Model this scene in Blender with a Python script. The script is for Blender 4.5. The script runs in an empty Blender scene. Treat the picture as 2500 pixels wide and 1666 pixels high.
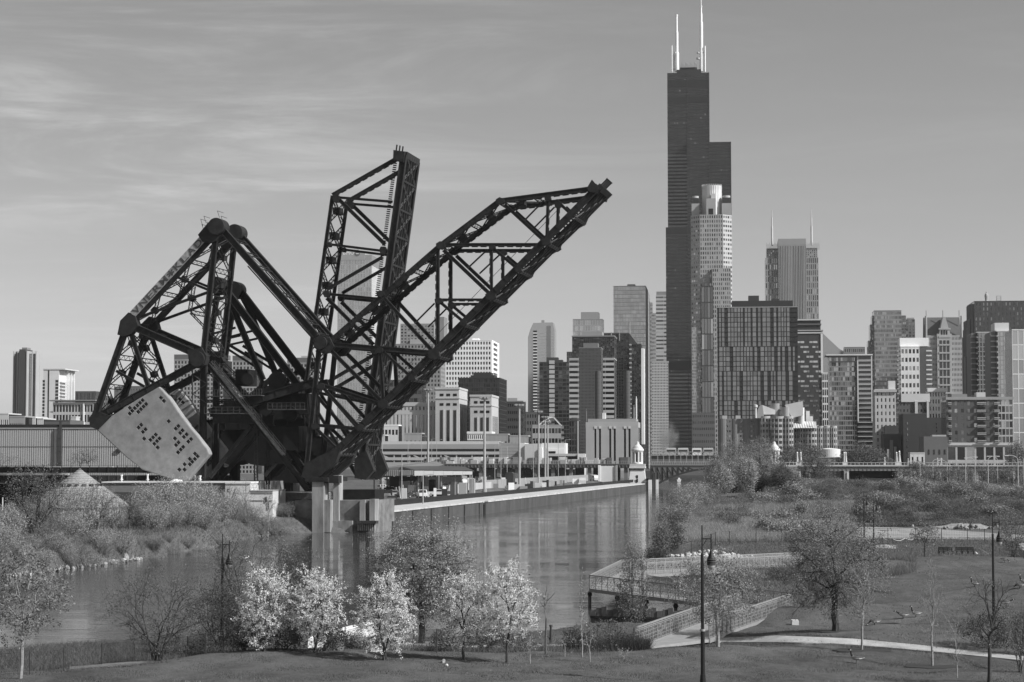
import time as _t; _T0 = _t.time()
import bpy, math, random
import numpy as np
from mathutils import Vector, Matrix
R = math.radians
SC = bpy.context.scene
COL = SC.collection
# ------------------------------------------------------------------ camera
F = 4900.0; HC = 12.0; TH = math.atan(292.0 / F); CT = math.cos(TH); ST = math.sin(TH)
cam_d = bpy.data.cameras.new('camera'); cam = bpy.data.objects.new('camera', cam_d); COL.objects.link(cam)
cam_d.sensor_width = 36.0; cam_d.lens = 36.0 * F / 2500.0; cam_d.clip_start = 1.0; cam_d.clip_end = 30000.0
cam.location = (0, 0, HC); cam.rotation_euler = (math.pi / 2 + TH, 0, 0)
SC.camera = cam
# ------------------------------------------------------------------ light
SUN_AZ = R(-27.0); SUN_EL = R(38.0)          # horizontal direction to the sun measured from +X
sd = Vector((math.cos(SUN_AZ) * math.cos(SUN_EL), math.sin(SUN_AZ) * math.cos(SUN_EL), math.sin(SUN_EL)))
sun_d = bpy.data.lights.new('sun', 'SUN'); sun_d.energy = 4.3; sun_d.angle = R(0.5); sun_d.color = (1, 1, 1)
sun = bpy.data.objects.new('sun', sun_d); COL.objects.link(sun); sun.rotation_euler = sd.to_track_quat('Z', 'Y').to_euler()
sun.location = (60, -60, 90)
W = bpy.data.worlds.new('World'); SC.world = W; W.use_nodes = True
nt = W.node_tree; nt.nodes.clear()
def N(tree, typ, **kw):
    n = tree.nodes.new(typ)
    for k, v in kw.items():
        if k == 'inp':
            for a, b in v.items(): n.inputs[a].default_value = b
        else: setattr(n, k, v)
    return n
L = nt.links.new
sky = N(nt, 'ShaderNodeTexSky', sky_type='NISHITA', sun_disc=False, sun_elevation=SUN_EL,
        sun_rotation=math.atan2(sd.x, sd.y), air_density=1.0, dust_density=1.2, ozone_density=1.0, altitude=180)
sep = N(nt, 'ShaderNodeSeparateColor'); L(sky.outputs[0], sep.inputs[0])
def mth(tree, op, a, b=None, c=None):
    n = tree.nodes.new('ShaderNodeMath'); n.operation = op
    for i, v in enumerate((a, b, c)):
        if v is None: continue
        if isinstance(v, (int, float)): n.inputs[i].default_value = v
        else: tree.links.new(v, n.inputs[i])
    return n.outputs[0]
# black-and-white film behind an orange filter: mostly the red and green of the sky
bw = mth(nt, 'ADD', mth(nt, 'ADD', mth(nt, 'MULTIPLY', sep.outputs[0], 0.95), mth(nt, 'MULTIPLY', sep.outputs[1], 0.08)), mth(nt, 'MULTIPLY', sep.outputs[2], 0.0))
tc = N(nt, 'ShaderNodeTexCoord')
sx = N(nt, 'ShaderNodeSeparateXYZ'); L(tc.outputs['Generated'], sx.inputs[0])
# thin cirrus on a flat layer: direction projected on a plane overhead
zz = mth(nt, 'MAXIMUM', mth(nt, 'ADD', sx.outputs[2], 0.08), 0.02)
cx = mth(nt, 'DIVIDE', sx.outputs[0], zz); cy = mth(nt, 'DIVIDE', sx.outputs[1], zz)
cmb = N(nt, 'ShaderNodeCombineXYZ'); L(cx, cmb.inputs[0]); L(cy, cmb.inputs[1])
mp = N(nt, 'ShaderNodeMapping'); mp.inputs['Rotation'].default_value = (0, 0, R(24)); mp.inputs['Scale'].default_value = (0.9, 1.7, 1)
L(cmb.outputs[0], mp.inputs[0])
n1 = N(nt, 'ShaderNodeTexNoise', inp={'Scale': 0.9, 'Detail': 9.0, 'Roughness': 0.68, 'Distortion': 0.6}); L(mp.outputs[0], n1.inputs['Vector'])
mp2 = N(nt, 'ShaderNodeMapping'); mp2.inputs['Location'].default_value = (1.7, 0.4, 0); mp2.inputs['Scale'].default_value = (0.35, 0.5, 1)
L(cmb.outputs[0], mp2.inputs[0])
n2 = N(nt, 'ShaderNodeTexNoise', inp={'Scale': 0.8, 'Detail': 2.0, 'Roughness': 0.5}); L(mp2.outputs[0], n2.inputs['Vector'])
mr = N(nt, 'ShaderNodeMapRange', interpolation_type='SMOOTHSTEP'); L(n1.outputs[0], mr.inputs[0])
mr.inputs[1].default_value = 0.42; mr.inputs[2].default_value = 0.80; mr.inputs[3].default_value = 0; mr.inputs[4].default_value = 1
mr2 = N(nt, 'ShaderNodeMapRange', interpolation_type='SMOOTHSTEP'); L(n2.outputs[0], mr2.inputs[0])
mr2.inputs[1].default_value = 0.35; mr2.inputs[2].default_value = 0.62; mr2.inputs[3].default_value = 0.35; mr2.inputs[4].default_value = 1
mr3 = N(nt, 'ShaderNodeMapRange', interpolation_type='SMOOTHSTEP'); L(sx.outputs[2], mr3.inputs[0])
mr3.inputs[1].default_value = 0.10; mr3.inputs[2].default_value = 0.23; mr3.inputs[3].default_value = 0.05; mr3.inputs[4].default_value = 1
mr4 = N(nt, 'ShaderNodeMapRange', interpolation_type='SMOOTHSTEP'); L(sx.outputs[0], mr4.inputs[0])
mr4.inputs[1].default_value = 0.10; mr4.inputs[2].default_value = -0.16; mr4.inputs[3].default_value = 0.12; mr4.inputs[4].default_value = 1
cl = mth(nt, 'MULTIPLY', mth(nt, 'MULTIPLY', mr.outputs[0], mr2.outputs[0]), mth(nt, 'MULTIPLY', mr3.outputs[0], mr4.outputs[0]))
cloudy = mth(nt, 'MULTIPLY', bw, mth(nt, 'ADD', 1.0, mth(nt, 'MULTIPLY', cl, 3.1)))
SKY_K = 1.0
bg = N(nt, 'ShaderNodeBackground'); bg.inputs[1].default_value = 0.09
L(cloudy, bg.inputs[0])
wo = N(nt, 'ShaderNodeOutputWorld'); L(bg.outputs[0], wo.inputs[0])
SC.view_settings.view_transform = 'Standard'; SC.view_settings.look = 'None'
SC.view_settings.exposure = 0.42; SC.view_settings.gamma = 1.0; SC.view_settings.use_curve_mapping = False
SC.cycles.max_bounces = 5; SC.cycles.diffuse_bounces = 2; SC.cycles.glossy_bounces = 3; SC.cycles.transparent_max_bounces = 8
SC.cycles.volume_bounces = 2; SC.cycles.volume_step_rate = 4.0
SC.cycles.caustics_reflective = False; SC.cycles.caustics_refractive = False
# ------------------------------------------------------------------ pixel -> place helpers (photo pixels, 2500 wide)
def ray(px, py):
    u = (px - 1250.0) / F; v = (833.0 - py) / F
    return Vector((u, CT - v * ST, ST + v * CT))
def at(px, py, D):
    r = ray(px, py); return Vector((0, 0, HC)) + r * (D / r.y)
def gz(px, py, z=0.0):
    r = ray(px, py); return Vector((0, 0, HC)) + r * ((z - HC) / r.z)
def zat(py, D): return at(1250, py, D).z
# ------------------------------------------------------------------ materials
MATS = {}
def mat(name, v, rough=0.8, metal=0.0, amp=0.12, scale=3.0, bump=0.0, spec=0.3, stretch=None, detail=4.0, coat=0.0, bumpdist=0.05):
    if name in MATS: return MATS[name]
    m = bpy.data.materials.new(name); m.use_nodes = True; t = m.node_tree
    b = t.nodes['Principled BSDF']
    b.inputs['Roughness'].default_value = rough; b.inputs['Metallic'].default_value = metal
    b.inputs['Specular IOR Level'].default_value = spec
    b.inputs['Base Color'].default_value = (v, v, v, 1)
    if amp > 0 or bump > 0:
        tc = t.nodes.new('ShaderNodeTexCoord'); mp = t.nodes.new('ShaderNodeMapping')
        t.links.new(tc.outputs['Object'], mp.inputs[0])
        if stretch: mp.inputs['Scale'].default_value = stretch
        nz = t.nodes.new('ShaderNodeTexNoise'); nz.inputs['Scale'].default_value = scale; nz.inputs['Detail'].default_value = detail
        nz.inputs['Roughness'].default_value = 0.65
        t.links.new(mp.outputs[0], nz.inputs['Vector'])
        if amp > 0:
            r = t.nodes.new('ShaderNodeMapRange'); t.links.new(nz.outputs[0], r.inputs[0])
            r.inputs[1].default_value = 0.3; r.inputs[2].default_value = 0.7
            r.inputs[3].default_value = v * (1 - amp); r.inputs[4].default_value = v * (1 + amp)
            t.links.new(r.outputs[0], b.inputs['Base Color'])
        if bump > 0:
            bp = t.nodes.new('ShaderNodeBump'); bp.inputs['Strength'].default_value = bump; bp.inputs['Distance'].default_value = bumpdist
            t.links.new(nz.outputs[0], bp.inputs['Height']); t.links.new(bp.outputs[0], b.inputs['Normal'])
    MATS[name] = m; return m
STEEL = mat('bridge_steel', 0.022, 0.62, 0, 0.45, 0.9, spec=0.25)
STEELD = mat('dark_steel_and_shade', 0.014, 0.7, 0, 0.4, 0.8, spec=0.2)  # darker steel; also stands for the shade on the rear counterweight
STEELL = mat('bridge_steel_worn', 0.07, 0.6, 0, 0.5, 1.5, spec=0.25)
CONC = mat('counterweight_concrete', 0.27, 0.9, 0, 0.22, 0.7, 0.25, spec=0.2, detail=8)
CONCP = mat('pier_concrete', 0.27, 0.9, 0, 0.50, 0.45, 0.1, spec=0.2, stretch=(1, 1, 0.25), detail=8)
CONCD = mat('stained_concrete', 0.17, 0.9, 0, 0.45, 0.5, 0.1, spec=0.2, detail=8)
WHITE = mat('white_paint', 0.75, 0.6, 0, 0.05, 2.0)
BLACK = mat('black_paint', 0.012, 0.45, 0, 0.1, 2.0, spec=0.35)
DARKM = mat('dark_metal', 0.04, 0.6, 0, 0.3, 1.0)
GALV = mat('galvanised_steel', 0.42, 0.5, 0.3, 0.15, 3.0)
RAILM = mat('railing_metal', 0.27, 0.5, 0.2, 0.15, 3.0)
LIGHTM = mat('light_mast_paint', 0.33, 0.6, 0, 0.1, 1.0)
BARK = mat('bark', 0.055, 0.9, 0, 0.35, 9.0)
BARKP = mat('pale_bark', 0.24, 0.9, 0, 0.3, 9.0)
BARKM = mat('twig_bark', 0.10, 0.9, 0, 0.3, 9.0)
CARG = mat('car_glass', 0.03, 0.08, 0.0, 0, spec=0.6)
TYRE = mat('tyre_rubber', 0.015, 0.9, 0, 0)
def leafmat(name, v, amp=0.35, trans=0.3):
    if name in MATS: return MATS[name]
    m = bpy.data.materials.new(name); m.use_nodes = True; t = m.node_tree; t.nodes.clear()
    geo = t.nodes.new('ShaderNodeNewGeometry')
    r = t.nodes.new('ShaderNodeMapRange'); t.links.new(geo.outputs['Random Per Island'], r.inputs[0])
    r.inputs[3].default_value = v * (1 - amp); r.inputs[4].default_value = v * (1 + amp)
    d = t.nodes.new('ShaderNodeBsdfDiffuse'); tr = t.nodes.new('ShaderNodeBsdfTranslucent'); mx = t.nodes.new('ShaderNodeMixShader')
    t.links.new(r.outputs[0], d.inputs[0]); t.links.new(r.outputs[0], tr.inputs[0])
    mx.inputs[0].default_value = trans; t.links.new(d.outputs[0], mx.inputs[1]); t.links.new(tr.outputs[0], mx.inputs[2])
    o = t.nodes.new('ShaderNodeOutputMaterial'); t.links.new(mx.outputs[0], o.inputs[0]); MATS[name] = m; return m
LEAF = leafmat('spring_leaf', 0.20); LEAFD = leafmat('dark_leaf', 0.09); LEAFP = leafmat('pale_leaf', 0.30)
BLOOM = leafmat('white_blossom', 0.80, 0.12, 0.35)
DRY = leafmat('dry_grass', 0.24, 0.4); BRUSH = leafmat('brush', 0.12, 0.5); GRASSB = leafmat('grass_blade', 0.14, 0.45)
# window glass: coated panes that mirror the sky by different amounts
def glass(name, v, rough=0.12, metal=0.85):
    return mat(name, v, rough, metal, 0, spec=0.5)
GL = [glass('glass_dark', 0.05), glass('glass_mid', 0.14), glass('glass_grey', 0.24), glass('glass_bright', 0.50)]
GLD = [glass('glass_black', 0.02), glass('glass_dark', 0.05), glass('glass_dark2', 0.07), glass('glass_mid', 0.14)]
GLL = [glass('glass_pale', 0.38), glass('glass_pale2', 0.44), glass('glass_pale3', 0.48), glass('glass_pale4', 0.58)]
# ------------------------------------------------------------------ mesh building
def mesh_arrays(name, verts, faces, mats, midx=None, smooth=False):
    """faces: list of numpy int arrays (M,k)."""
    me = bpy.data.meshes.new(name)
    verts = np.asarray(verts, dtype=np.float32)
    me.vertices.add(len(verts)); me.vertices.foreach_set('co', verts.ravel())
    lv = np.concatenate([f.ravel() for f in faces]).astype(np.int32)
    lt = np.concatenate([np.full(len(f), f.shape[1], np.int32) for f in faces])
    ls = np.concatenate([[0], np.cumsum(lt)[:-1]]).astype(np.int32)
    me.loops.add(len(lv)); me.loops.foreach_set('vertex_index', lv)
    me.polygons.add(len(lt)); me.polygons.foreach_set('loop_start', ls); me.polygons.foreach_set('loop_total', lt)
    if midx is not None: me.polygons.foreach_set('material_index', np.asarray(midx, np.int32))
    me.polygons.foreach_set('use_smooth', np.full(len(lt), bool(smooth)))
    for m in (mats if isinstance(mats, (list, tuple)) else [mats]): me.materials.append(m)
    me.update(calc_edges=True); return me
def tag(o, label=None, cat=None, group=None, kind=None):
    if label: o['label'] = label
    if cat: o['category'] = cat
    if group: o['group'] = group
    if kind: o['kind'] = kind
    return o
def link(name, data, parent=None, **kw):
    o = bpy.data.objects.new(name, data); COL.objects.link(o)
    if parent is not None:
        o.parent = parent
    return tag(o, **kw)
def thing(name, label, cat, loc=(0, 0, 0), rz=0.0, group=None):
    o = bpy.data.objects.new(name, None); COL.objects.link(o); o.location = loc; o.rotation_euler = (0, 0, rz)
    o.empty_display_size = 0.5
    return tag(o, label, cat, group)
def copy_tree(o, parent=None):
    c = o.copy(); COL.objects.link(c)
    if parent is not None: c.parent = parent
    for ch in list(o.children): copy_tree(ch, c)
    return c
BOXF = np.array([[0, 1, 3, 2], [4, 6, 7, 5], [0, 4, 5, 1], [2, 3, 7, 6], [0, 2, 6, 4], [1, 5, 7, 3]])
class MB:
    def __init__(s): s.v = []; s.f = []; s.m = []; s.n = 0; s.bm = []
    def add(s, verts, faces, mi=0):
        verts = np.asarray(verts, float).reshape(-1, 3); by = {}
        for f in faces: by.setdefault(len(f), []).append(f)
        for k, fs in by.items():
            s.f.append(np.array(fs) + s.n); s.m.append(np.full(len(fs), mi))
        s.v.append(verts); s.n += len(verts)
    def obox(s, o, a, b, c, mi=0):
        o, a, b, c = [np.array(x, float) for x in (o, a, b, c)]
        if np.dot(np.cross(a, b), c) < 0: a, b = b, a
        vs = [o + i * a + j * b + k * c for i in (0, 1) for j in (0, 1) for k in (0, 1)]
        s.add(vs, BOXF, mi)
    def box(s, x0, x1, y0, y1, z0, z1, mi=0): s.obox((x0, y0, z0), (x1 - x0, 0, 0), (0, y1 - y0, 0), (0, 0, z1 - z0), mi)
    def beam(s, p0, p1, w, h, up=(0, 0, 1), mi=0): s.bm.append((*p0, *p1, w, h, *up, mi)); return s
    def flush(s):
        if not s.bm: return
        B = np.array(s.bm, float); s.bm = []
        p0 = B[:, 0:3]; p1 = B[:, 3:6]; d = p1 - p0; l = np.linalg.norm(d, axis=1, keepdims=True); d = d / np.maximum(l, 1e-9)
        up = B[:, 8:11]; a = np.cross(d, up); la = np.linalg.norm(a, axis=1, keepdims=True)
        bad = la[:, 0] < 1e-4
        if bad.any():
            a[bad] = np.cross(d[bad], np.array([0.31, 0.95, 0.02])); la = np.linalg.norm(a, axis=1, keepdims=True)
        a /= la; b = np.cross(a, d)
        a = a * B[:, 6:7] / 2; b = b * B[:, 7:8] / 2
        V = np.stack([p0 - a - b, p0 - a + b, p0 + a - b, p0 + a + b, p1 - a - b, p1 - a + b, p1 + a - b, p1 + a + b], 1)
        Fb = np.array([[0, 2, 3, 1], [4, 5, 7, 6], [0, 1, 5, 4], [2, 6, 7, 3], [0, 4, 6, 2], [1, 3, 7, 5]])
        n = len(B); fs = (Fb[None] + (np.arange(n) * 8)[:, None, None]).reshape(-1, 4) + s.n
        s.v.append(V.reshape(-1, 3)); s.f.append(fs); s.m.append(np.repeat(B[:, 11].astype(int), 6)); s.n += 8 * n
    def prism(s, pts, vec, mi=0):
        """polygon (list of 3D) extruded by vec"""
        P = [np.array(p, float) for p in pts]; k = len(P); vec = np.array(vec, float)
        nrm = sum(np.cross(P[i] - P[0], P[(i + 1) % k] - P[0]) for i in range(1, k - 1))
        if np.dot(nrm, vec) > 0: P = P[::-1]
        vs = P + [p + vec for p in P]
        fs = [tuple(range(k)), tuple(range(2 * k - 1, k - 1, -1))] + [((i + 1) % k, i, i + k, (i + 1) % k + k) for i in range(k)]
        s.add(vs, fs, mi)
    def cyl(s, p0, p1, r0, r1=None, n=12, mi=0, cap=True):
        r1 = r0 if r1 is None else r1
        p0 = np.array(p0, float); p1 = np.array(p1, float); d = p1 - p0; d /= max(np.linalg.norm(d), 1e-9)
        a = np.cross(d, [0, 0, 1.0]) if abs(d[2]) < 0.9 else np.cross(d, [1.0, 0, 0]); a /= np.linalg.norm(a); b = np.cross(d, a)
        t = np.arange(n) * 2 * np.pi / n
        c = np.cos(t)[:, None] * a + np.sin(t)[:, None] * b
        vs = np.concatenate([p0 + c * r0, p1 + c * r1])
        fs = [(i, (i + 1) % n, (i + 1) % n + n, i + n) for i in range(n)]
        if cap: fs += [tuple(range(n - 1, -1, -1)), tuple(range(n, 2 * n))]
        s.add(vs, fs, mi)
    def lathe(s, c, prof, n=16, mi=0):
        """prof: list of (r,z)"""
        t = np.arange(n) * 2 * np.pi / n; vs = []
        for r, z in prof: vs += [(c[0] + r * math.cos(x), c[1] + r * math.sin(x), c[2] + z) for x in t]
        fs = []
        for j in range(len(prof) - 1):
            fs += [(j * n + i, j * n + (i + 1) % n, (j + 1) * n + (i + 1) % n, (j + 1) * n + i) for i in range(n)]
        fs += [tuple(range(n - 1, -1, -1)), tuple(range((len(prof) - 1) * n, len(prof) * n))]
        s.add(vs, fs, mi)
    def mesh(s, name, mats, smooth=False):
        s.flush()
        V = np.concatenate(s.v)
        return mesh_arrays(name, V, s.f, mats, np.concatenate(s.m), smooth)
    def build(s, name, mats, parent=None, smooth=False, origin=None, **kw):
        s.flush()
        if origin is not None: s.v = [v - np.array(origin) for v in s.v]
        me = s.mesh(name, mats, smooth)
        o = link(name, me, parent, **kw)
        if origin is not None: o.location = origin
        return o
    def empty(s): return s.n == 0 and not s.bm
rnd = random.Random(7)
rng = np.random.default_rng(7)
# ------------------------------------------------------------------ river plan and terrain
def P2(px, py, z=0.0):
    p = gz(px, py, z); return (p.x, p.y)
near_bank = [P2(-500, 1650), P2(0, 1612), P2(250, 1590), P2(500, 1566), P2(750, 1556), P2(950, 1568), P2(1100, 1566), P2(1300, 1560),
             P2(1450, 1552), P2(1600, 1560), P2(1730, 1545), P2(1800, 1512), P2(1790, 1475), P2(1720, 1440), P2(1640, 1398), P2(1590, 1380),
             P2(1572, 1350), P2(1568, 1320), P2(1590, 1290), P2(1640, 1252), P2(1652, 1220), P2(1690, 1200), P2(1760, 1180), P2(1790, 1160)]
far_bank = [P2(1570, 1160), P2(1575, 1187), P2(1400, 1205.5), P2(1200, 1237), P2(1085, 1262), P2(915, 1291), P2(895, 1302), P2(765, 1302), P2(700, 1304),
            P2(640, 1313), P2(540, 1338), P2(320, 1372), P2(100, 1402), P2(0, 1412), P2(-600, 1470)]
RIV = np.array(near_bank + far_bank)
def sdist(X, Y):
    """signed distance to the river edge, + on land"""
    P = np.stack([X, Y], -1); A = RIV; B = np.roll(RIV, -1, 0)
    d = np.full(X.shape, 1e9); ins = np.zeros(X.shape, bool)
    for a, b in zip(A, B):
        ab = b - a; t = np.clip(((P - a) @ ab) / (ab @ ab), 0, 1)
        d = np.minimum(d, np.linalg.norm(P - a - t[..., None] * ab, axis=-1))
        c = ((a[1] > Y) != (b[1] > Y)) & (X < (b[0] - a[0]) * (Y - a[1]) / (b[1] - a[1] + 1e-12) + a[0])
        ins ^= c
    return np.where(ins, -d, d)
CP = []
def cp(px, py, D): p = at(px, py, D); CP.append((p.x, p.y, p.z))
def cz(px, D, z): p = at(px, 1125, D); CP.append((p.x, p.y, z))
for a in [(57, 1655, 98), (390, 1622, 103), (655, 1592, 108), (765, 1592, 108), (937, 1612, 105), (1142, 1612, 106), (1235, 1617, 105),
          (1293, 1622, 104), (1378, 1606, 107), (1438, 1617, 105), (1520, 1608, 107), (1750, 1578, 112), (2040, 1546, 120), (2099, 1589, 114),
          (2272, 1628, 107), (1650, 1600, 108), (1900, 1600, 110), (2400, 1600, 112), (300, 1655, 97), (800, 1650, 96), (1300, 1655, 96),
          (1700, 1665, 95), (2200, 1665, 96), (2480, 1660, 96), (2100, 1480, 140), (2300, 1480, 142), (2480, 1470, 142), (2150, 1410, 168), (2350, 1400, 170),
          (2480, 1410, 168), (2200, 1366, 188), (2350, 1363, 190), (2490, 1385, 182)]: cp(*a)
for a in [(0, 108, 0.8), (250, 112, 0.7), (500, 116, 0.7), (750, 118, 0.6), (1032, 130, 0.46), (1300, 120, 0.7), (1500, 118, 0.8),
          (1700, 118, 0.9), (1950, 130, 1.2), (1960, 150, 1.2), (2000, 175, 1.2), (1930, 200, 1.3), (1750, 215, 1.2), (2200, 215, 1.4), (2450, 215, 1.5),
          (1650, 240, 1.0), (1800, 240, 1.2), (2000, 240, 1.2), (2300, 240, 1.2), (2500, 240, 1.2), (1700, 270, 1.4), (2100, 280, 1.2), (2350, 280, 1.3), (2520, 280, 1.3),
          (1700, 300, 2.0), (1900, 300, 2.2), (2100, 315, 1.5), (2300, 315, 1.6), (2500, 310, 1.8),
          (1750, 360, 3.4), (1950, 360, 4.4), (2150, 360, 4.6), (2350, 360, 4.4), (2500, 360, 4.6),
          (1750, 430, 4.0), (1950, 420, 6.4), (2100, 420, 6.6), (2300, 420, 6.0), (2500, 420, 5.2),
          (1950, 500, 6.9), (2100, 500, 6.6), (2300, 520, 5.8), (2500, 520, 4.2), (1800, 520, 4.2),
          (1900, 650, 4.5), (2200, 650, 4.5), (2500, 650, 3.0), (1800, 800, 4.0), (2200, 850, 3.5), (2500, 850, 3.0), (2000, 1000, 3.0),
          (0, 235, 2.0), (100, 260, 2.8), (300, 260, 2.6), (300, 300, 3.0), (500, 300, 2.8), (600, 310, 3.0), (700, 345, 2.6), (0, 300, 3.0), (0, 400, 3.0),
          (500, 360, 3.0), (200, 500, 3.0), (800, 420, 2.6), (700, 500, 2.8), (1000, 500, 2.86), (1200, 700, 2.86), (1100, 900, 2.86), (700, 900, 3), (1400, 1000, 2.86), (0, 900, 3),
          (-200, 98, 1.2), (-300, 110, .6), (2700, 100, 2.2), (2700, 150, 3.4), (2750, 300, 2), (2700, 450, 5), (1250, 80, 1.8), (300, 80, 1.6), (2200, 80, 1.8)]: cz(*a)
CP = np.array(CP)
def terrain(X, Y):
    X = np.asarray(X, float); Y = np.asarray(Y, float)
    num = np.zeros(X.shape); den = np.zeros(X.shape)
    for x, y, z in CP:
        s = 0.06 * y
        q = ((X - x) ** 2 + (Y - y) ** 2) / (s * s)
        w = 1.0 / (0.02 + q) ** 2
        num += w * z; den += w
    h = num / den
    far = np.clip((Y - 900) / 300, 0, 1); h = h * (1 - far) + 2.9 * far
    sd_ = sdist(X, Y)
    wdt = np.clip(0.02 * Y, 1.5, 9)
    k = np.clip((sd_ + 0.6) / wdt, 0, 1); k = k * k * (3 - 2 * k)
    out = -1.6 + (h + 1.6) * k
    behind = Y > 1500
    return np.where(behind, 2.9, out)
us = np.concatenate([np.linspace(-3.0, -0.5, 14)[:-1], np.linspace(-0.5, -0.30, 14)[:-1], np.linspace(-0.30, 0.30, 300), np.linspace(0.30, 0.5, 14)[1:], np.linspace(0.5, 3.0, 14)[1:]])
ds = np.concatenate([np.linspace(20, 84, 10)[:-1], 84 * (1000 / 84) ** np.linspace(0, 1, 360), np.array([1050, 1150, 1300, 1500, 1500.5, 2000, 3500, 7000, 14000])])
UU, DD = np.meshgrid(us, ds); XX = UU * DD; ZZ = terrain(XX, DD); ZG = ZZ.copy()
import bisect
USL = us.tolist(); DSL = ds.tolist()
def tz(x, y):
    """height of the ground at a point, from the terrain grid"""
    y = min(max(y, 20.1), 13999); u = min(max(x / y, -2.999), 2.999)
    i = bisect.bisect_right(DSL, y) - 1; j = bisect.bisect_right(USL, u) - 1
    a = (y - DSL[i]) / (DSL[i + 1] - DSL[i]); b = (u - USL[j]) / (USL[j + 1] - USL[j])
    return float((ZG[i, j] * (1 - b) + ZG[i, j + 1] * b) * (1 - a) + (ZG[i + 1, j] * (1 - b) + ZG[i + 1, j + 1] * b) * a)
def tzv(X, Y):
    Y = np.clip(Y, 20.1, 13999); U = np.clip(X / Y, -2.999, 2.999)
    i = np.searchsorted(ds, Y, 'right') - 1; j = np.searchsorted(us, U, 'right') - 1
    a = (Y - ds[i]) / (ds[i + 1] - ds[i]); b = (U - us[j]) / (us[j + 1] - us[j])
    return (ZG[i, j] * (1 - b) + ZG[i, j + 1] * b) * (1 - a) + (ZG[i + 1, j] * (1 - b) + ZG[i + 1, j + 1] * b) * a
def seat(px, D, lift=0.0):
    p = at(px, 1125, D); return Vector((p.x, p.y, tz(p.x, p.y) + lift))
# small unevenness of the soil
ZZ = ZZ + np.where(ZZ > 0.3, 0.05 * np.sin(XX * 1.3 + 0.7 * np.sin(DD * .9)) * np.sin(DD * 0.8 + XX * .3), 0)
nr, nc = XX.shape
idx = np.arange(nr * nc).reshape(nr, nc)
gq = np.stack([idx[:-1, :-1], idx[:-1, 1:], idx[1:, 1:], idx[1:, :-1]], -1).reshape(-1, 4)
# ground material: lawn / rough grass / bare earth by noise and by place
gm = bpy.data.materials.new('lawn_and_soil'); gm.use_nodes = True; t = gm.node_tree; bs = t.nodes['Principled BSDF']
bs.inputs['Roughness'].default_value = 0.95; bs.inputs['Specular IOR Level'].default_value = 0.1
tcn = t.nodes.new('ShaderNodeTexCoord')
def noise_(scale, det=5, rg=0.6, st=None):
    n = t.nodes.new('ShaderNodeTexNoise'); n.inputs['Scale'].default_value = scale; n.inputs['Detail'].default_value = det; n.inputs['Roughness'].default_value = rg
    if st:
        m_ = t.nodes.new('ShaderNodeMapping'); m_.inputs['Scale'].default_value = st; t.links.new(tcn.outputs['Object'], m_.inputs[0]); t.links.new(m_.outputs[0], n.inputs['Vector'])
    else: t.links.new(tcn.outputs['Object'], n.inputs['Vector'])
    return n.outputs[0]
a1 = noise_(0.22, 6, 0.6, (1, 0.5, 1)); a2 = noise_(6.0, 5, 0.75); a3 = noise_(1.4, 5, 0.65, (1, 0.6, 1))
s1 = mth(t, 'ADD', mth(t, 'MULTIPLY', a1, 0.5), mth(t, 'ADD', mth(t, 'MULTIPLY', a2, 0.35), mth(t, 'MULTIPLY', a3, 0.35)))
mr_ = t.nodes.new('ShaderNodeMapRange'); t.links.new(s1, mr_.inputs[0])
mr_.inputs[1].default_value = 0.38; mr_.inputs[2].default_value = 0.82; mr_.inputs[3].default_value = 0.035; mr_.inputs[4].default_value = 0.175
t.links.new(mr_.outputs[0], bs.inputs['Base Color'])
bp_ = t.nodes.new('ShaderNodeBump'); bp_.inputs['Strength'].default_value = 0.9; bp_.inputs['Distance'].default_value = 0.12
t.links.new(a2, bp_.inputs['Height']); t.links.new(bp_.outputs[0], bs.inputs['Normal'])
link('ground', mesh_arrays('ground', np.stack([XX, DD, ZZ], -1).reshape(-1, 3), [gq], gm, smooth=True), kind='structure')
# ------------------------------------------------------------------ water
wm = bpy.data.materials.new('river_water'); wm.use_nodes = True; t = wm.node_tree; bs = t.nodes['Principled BSDF']
bs.inputs['Base Color'].default_value = (0.055, 0.055, 0.055, 1); bs.inputs['Roughness'].default_value = 0.07
bs.inputs['IOR'].default_value = 1.33; bs.inputs['Specular IOR Level'].default_value = 0.5
tcn = t.nodes.new('ShaderNodeTexCoord')
w1 = noise_(0.9, 4, 0.55, (0.35, 1.0, 1)); w2 = noise_(0.05, 3, 0.6, (0.6, 1.0, 1)); w3 = noise_(0.12, 3, 0.5, (0.5, 1, 1))
am = t.nodes.new('ShaderNodeMapRange'); t.links.new(w2, am.inputs[0]); am.interpolation_type = 'SMOOTHSTEP'
am.inputs[1].default_value = 0.40; am.inputs[2].default_value = 0.62; am.inputs[3].default_value = 0.2; am.inputs[4].default_value = 1.5
hh = mth(t, 'ADD', mth(t, 'MULTIPLY', w1, am.outputs[0]), mth(t, 'MULTIPLY', w3, 0.5))
bp_ = t.nodes.new('ShaderNodeBump'); bp_.inputs['Strength'].default_value = 0.34; bp_.inputs['Distance'].default_value = 0.10
t.links.new(hh, bp_.inputs['Height']); t.links.new(bp_.outputs[0], bs.inputs['Normal'])
wb = MB(); wb.add([(-250, -40, 0), (400, -40, 0), (500, 1500, 0), (-250, 1500, 0)], [(0, 1, 2, 3)])
wb.build('river_water', wm, kind='structure')
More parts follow.
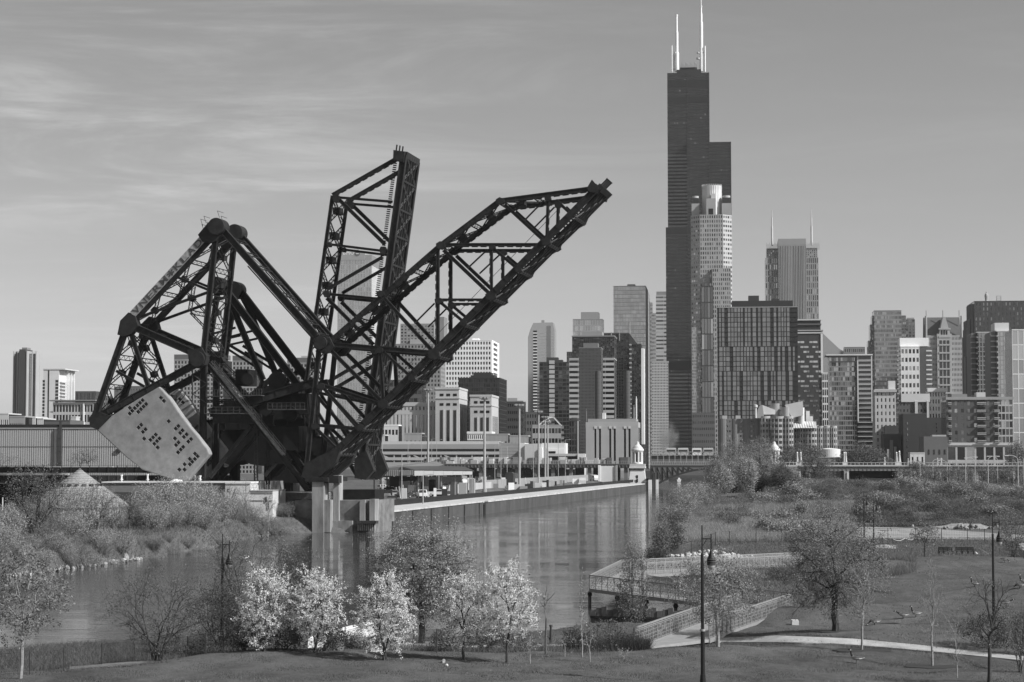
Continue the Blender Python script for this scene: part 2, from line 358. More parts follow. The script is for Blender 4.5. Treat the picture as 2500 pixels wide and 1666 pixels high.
# ------------------------------------------------------------------ the two raised bascule bridges
BY = R(-11.5); be = np.array([math.cos(BY), math.sin(BY), 0]); bn = np.array([-math.sin(BY), math.cos(BY), 0]); bz = np.array([0, 0, 1.0])
BO = np.array(gz(762, 1300))
PBASE = 0.0
def PL(px, py, w=0.0):
    """picture point on the near truss plane of the current bridge, moved w metres across the deck"""
    return PLr(px, py, PBASE) + bn * (w - PBASE)
def PLr(px, py, w=0.0):
    r = np.array(ray(px, py)); c = np.array([0, 0, HC])
    return c + r * ((np.dot(BO - c, bn) + w) / np.dot(r, bn))
PXM = F / 347.0
def riveted(mb, p0, p1, w, t, mi=0):
    """built-up member: recessed web between two edge flanges, cover on one side"""
    p0 = np.array(p0); p1 = np.array(p1); d = p1 - p0; L_ = np.linalg.norm(d); d = d / L_
    s = np.cross(d, bn); s /= np.linalg.norm(s)
    mb.beam(p0, p1, w * 0.96, t * 0.55, bn, mi)
    for k in (-1, 1):
        o = s * (w / 2 - 0.07) * k
        mb.beam(p0 + o, p1 + o, 0.14, t, bn, mi)
    n_ = int(L_ / 2.4)
    for i in range(1, n_):
        c = p0 + d * (L_ * i / n_)
        mb.beam(c - s * w * 0.47, c + s * w * 0.47, 0.16, t * 0.72, bn, mi)
def laced(mb, p0, p1, w, nrm, step=None, r=0.10, mi=0, rail=0.16):
    """two rails and a zigzag between them; nrm is the normal of the lacing's plane"""
    p0 = np.array(p0, float); p1 = np.array(p1, float); d = p1 - p0; L_ = np.linalg.norm(d); d = d / L_
    s = np.cross(d, nrm); s /= np.linalg.norm(s); s = s * w / 2
    mb.beam(p0 + s, p1 + s, rail, rail, nrm, mi); mb.beam(p0 - s, p1 - s, rail, rail, nrm, mi)
    k = max(2, int(L_ / (step or w * 0.9))); q = 1
    for i in range(k):
        a = p0 + d * (L_ * i / k) + s * q; b = p0 + d * (L_ * (i + 1) / k) - s * q
        mb.beam(a, b, r, r * 0.5, nrm, mi); q = -q
def gusset(mb, c, pts, t):
    mb.prism([np.array(p) - bn * t / 2 for p in pts], bn * t)
def piece(root, name, fn, m=STEEL, label=None):
    mb = MB(); fn(mb)
    if mb.empty(): return None
    o = mb.build(name, m, root)
    if label: o['label'] = label
    return o
def truss(root, members, w, m):
    for (x0, y0, x1, y1, wp, nm, *kind) in members:
        a = PL(x0, y0, w); b = PL(x1, y1, w); wd = wp * .86 / PXM; k = kind[0] if kind else 'r'
        def fn(mb):
            if k == 'r': riveted(mb, a, b, wd, max(0.5, wd * 0.75))
            elif k == 's':      # scalloped: solid with batten plates hanging at the lower edge
                riveted(mb, a, b, wd * 0.9, max(0.5, wd * 0.7))
                d = b - a; L_ = np.linalg.norm(d); d /= L_; s = np.cross(d, bn)
                if s[2] > 0: s = -s
                for i in range(int(L_ / 1.5)):
                    c = a + d * (1.5 * i + .7) + s * wd * .5
                    mb.beam(c - d * .5, c + d * .5, 0.2, wd * .5, bn)
            elif k == 'l': laced(mb, a, b, wd, bn, rail=0.2)
            else: mb.beam(a, b, wd, wd, bn)
        piece(root, nm, fn, m)
WT = 9.4
# ---- first bridge: leaf
leaf1 = [(767, 1157, 1462, 455, 18, 'bottom_chord'), (802, 838, 1078, 598, 15, 'top_chord', 's'), (1078, 598, 1219, 492, 15, 'top_chord', 's'), (1219, 491, 1455, 460, 14, 'top_chord', 's'),
         (780, 842, 746, 1166, 13, 'heel_post'), (812, 841, 1056, 862, 13, 'strut'), (936, 860, 1003, 920, 8, 'diagonal'), (928, 856, 936, 984, 10, 'post'),
         (808, 856, 936, 985, 11, 'diagonal'), (784, 940, 930, 988, 11, 'strut'), (790, 948, 878, 1044, 9, 'diagonal'), (770, 1038, 870, 1048, 9, 'strut'),
         (772, 1047, 826, 1100, 9, 'diagonal'), (930, 720, 1060, 862, 10, 'diagonal'), (1069, 603, 1069, 850, 10, 'post', 's'), (1075, 732, 1190, 732, 7, 'strut', 's'),
         (1078, 741, 1134, 788, 8, 'diagonal'), (1061, 741, 1012, 790, 4, 'counter', 'p'), (1083, 611, 1198, 720, 10, 'diagonal'), (1085, 598, 1330, 598, 10, 'strut', 's'),
         (1200, 607, 1200, 715, 8, 'post', 's'), (1210, 612, 1266, 659, 8, 'diagonal'), (1190, 610, 1141, 656, 4, 'counter', 'p'), (1232, 500, 1331, 591, 9, 'diagonal'),
         (1338, 487, 1335, 578, 8, 'post', 's'), (1358, 489, 1402, 531, 8, 'diagonal'), (1329, 489, 1280, 539, 4, 'counter', 'p')]
FL = [(821, 1105), (879, 1044), (936, 987), (1006, 923), (1060, 866), (1132, 790), (1199, 726), (1266, 659), (1334, 591), (1400, 527)]
br1 = thing('bascule_bridge', 'near railway bascule bridge with its long leaf raised at forty five degrees over the river', 'bridge', tuple(BO))
def rel(o):  # children are built in world space
    o.matrix_parent_inverse = Matrix.Translation(-Vector(br1.location)) if False else o.matrix_parent_inverse
br1.location = (0, 0, 0)
for w_, m_ in ((0, STEEL), (WT, STEEL)):
    truss(br1, leaf1, w_, m_)
    # gusset plates at the panel points
    for x, y, s in [(1060, 866, 17), (936, 987, 15), (879, 1044, 12), (1199, 724, 15), (1334, 591, 13), (1072, 735, 11), (930, 718, 11), (1077, 600, 13), (1006, 923, 10), (1132, 790, 10), (1266, 659, 10), (1222, 492, 12), (1202, 604, 9), (1338, 486, 9), (928, 856, 10), (785, 944, 11), (770, 1042, 10), (821, 1103, 11)]:
        def fn(mb, x=x, y=y, s=s):
            gusset(mb, None, [PL(x + s * math.cos(a + .4) * .95, y + s * math.sin(a + .4) * .8, w_) for a in np.arange(6) * math.pi / 3], 0.95)
        piece(br1, 'gusset_plate', fn)
    # pivot casting where the operating strut meets the leaf
    def fn(mb):
        gusset(mb, None, [PL(x, y, w_) for x, y in [(768, 830), (786, 818), (808, 826), (818, 846), (806, 862), (790, 864), (770, 850)]], 1.5)
        c = PL(787, 838, w_); mb.cyl(c - bn * 1.3, c + bn * 1.3, 1.1, n=16)
        for a in range(6):
            q = c + be * 1.6 * math.cos(a * 1.05) + bz * 1.6 * math.sin(a * 1.05); mb.cyl(q - bn * .9, q + bn * .9, .16, n=6)
    piece(br1, 'pivot_casting', fn)
    def fn(mb):
        gusset(mb, None, [PL(x, y, w_) for x, y in [(738, 1166), (748, 1132), (790, 1110), (835, 1092), (822, 1130), (776, 1170)]], 1.5)
    piece(br1, 'heel_gusset', fn)
# tip
def fn(mb):
    gusset(mb, None, [PL(x, y, 0) for x, y in [(1434, 460), (1446, 440), (1462, 458), (1458, 472), (1440, 470)]], 1.0)
piece(br1, 'tip_plate', fn)
def fn(mb):
    gusset(mb, None, [PL(x, y, WT) for x, y in [(1440, 462), (1450, 448), (1463, 464), (1459, 476), (1448, 474)]], 1.0)
piece(br1, 'tip_plate', fn)
ax1 = PL(1462, 455) - PL(767, 1157); ax1 /= np.linalg.norm(ax1); pr1 = np.cross(ax1, bn); pr1 *= (1 if pr1[2] < 0 else -1)
def fn(mb):
    a = PL(1464, 458); mb.beam(a, a + bn * WT, 1.0, 1.0, ax1)
piece(br1, 'end_floor_beam', fn)
for i in range(4):
    def fn(mb, i=i):
        a = PL(1462, 455) + bn * (0.8 + 1.5 * i); mb.cyl(a, a + ax1 * 1.7, .15, n=8); mb.cyl(a + ax1 * 1.7, a + ax1 * 1.9, .2, n=8)
    piece(br1, 'locking_bar', fn)
# floor beams, stringers and laterals between the bottom chords
for x, y in FL:
    def fn(mb):
        a = PL(x, y) + pr1 * 0.15; mb.beam(a, a + bn * WT, 0.3, 0.9, pr1)
        mb.beam(a + pr1 * .45, a + bn * WT + pr1 * .45, 0.55, 0.1, pr1)
    piece(br1, 'floor_beam', fn, STEELL)
pp = [(767, 1157)] + FL + [(1462, 455)]
for k in (0.22, 0.4, 0.6, 0.78):
    def fn(mb):
        for (a, b) in zip(pp[:-1], pp[1:]):
            mb.beam(PL(*a) + pr1 * .35 + bn * WT * k, PL(*b) + pr1 * .35 + bn * WT * k, 0.25, 0.7, pr1)
    piece(br1, 'stringer', fn, STEEL)
for (a, b) in zip(pp[:-1], pp[1:]):
    for q in (0, 1):
        def fn(mb):
            p = PL(*a) + pr1 * .5 + bn * WT * q; r = PL(*b) + pr1 * .5 + bn * WT * (1 - q); laced(mb, p, r, .4, pr1, 1.2, .07, rail=.12)
        piece(br1, 'lateral_brace', fn, STEELL)
def ties(mb):
    n_ = 110
    for i in range(n_):
        a = PL(767, 1157) + (PL(1462, 455) - PL(767, 1157)) * (i + .5) / n_ - pr1 * .15
        if i % 9 == 4: continue
        mb.beam(a + bn * 1.6, a + bn * (WT - 1.6), .28, .25, pr1)
piece(br1, 'cross_ties', ties, STEEL)['kind'] = 'stuff'
# laced portal and sway bracing between the top chords
tcp = [(802, 838), (866, 779), (930, 720), (1004, 658), (1077, 598), (1148, 545), (1219, 492), (1300, 478)]
for i, (a, b) in enumerate(zip(tcp[:-1], tcp[1:])):
    A = PL(*a); B = PL(*b); d = (B - A) / np.linalg.norm(B - A); nn = np.cross(d, bn)
    for q in (0, 1):
        piece(br1, 'lateral_brace', lambda mb: laced(mb, A + bn * WT * q, B + bn * WT * (1 - q), .75, nn, .8, .1), STEEL)
    piece(br1, 'sway_brace', lambda mb: laced(mb, B, B + bn * WT, .8, nn, .8, .1), STEEL)
    piece(br1, 'sway_brace', lambda mb: (mb.beam((A + B) / 2 + bn * WT * .38, (A + B) / 2 + bn * WT * .62, 1.3, 1.3, nn)), STEEL)
# thin maintenance cable
piece(br1, 'cable', lambda mb: [mb.beam(PL(*a, w=2), PL(*b, w=2), .07, .07) for a, b in zip([(1375, 490), (1200, 670), (1075, 800), (1000, 880), (900, 985), (752, 1150)][:-1], [(1200, 670), (1075, 800), (1000, 880), (900, 985), (752, 1150), (742, 1165)])], STEEL)
# ---- first bridge: counterweight frame (tower truss)
tw = [(535, 560, 318, 792, 17, 'top_chord'), (309, 800, 230, 1022, 17, 'back_leg'), (232, 1022, 488, 884, 19, 'counterweight_chord'), (330, 800, 478, 864, 20, 'diagonal'),
      (320, 815, 362, 944, 12, 'diagonal'), (284, 906, 352, 944, 7, 'strut'), (526, 585, 497, 862, 15, 'post'), (430, 676, 508, 708, 7, 'strut'),
      (338, 776, 508, 714, 7, 'strut')]
for w_ in (0, WT):
    truss(br1, tw if w_ == 0 else [m for m in tw], w_, STEEL)
    def fn(mb):
        gusset(mb, None, [PL(x, y, w_) for x, y in [(298, 784), (318, 764), (334, 773), (341, 797), (324, 816), (306, 823), (291, 818)]], 1.7)
    piece(br1, 'gusset_plate', fn)
    def fn(mb):
        gusset(mb, None, [PL(x, y, w_) for x, y in [(487, 575), (512, 545), (530, 534), (545, 540), (550, 556), (544, 572), (530, 590), (518, 594), (498, 592)]], 1.6)
        c = PL(534, 555, w_); mb.cyl(c - bn * 1.5, c + bn * 1.5, 1.45, n=24)
    piece(br1, 'apex_sheave', fn)
    def fn(mb):
        gusset(mb, None, [PL(x, y, w_) for x, y in [(462, 856), (496, 850), (508, 870), (503, 892), (484, 900), (466, 888)]], 1.7)
        c = PL(487, 878, w_); mb.cyl(c - bn * 1.4, c + bn * 1.4, 1.3, n=20)
    piece(br1, 'trunnion_casting', fn)
    def fn(mb):
        gusset(mb, None, [PL(x, y, w_) for x, y in [(222, 1020), (232, 1008), (250, 1008), (272, 1016), (243, 1050), (224, 1042)]], 1.6)
    piece(br1, 'gusset_plate', fn)
    # operating strut to the leaf
    truss(br1, [(547, 566, 782, 832, 19, 'operating_strut'), (605, 650, 780, 846, 3, 'strut_rail', 'p')], w_, STEEL)
piece(br1, 'strut_rail', lambda mb: laced(mb, PL(553, 572, WT / 2), PL(782, 832, WT / 2), 8.2, np.cross(PL(782, 832) - PL(553, 572), bn), 9, .2, rail=.1), STEELL)
for k in range(8):
    t0 = (k + .5) / 8; a = PL(547 + 235 * t0, 566 + 266 * t0)
    piece(br1, 'sway_brace', lambda mb: laced(mb, a, a + bn * WT, .9, be + bz, .9, .1), STEEL)
# light cover plate with lettering on the top chord of the frame
A = PL(527, 551); B = PL(326, 768); d = (A - B) / np.linalg.norm(A - B); up = np.cross(d, bn); up *= (1 if up[2] > 0 else -1)
PAINT = mat('weathered_cover_paint', 0.30, 0.7, 0, 0.5, 1.4, detail=8)
def fn(mb):
    mb.prism([B - up * .75 - bn * .70, A - up * .75 - bn * .70, A + up * .55 - bn * .70, B + up * .55 - bn * .70], bn * .06)
cov = piece(br1, 'cover_plate', fn, PAINT, 'pale weathered side plate with faded dark lettering')
GRAF = mat('faded_lettering', 0.075, 0.8, 0, 0.3, 2.0)
def text_mesh(s, name='lettering'):
    c = bpy.data.curves.new('tmp_text', 'FONT'); c.body = s; c.size = 1.0; c.offset = 0.018; c.extrude = 0.01
    o = bpy.data.objects.new('tmp_text', c); COL.objects.link(o); bpy.context.view_layer.update()
    me = bpy.data.meshes.new_from_object(o); me.name = name; bpy.data.objects.remove(o); bpy.data.curves.remove(c); return me
word = 'VNERM*KLADZ'; Lab = np.linalg.norm(A - B); stp = Lab * .93 / (len(word) + .2)
for i, ch in enumerate(word):
    me = text_mesh(ch); xs = [v.co.x for v in me.vertices]; ys = [v.co.y for v in me.vertices]
    x0, x1, y0, y1 = min(xs), max(xs), min(ys), max(ys)
    fx = stp * .82 / (x1 - x0); fy = 1.12 / (y1 - y0)
    o = link('painted_letter', me, br1)
    me.materials.clear(); me.materials.append(GRAF)
    base = B + d * (stp * (i + .2)) - up * .66 - bn * .74
    M = Matrix(((d[0] * fx, up[0] * fy, -bn[0], base[0]), (d[1] * fx, up[1] * fy, -bn[1], base[1]), (d[2] * fx, up[2] * fy, -bn[2], base[2]), (0, 0, 0, 1)))
    me.transform(Matrix.Translation((-x0, -y0, 0))); me.transform(M)
# lateral lacing between the planes of the frame
def panelset(pts, nb, wd=.8):
    for (a, b) in zip(pts[:-1], pts[1:]):
        for i in range(nb):
            p = PL(a[0] + (b[0] - a[0]) * i / nb, a[1] + (b[1] - a[1]) * i / nb); r = PL(a[0] + (b[0] - a[0]) * (i + 1) / nb, a[1] + (b[1] - a[1]) * (i + 1) / nb)
            nn = np.cross(r - p, bn); nn /= np.linalg.norm(nn)
            for q in (0, 1):
                piece(br1, 'lateral_brace', lambda mb: laced(mb, p + bn * WT * q, r + bn * WT * (1 - q), wd, nn, 1.0, .09, rail=.14), STEEL)
            piece(br1, 'sway_brace', lambda mb: laced(mb, r, r + bn * WT, wd, nn, 1.0, .09, rail=.14), STEEL)
            c = (p + r) / 2 + bn * WT / 2
            piece(br1, 'splice_box', lambda mb: mb.beam(c - bn * .8, c + bn * .8, .9, .9, nn), STEEL)
panelset([(535, 560), (318, 792)], 3); panelset([(309, 800), (235, 1015)], 3); panelset([(526, 590), (498, 860)], 4); panelset([(340, 805), (470, 862)], 2)
panelset([(320, 815), (362, 944)], 2)
# small handrails on top of the apex and walkway
def fn(mb):
    for x, y in [(495, 552), (503, 545), (510, 560), (498, 565), (536, 532), (545, 545)]:
        p = PL(x, y); mb.beam(p, p + bz * 1.2 - be * .4, .06, .06); mb.beam(p + bz * 1.2 - be * .4, p + bz * 1.2 - be * .4 + bn * 3, .06, .06)
piece(br1, 'handrail', fn)
# counterweights: one slab on each frame plane, with square pockets
CW = [(392, 944), (417, 972), (447, 1016), (509, 1095), (515, 1109), (503, 1123), (462, 1172), (450, 1177), (437, 1176), (350, 1147), (312, 1118), (240, 1051), (274, 1017), (334, 978)]
HOL = [(592, 502), (567, 526), (542, 551), (517, 578), (470, 575), (493, 603), (469, 629), (626, 538), (601, 562), (576, 587), (551, 613), (767, 478), (796, 509), (841, 703), (579, 737), (553, 762), (620, 779), (595, 804), (718, 831), (692, 856), (667, 881), (754, 867), (729, 892), (704, 918), (736, 953), (606, 869), (934, 748), (909, 773), (974, 790), (951, 815), (1013, 828), (986, 853), (1055, 873), (1029, 897), (901, 867), (935, 905), (912, 930), (980, 948), (956, 973), (931, 1000), (1093, 1013), (1118, 1037), (1092, 1063), (1067, 1089), (1043, 1063), (1043, 1114), (993, 1114), (943, 1164), (993, 1164)]
def slab(w_, th, label):
    mb = MB(); mb.prism([PL(x, y, w_) for x, y in CW], bn * th); me = mb.mesh('counterweight', CONC)
    o = link('counterweight', me, br1)
    cb = MB()
    for hx, hy in HOL:
        c = PL(200 + hx / 3.92, 850 + hy / 3.92, w_); s = .30
        a = (be + bz * .95) * s; b = (be * -1 + bz) * s
        cb.obox(c - a * .72 - b * .72 - bn * .3, a * 1.44, b * 1.44, bn * 1.1)
    co = link('pocket_cutter', cb.mesh('pocket_cutter', CONCD))
    md = o.modifiers.new('pockets', 'BOOLEAN'); md.object = co; md.solver = 'EXACT'; md.use_self = False
    bv = o.modifiers.new('edge', 'BEVEL'); bv.width = .22; bv.segments = 2; bv.limit_method = 'ANGLE'; bv.angle_limit = R(20)
    o.modifiers.move(1, 0)
    dg = bpy.context.evaluated_depsgraph_get(); me2 = bpy.data.meshes.new_from_object(o.evaluated_get(dg)); o.modifiers.clear(); o.data = me2
    bpy.data.objects.remove(co); me2.name = 'counterweight'
    o['label'] = label
    return o
cw1 = slab(-.6, 1.6, 'huge pale concrete counterweight slab with square pockets, nearest the river bend')
cw2 = slab(WT - 1.0, 1.6, 'far counterweight slab, partly in shade')
piece(br1, 'counterweight_tie', lambda mb: [mb.beam(PL(x, y, .8), PL(x, y, WT - .8), 1.2, 1.2) for x, y in [(270, 1030), (330, 1000), (380, 970), (430, 1120)]], STEEL)
# ---- fixed tower, girders and stairs under the trunnions
fx = [(490, 885, 487, 1180, 17, 'tower_column'), (514, 1022, 632, 1022, 26, 'cross_girder'), (606, 1040, 505, 1166, 11, 'tower_brace'), (618, 1030, 618, 1185, 9, 'tower_column', 'l'),
      (505, 1008, 768, 932, 24, 'long_girder'), (500, 890, 612, 1020, 12, 'stair_stringer'), (612, 1020, 745, 1196, 17, 'stair_stringer'), (560, 950, 700, 1120, 5, 'rack_rail', 'p'),
      (668, 1132, 640, 1162, 9, 'tower_brace'), (480, 980, 630, 975, 6, 'walkway_beam', 'l')]
for w_ in (1.5, WT - 1.5): truss(br1, fx, w_, STEEL)
piece(br1, 'tower_lacing', lambda mb: [laced(mb, PL(483, 890, .9), PL(483, 985, .9), 2.6, bn, 1.6, .14), laced(mb, PL(497, 890, 2), PL(618, 1022, 2), 1.6, bn, 1.3, .12)], STEELL)
def stair(mb):
    a = PL(520, 896, -.4); b = PL(692, 1112, -.4)
    for k in range(60):
        c = a + (b - a) * k / 60; mb.beam(c, c + bn * 1.2, .3, .06)
    for s_ in (0, 1.2):
        mb.beam(a + bn * s_, b + bn * s_, .12, .25)
        mb.beam(a + bn * s_ + bz * 1.1, b + bn * s_ + bz * 1.1, .06, .06); mb.beam(a + bn * s_ + bz * .6, b + bn * s_ + bz * .6, .05, .05)
        for k in range(0, 61, 5):
            c = a + (b - a) * k / 60 + bn * s_; mb.beam(c, c + bz * 1.1, .06, .06)
piece(br1, 'stairway', stair, STEELL, 'steep worn stairway running down the tower')
def plat(mb):
    for (x0, y0, x1) in [(500, 1010, 615), (590, 966, 640), (655, 1000, 745), (505, 968, 560)]:
        a = PL(x0, y0, -.3); b = PL(x1, y0, -.3); mb.beam(a + bn * .7, b + bn * .7, 1.6, .15)
        mb.beam(a + bz * 1.1, b + bz * 1.1, .06, .06); mb.beam(a + bz * .55, b + bz * .55, .05, .05)
        for k in range(9): c = a + (b - a) * k / 8; mb.beam(c, c + bz * 1.1, .06, .06)
piece(br1, 'walkway', plat, STEELL)
# ---- machinery platforms and gear housings in the shaded core
def core(mb):
    for (x0, y0, x1, y1, w0, w1) in [(640, 1040, 720, 1100, 2, 9), (655, 935, 715, 985, 3, 9), (560, 900, 590, 940, 3, 8), (700, 960, 740, 1010, 2, 9)]:
        a = PL(x0, y1, w0); b = PL(x1, y1, w0); c = PL(x0, y0, w0)
        mb.obox(a, b - a, bn * (w1 - w0), c - a)
    for x, y, r_ in [(668, 930, 1.6), (700, 1010, 1.3), (640, 1000, 1.1), (596, 925, 1.0)]:
        c = PL(x, y, 1.6); mb.cyl(c, c + bn * 1, r_, n=20)
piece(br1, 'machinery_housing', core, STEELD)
# bent cables hanging by the pier
# ---- second bridge, behind
br2 = thing('bascule_bridge', 'farther railway bascule bridge with its leaf standing almost upright behind the first', 'bridge', (0, 0, 0))
W2 = 26.0; PBASE = W2
leaf2 = [(986, 378, 945, 680, 19, 'bottom_chord'), (945, 680, 922, 853, 19, 'bottom_chord'), (922, 853, 879, 1150, 19, 'bottom_chord'), (812, 478, 774, 748, 10, 'top_chord'), (774, 748, 744, 955, 11, 'top_chord'),
         (812, 477, 972, 386, 13, 'top_chord', 's'), (820, 482, 958, 493, 7, 'strut'), (826, 486, 940, 597, 11, 'diagonal'), (805, 597, 934, 613, 7, 'strut'), (800, 706, 934, 628, 9, 'diagonal'),
         (798, 718, 922, 730, 8, 'strut'), (798, 728, 912, 842, 11, 'diagonal'), (775, 948, 920, 863, 10, 'diagonal'), (770, 958, 905, 985, 9, 'strut'), (772, 965, 888, 1100, 10, 'diagonal'),
         (744, 955, 870, 1160, 9, 'diagonal')]
ax2 = PL(984, 378) - PL(922, 853); ax2 /= np.linalg.norm(ax2); pr2 = np.cross(ax2, bn); pr2 *= (1 if pr2[0] > 0 else -1)
for w_, m_ in ((W2, STEEL), (W2 + WT, STEEL)):
    truss(br2, leaf2, w_, m_)
    for x, y, s in [(822, 486, 11), (798, 718, 10), (936, 612, 11), (915, 855, 13), (772, 955, 12), (805, 598, 7), (893, 1050, 12)]:
        piece(br2, 'gusset_plate', lambda mb: gusset(mb, None, [PL(x + s * .85 * math.cos(a), y + s * .95 * math.sin(a), w_) for a in np.arange(6) * math.pi / 3], 1.0))
    piece(br2, 'heel_gusset', lambda mb: gusset(mb, None, [PL(x, y, w_) for x, y in [(868, 1120), (896, 1100), (915, 1148), (895, 1172), (868, 1168)]], 1.4))
    piece(br2, 'tip_plate', lambda mb: gusset(mb, None, [PL(x, y, w_) for x, y in [(963, 368), (990, 372), (988, 398), (962, 392)]], 1.5))
def fn(mb):
    a = PL(986, 378, W2); mb.beam(a, a + bn * WT, 1.2, 1.2, ax2)
piece(br2, 'end_floor_beam', fn)
for i in range(3):
    piece(br2, 'locking_bar', lambda mb: (lambda a: mb.cyl(a, a + ax2 * 1.3, .14, n=8))(PL(967 + 4 * i, 371, W2 + i)))
P2p = [(986, 378), (976, 440), (967, 510), (958, 575), (949, 645), (940, 710), (930, 785), (920, 860), (909, 935), (899, 1010), (888, 1085), (879, 1150)]
for a, b in zip(P2p[:-1], P2p[1:]):
    piece(br2, 'floor_beam', lambda mb: mb.beam(PL(*b, w=W2) + pr2 * .2, PL(*b, w=W2 + WT) + pr2 * .2, .35, .9, pr2), STEEL)
    for q in (0, 1):
        piece(br2, 'lateral_brace', lambda mb: laced(mb, PL(*a, w=W2 + WT * q) + pr2 * .5, PL(*b, w=W2 + WT * (1 - q)) + pr2 * .5, .4, pr2, 1.2, .07, rail=.12), STEELL)
for k in (.25, .42, .58, .75):
    piece(br2, 'stringer', lambda mb: [mb.beam(PL(*a, w=W2 + WT * k) + pr2 * .3, PL(*b, w=W2 + WT * k) + pr2 * .3, .25, .7, pr2) for a, b in zip(P2p[:-1], P2p[1:])], STEEL)
def ties2(mb):
    for i in range(150):
        a = PL(986, 378, W2) + (PL(879, 1150, W2) - PL(986, 378, W2)) * (i + .5) / 150
        mb.beam(a + bn * .5, a + bn * 3.5, .28, .25, pr2) if i % 5 else None
        mb.beam(a - pr2 * 1.1, a - pr2 * 1.7, .3, .2, ax2)
piece(br2, 'cross_ties', ties2, STEEL)['kind'] = 'stuff'
t2 = [(812, 478), (803, 540), (795, 600), (786, 660), (776, 725), (767, 790), (757, 855), (748, 925)]
for a, b in zip(t2[:-1], t2[1:]):
    A_ = PL(*a, w=W2); B_ = PL(*b, w=W2)
    nn = np.cross(B_ - A_, bn)
    for q in (0, 1): piece(br2, 'lateral_brace', lambda mb: laced(mb, A_ + bn * WT * q, B_ + bn * WT * (1 - q), .9, nn, .7, .12), STEEL)
    piece(br2, 'sway_brace', lambda mb: mb.beam((A_ + B_) / 2 + bn * WT * .35, (A_ + B_) / 2 + bn * WT * .65, 1.2, 1.2), STEEL)
f2 = [(548, 700, 520, 875, 15, 'post'), (582, 755, 655, 930, 17, 'back_leg'), (548, 690, 585, 760, 14, 'back_leg'), (525, 820, 588, 803, 6, 'strut'), (530, 838, 600, 822, 6, 'strut'), (565, 840, 640, 885, 8, 'strut'), (570, 855, 640, 900, 6, 'strut'),
      (655, 930, 640, 990, 14, 'back_leg'), (600, 990, 700, 905, 14, 'counterweight_chord'), (555, 700, 742, 945, 22, 'operating_strut')]
for w_ in (W2 - 3, W2 - 3 + WT):
    truss(br2, f2, w_, STEELD)
    def fn(mb):
        c = PL(547, 702, w_); mb.cyl(c - bn * 1.6, c + bn * 1.6, 1.6, n=24)
    piece(br2, 'apex_sheave', fn, STEELD)
panelset([(552, 715), (655, 930)], 3)
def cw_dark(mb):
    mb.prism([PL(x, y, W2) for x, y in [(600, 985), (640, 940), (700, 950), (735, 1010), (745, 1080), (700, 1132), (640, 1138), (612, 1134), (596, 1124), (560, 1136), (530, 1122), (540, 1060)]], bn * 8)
piece(br2, 'counterweight', cw_dark, STEELD, 'counterweight painted dark for its shade, hanging behind the tower')  # concrete slab whose shade is put into a dark steel colour
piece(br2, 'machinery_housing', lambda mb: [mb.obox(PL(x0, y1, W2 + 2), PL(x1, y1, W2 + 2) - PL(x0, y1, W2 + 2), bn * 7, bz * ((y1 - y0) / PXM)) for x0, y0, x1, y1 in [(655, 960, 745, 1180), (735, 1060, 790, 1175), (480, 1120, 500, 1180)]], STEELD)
for x in (520, 560, 645, 690, 750):
    piece(br2, 'tower_column', lambda mb: riveted(mb, PL(x, 1010, W2 + 3), PL(x, 1200, W2 + 3), 1.6, 1.4), STEELD)
for x0, x1 in ((500, 640), (640, 760)):
    piece(br2, 'cross_girder', lambda mb: riveted(mb, PL(x0, 1040, W2 - 4), PL(x1, 1035, W2 - 4), 2.0, 1.4), STEELD)
PBASE = 0.0
# ---- river pier under the near bridge
pier = thing('bridge_pier', 'pale stained concrete river pier under the raised near leaf', 'pier', (0, 0, 0))
def pbox(px0, px1, py0, py1, w0, w1, nm, m):
    a = PLr(px0, py1, w0); b = PLr(px1, py1, w0); c = PLr(px0, py0, w0)
    mb = MB(); mb.obox(a, b - a, bn * (w1 - w0), c - a); return mb.build(nm, m, pier)
pbox(762, 790, 1176, 1304, -1.5, 1.5, 'bearing_column', CONCP); pbox(790, 826, 1162, 1180, -1, 1, 'bearing_cap', STEEL)
pbox(814, 827, 1161, 1272, .5, 3, 'bearing_column', CONCP); pbox(745, 800, 1166, 1177, -1.8, 10, 'bearing_cap', STEEL)
pbox(720, 762, 1222, 1306, 1, 14, 'abutment', CONCD); pbox(791, 806, 1221, 1300, -1.2, 2, 'pilaster', CONCP)
pbox(806, 915, 1222, 1278, 1.2, 14, 'pier_body', CONCD); pbox(878, 891, 1221, 1274, .4, 3, 'pilaster', CONCP); pbox(902, 915, 1219, 1272, .4, 3, 'pilaster', CONCP)
pbox(806, 860, 1272, 1306, .2, 12, 'footing', CONCP); pbox(860, 914, 1274, 1306, .8, 12, 'footing', CONCD)
pbox(640, 762, 1204, 1250, 15, 36, 'abutment', CONCD); pbox(500, 640, 1176, 1205, 16, 38, 'abutment', CONCD)
pbox(826, 915, 1196, 1222, 6, 12, 'bearing_block', STEELD)
for k in range(9): pbox(873 + k * 5, 875 + k * 5, 1277, 1296, -.1, .3, 'fender_pile', CONCP)
pbox(868, 918, 1272, 1279, -.6, .8, 'fender_beam', DARKM)
for k in range(7):
    mb = MB(); a = PL(733 + 3 * k, 1221, 2); mb.beam(a, a + bz * 1.3 - be * .2, .08, .08); mb.build('handrail_post', STEELL, pier)
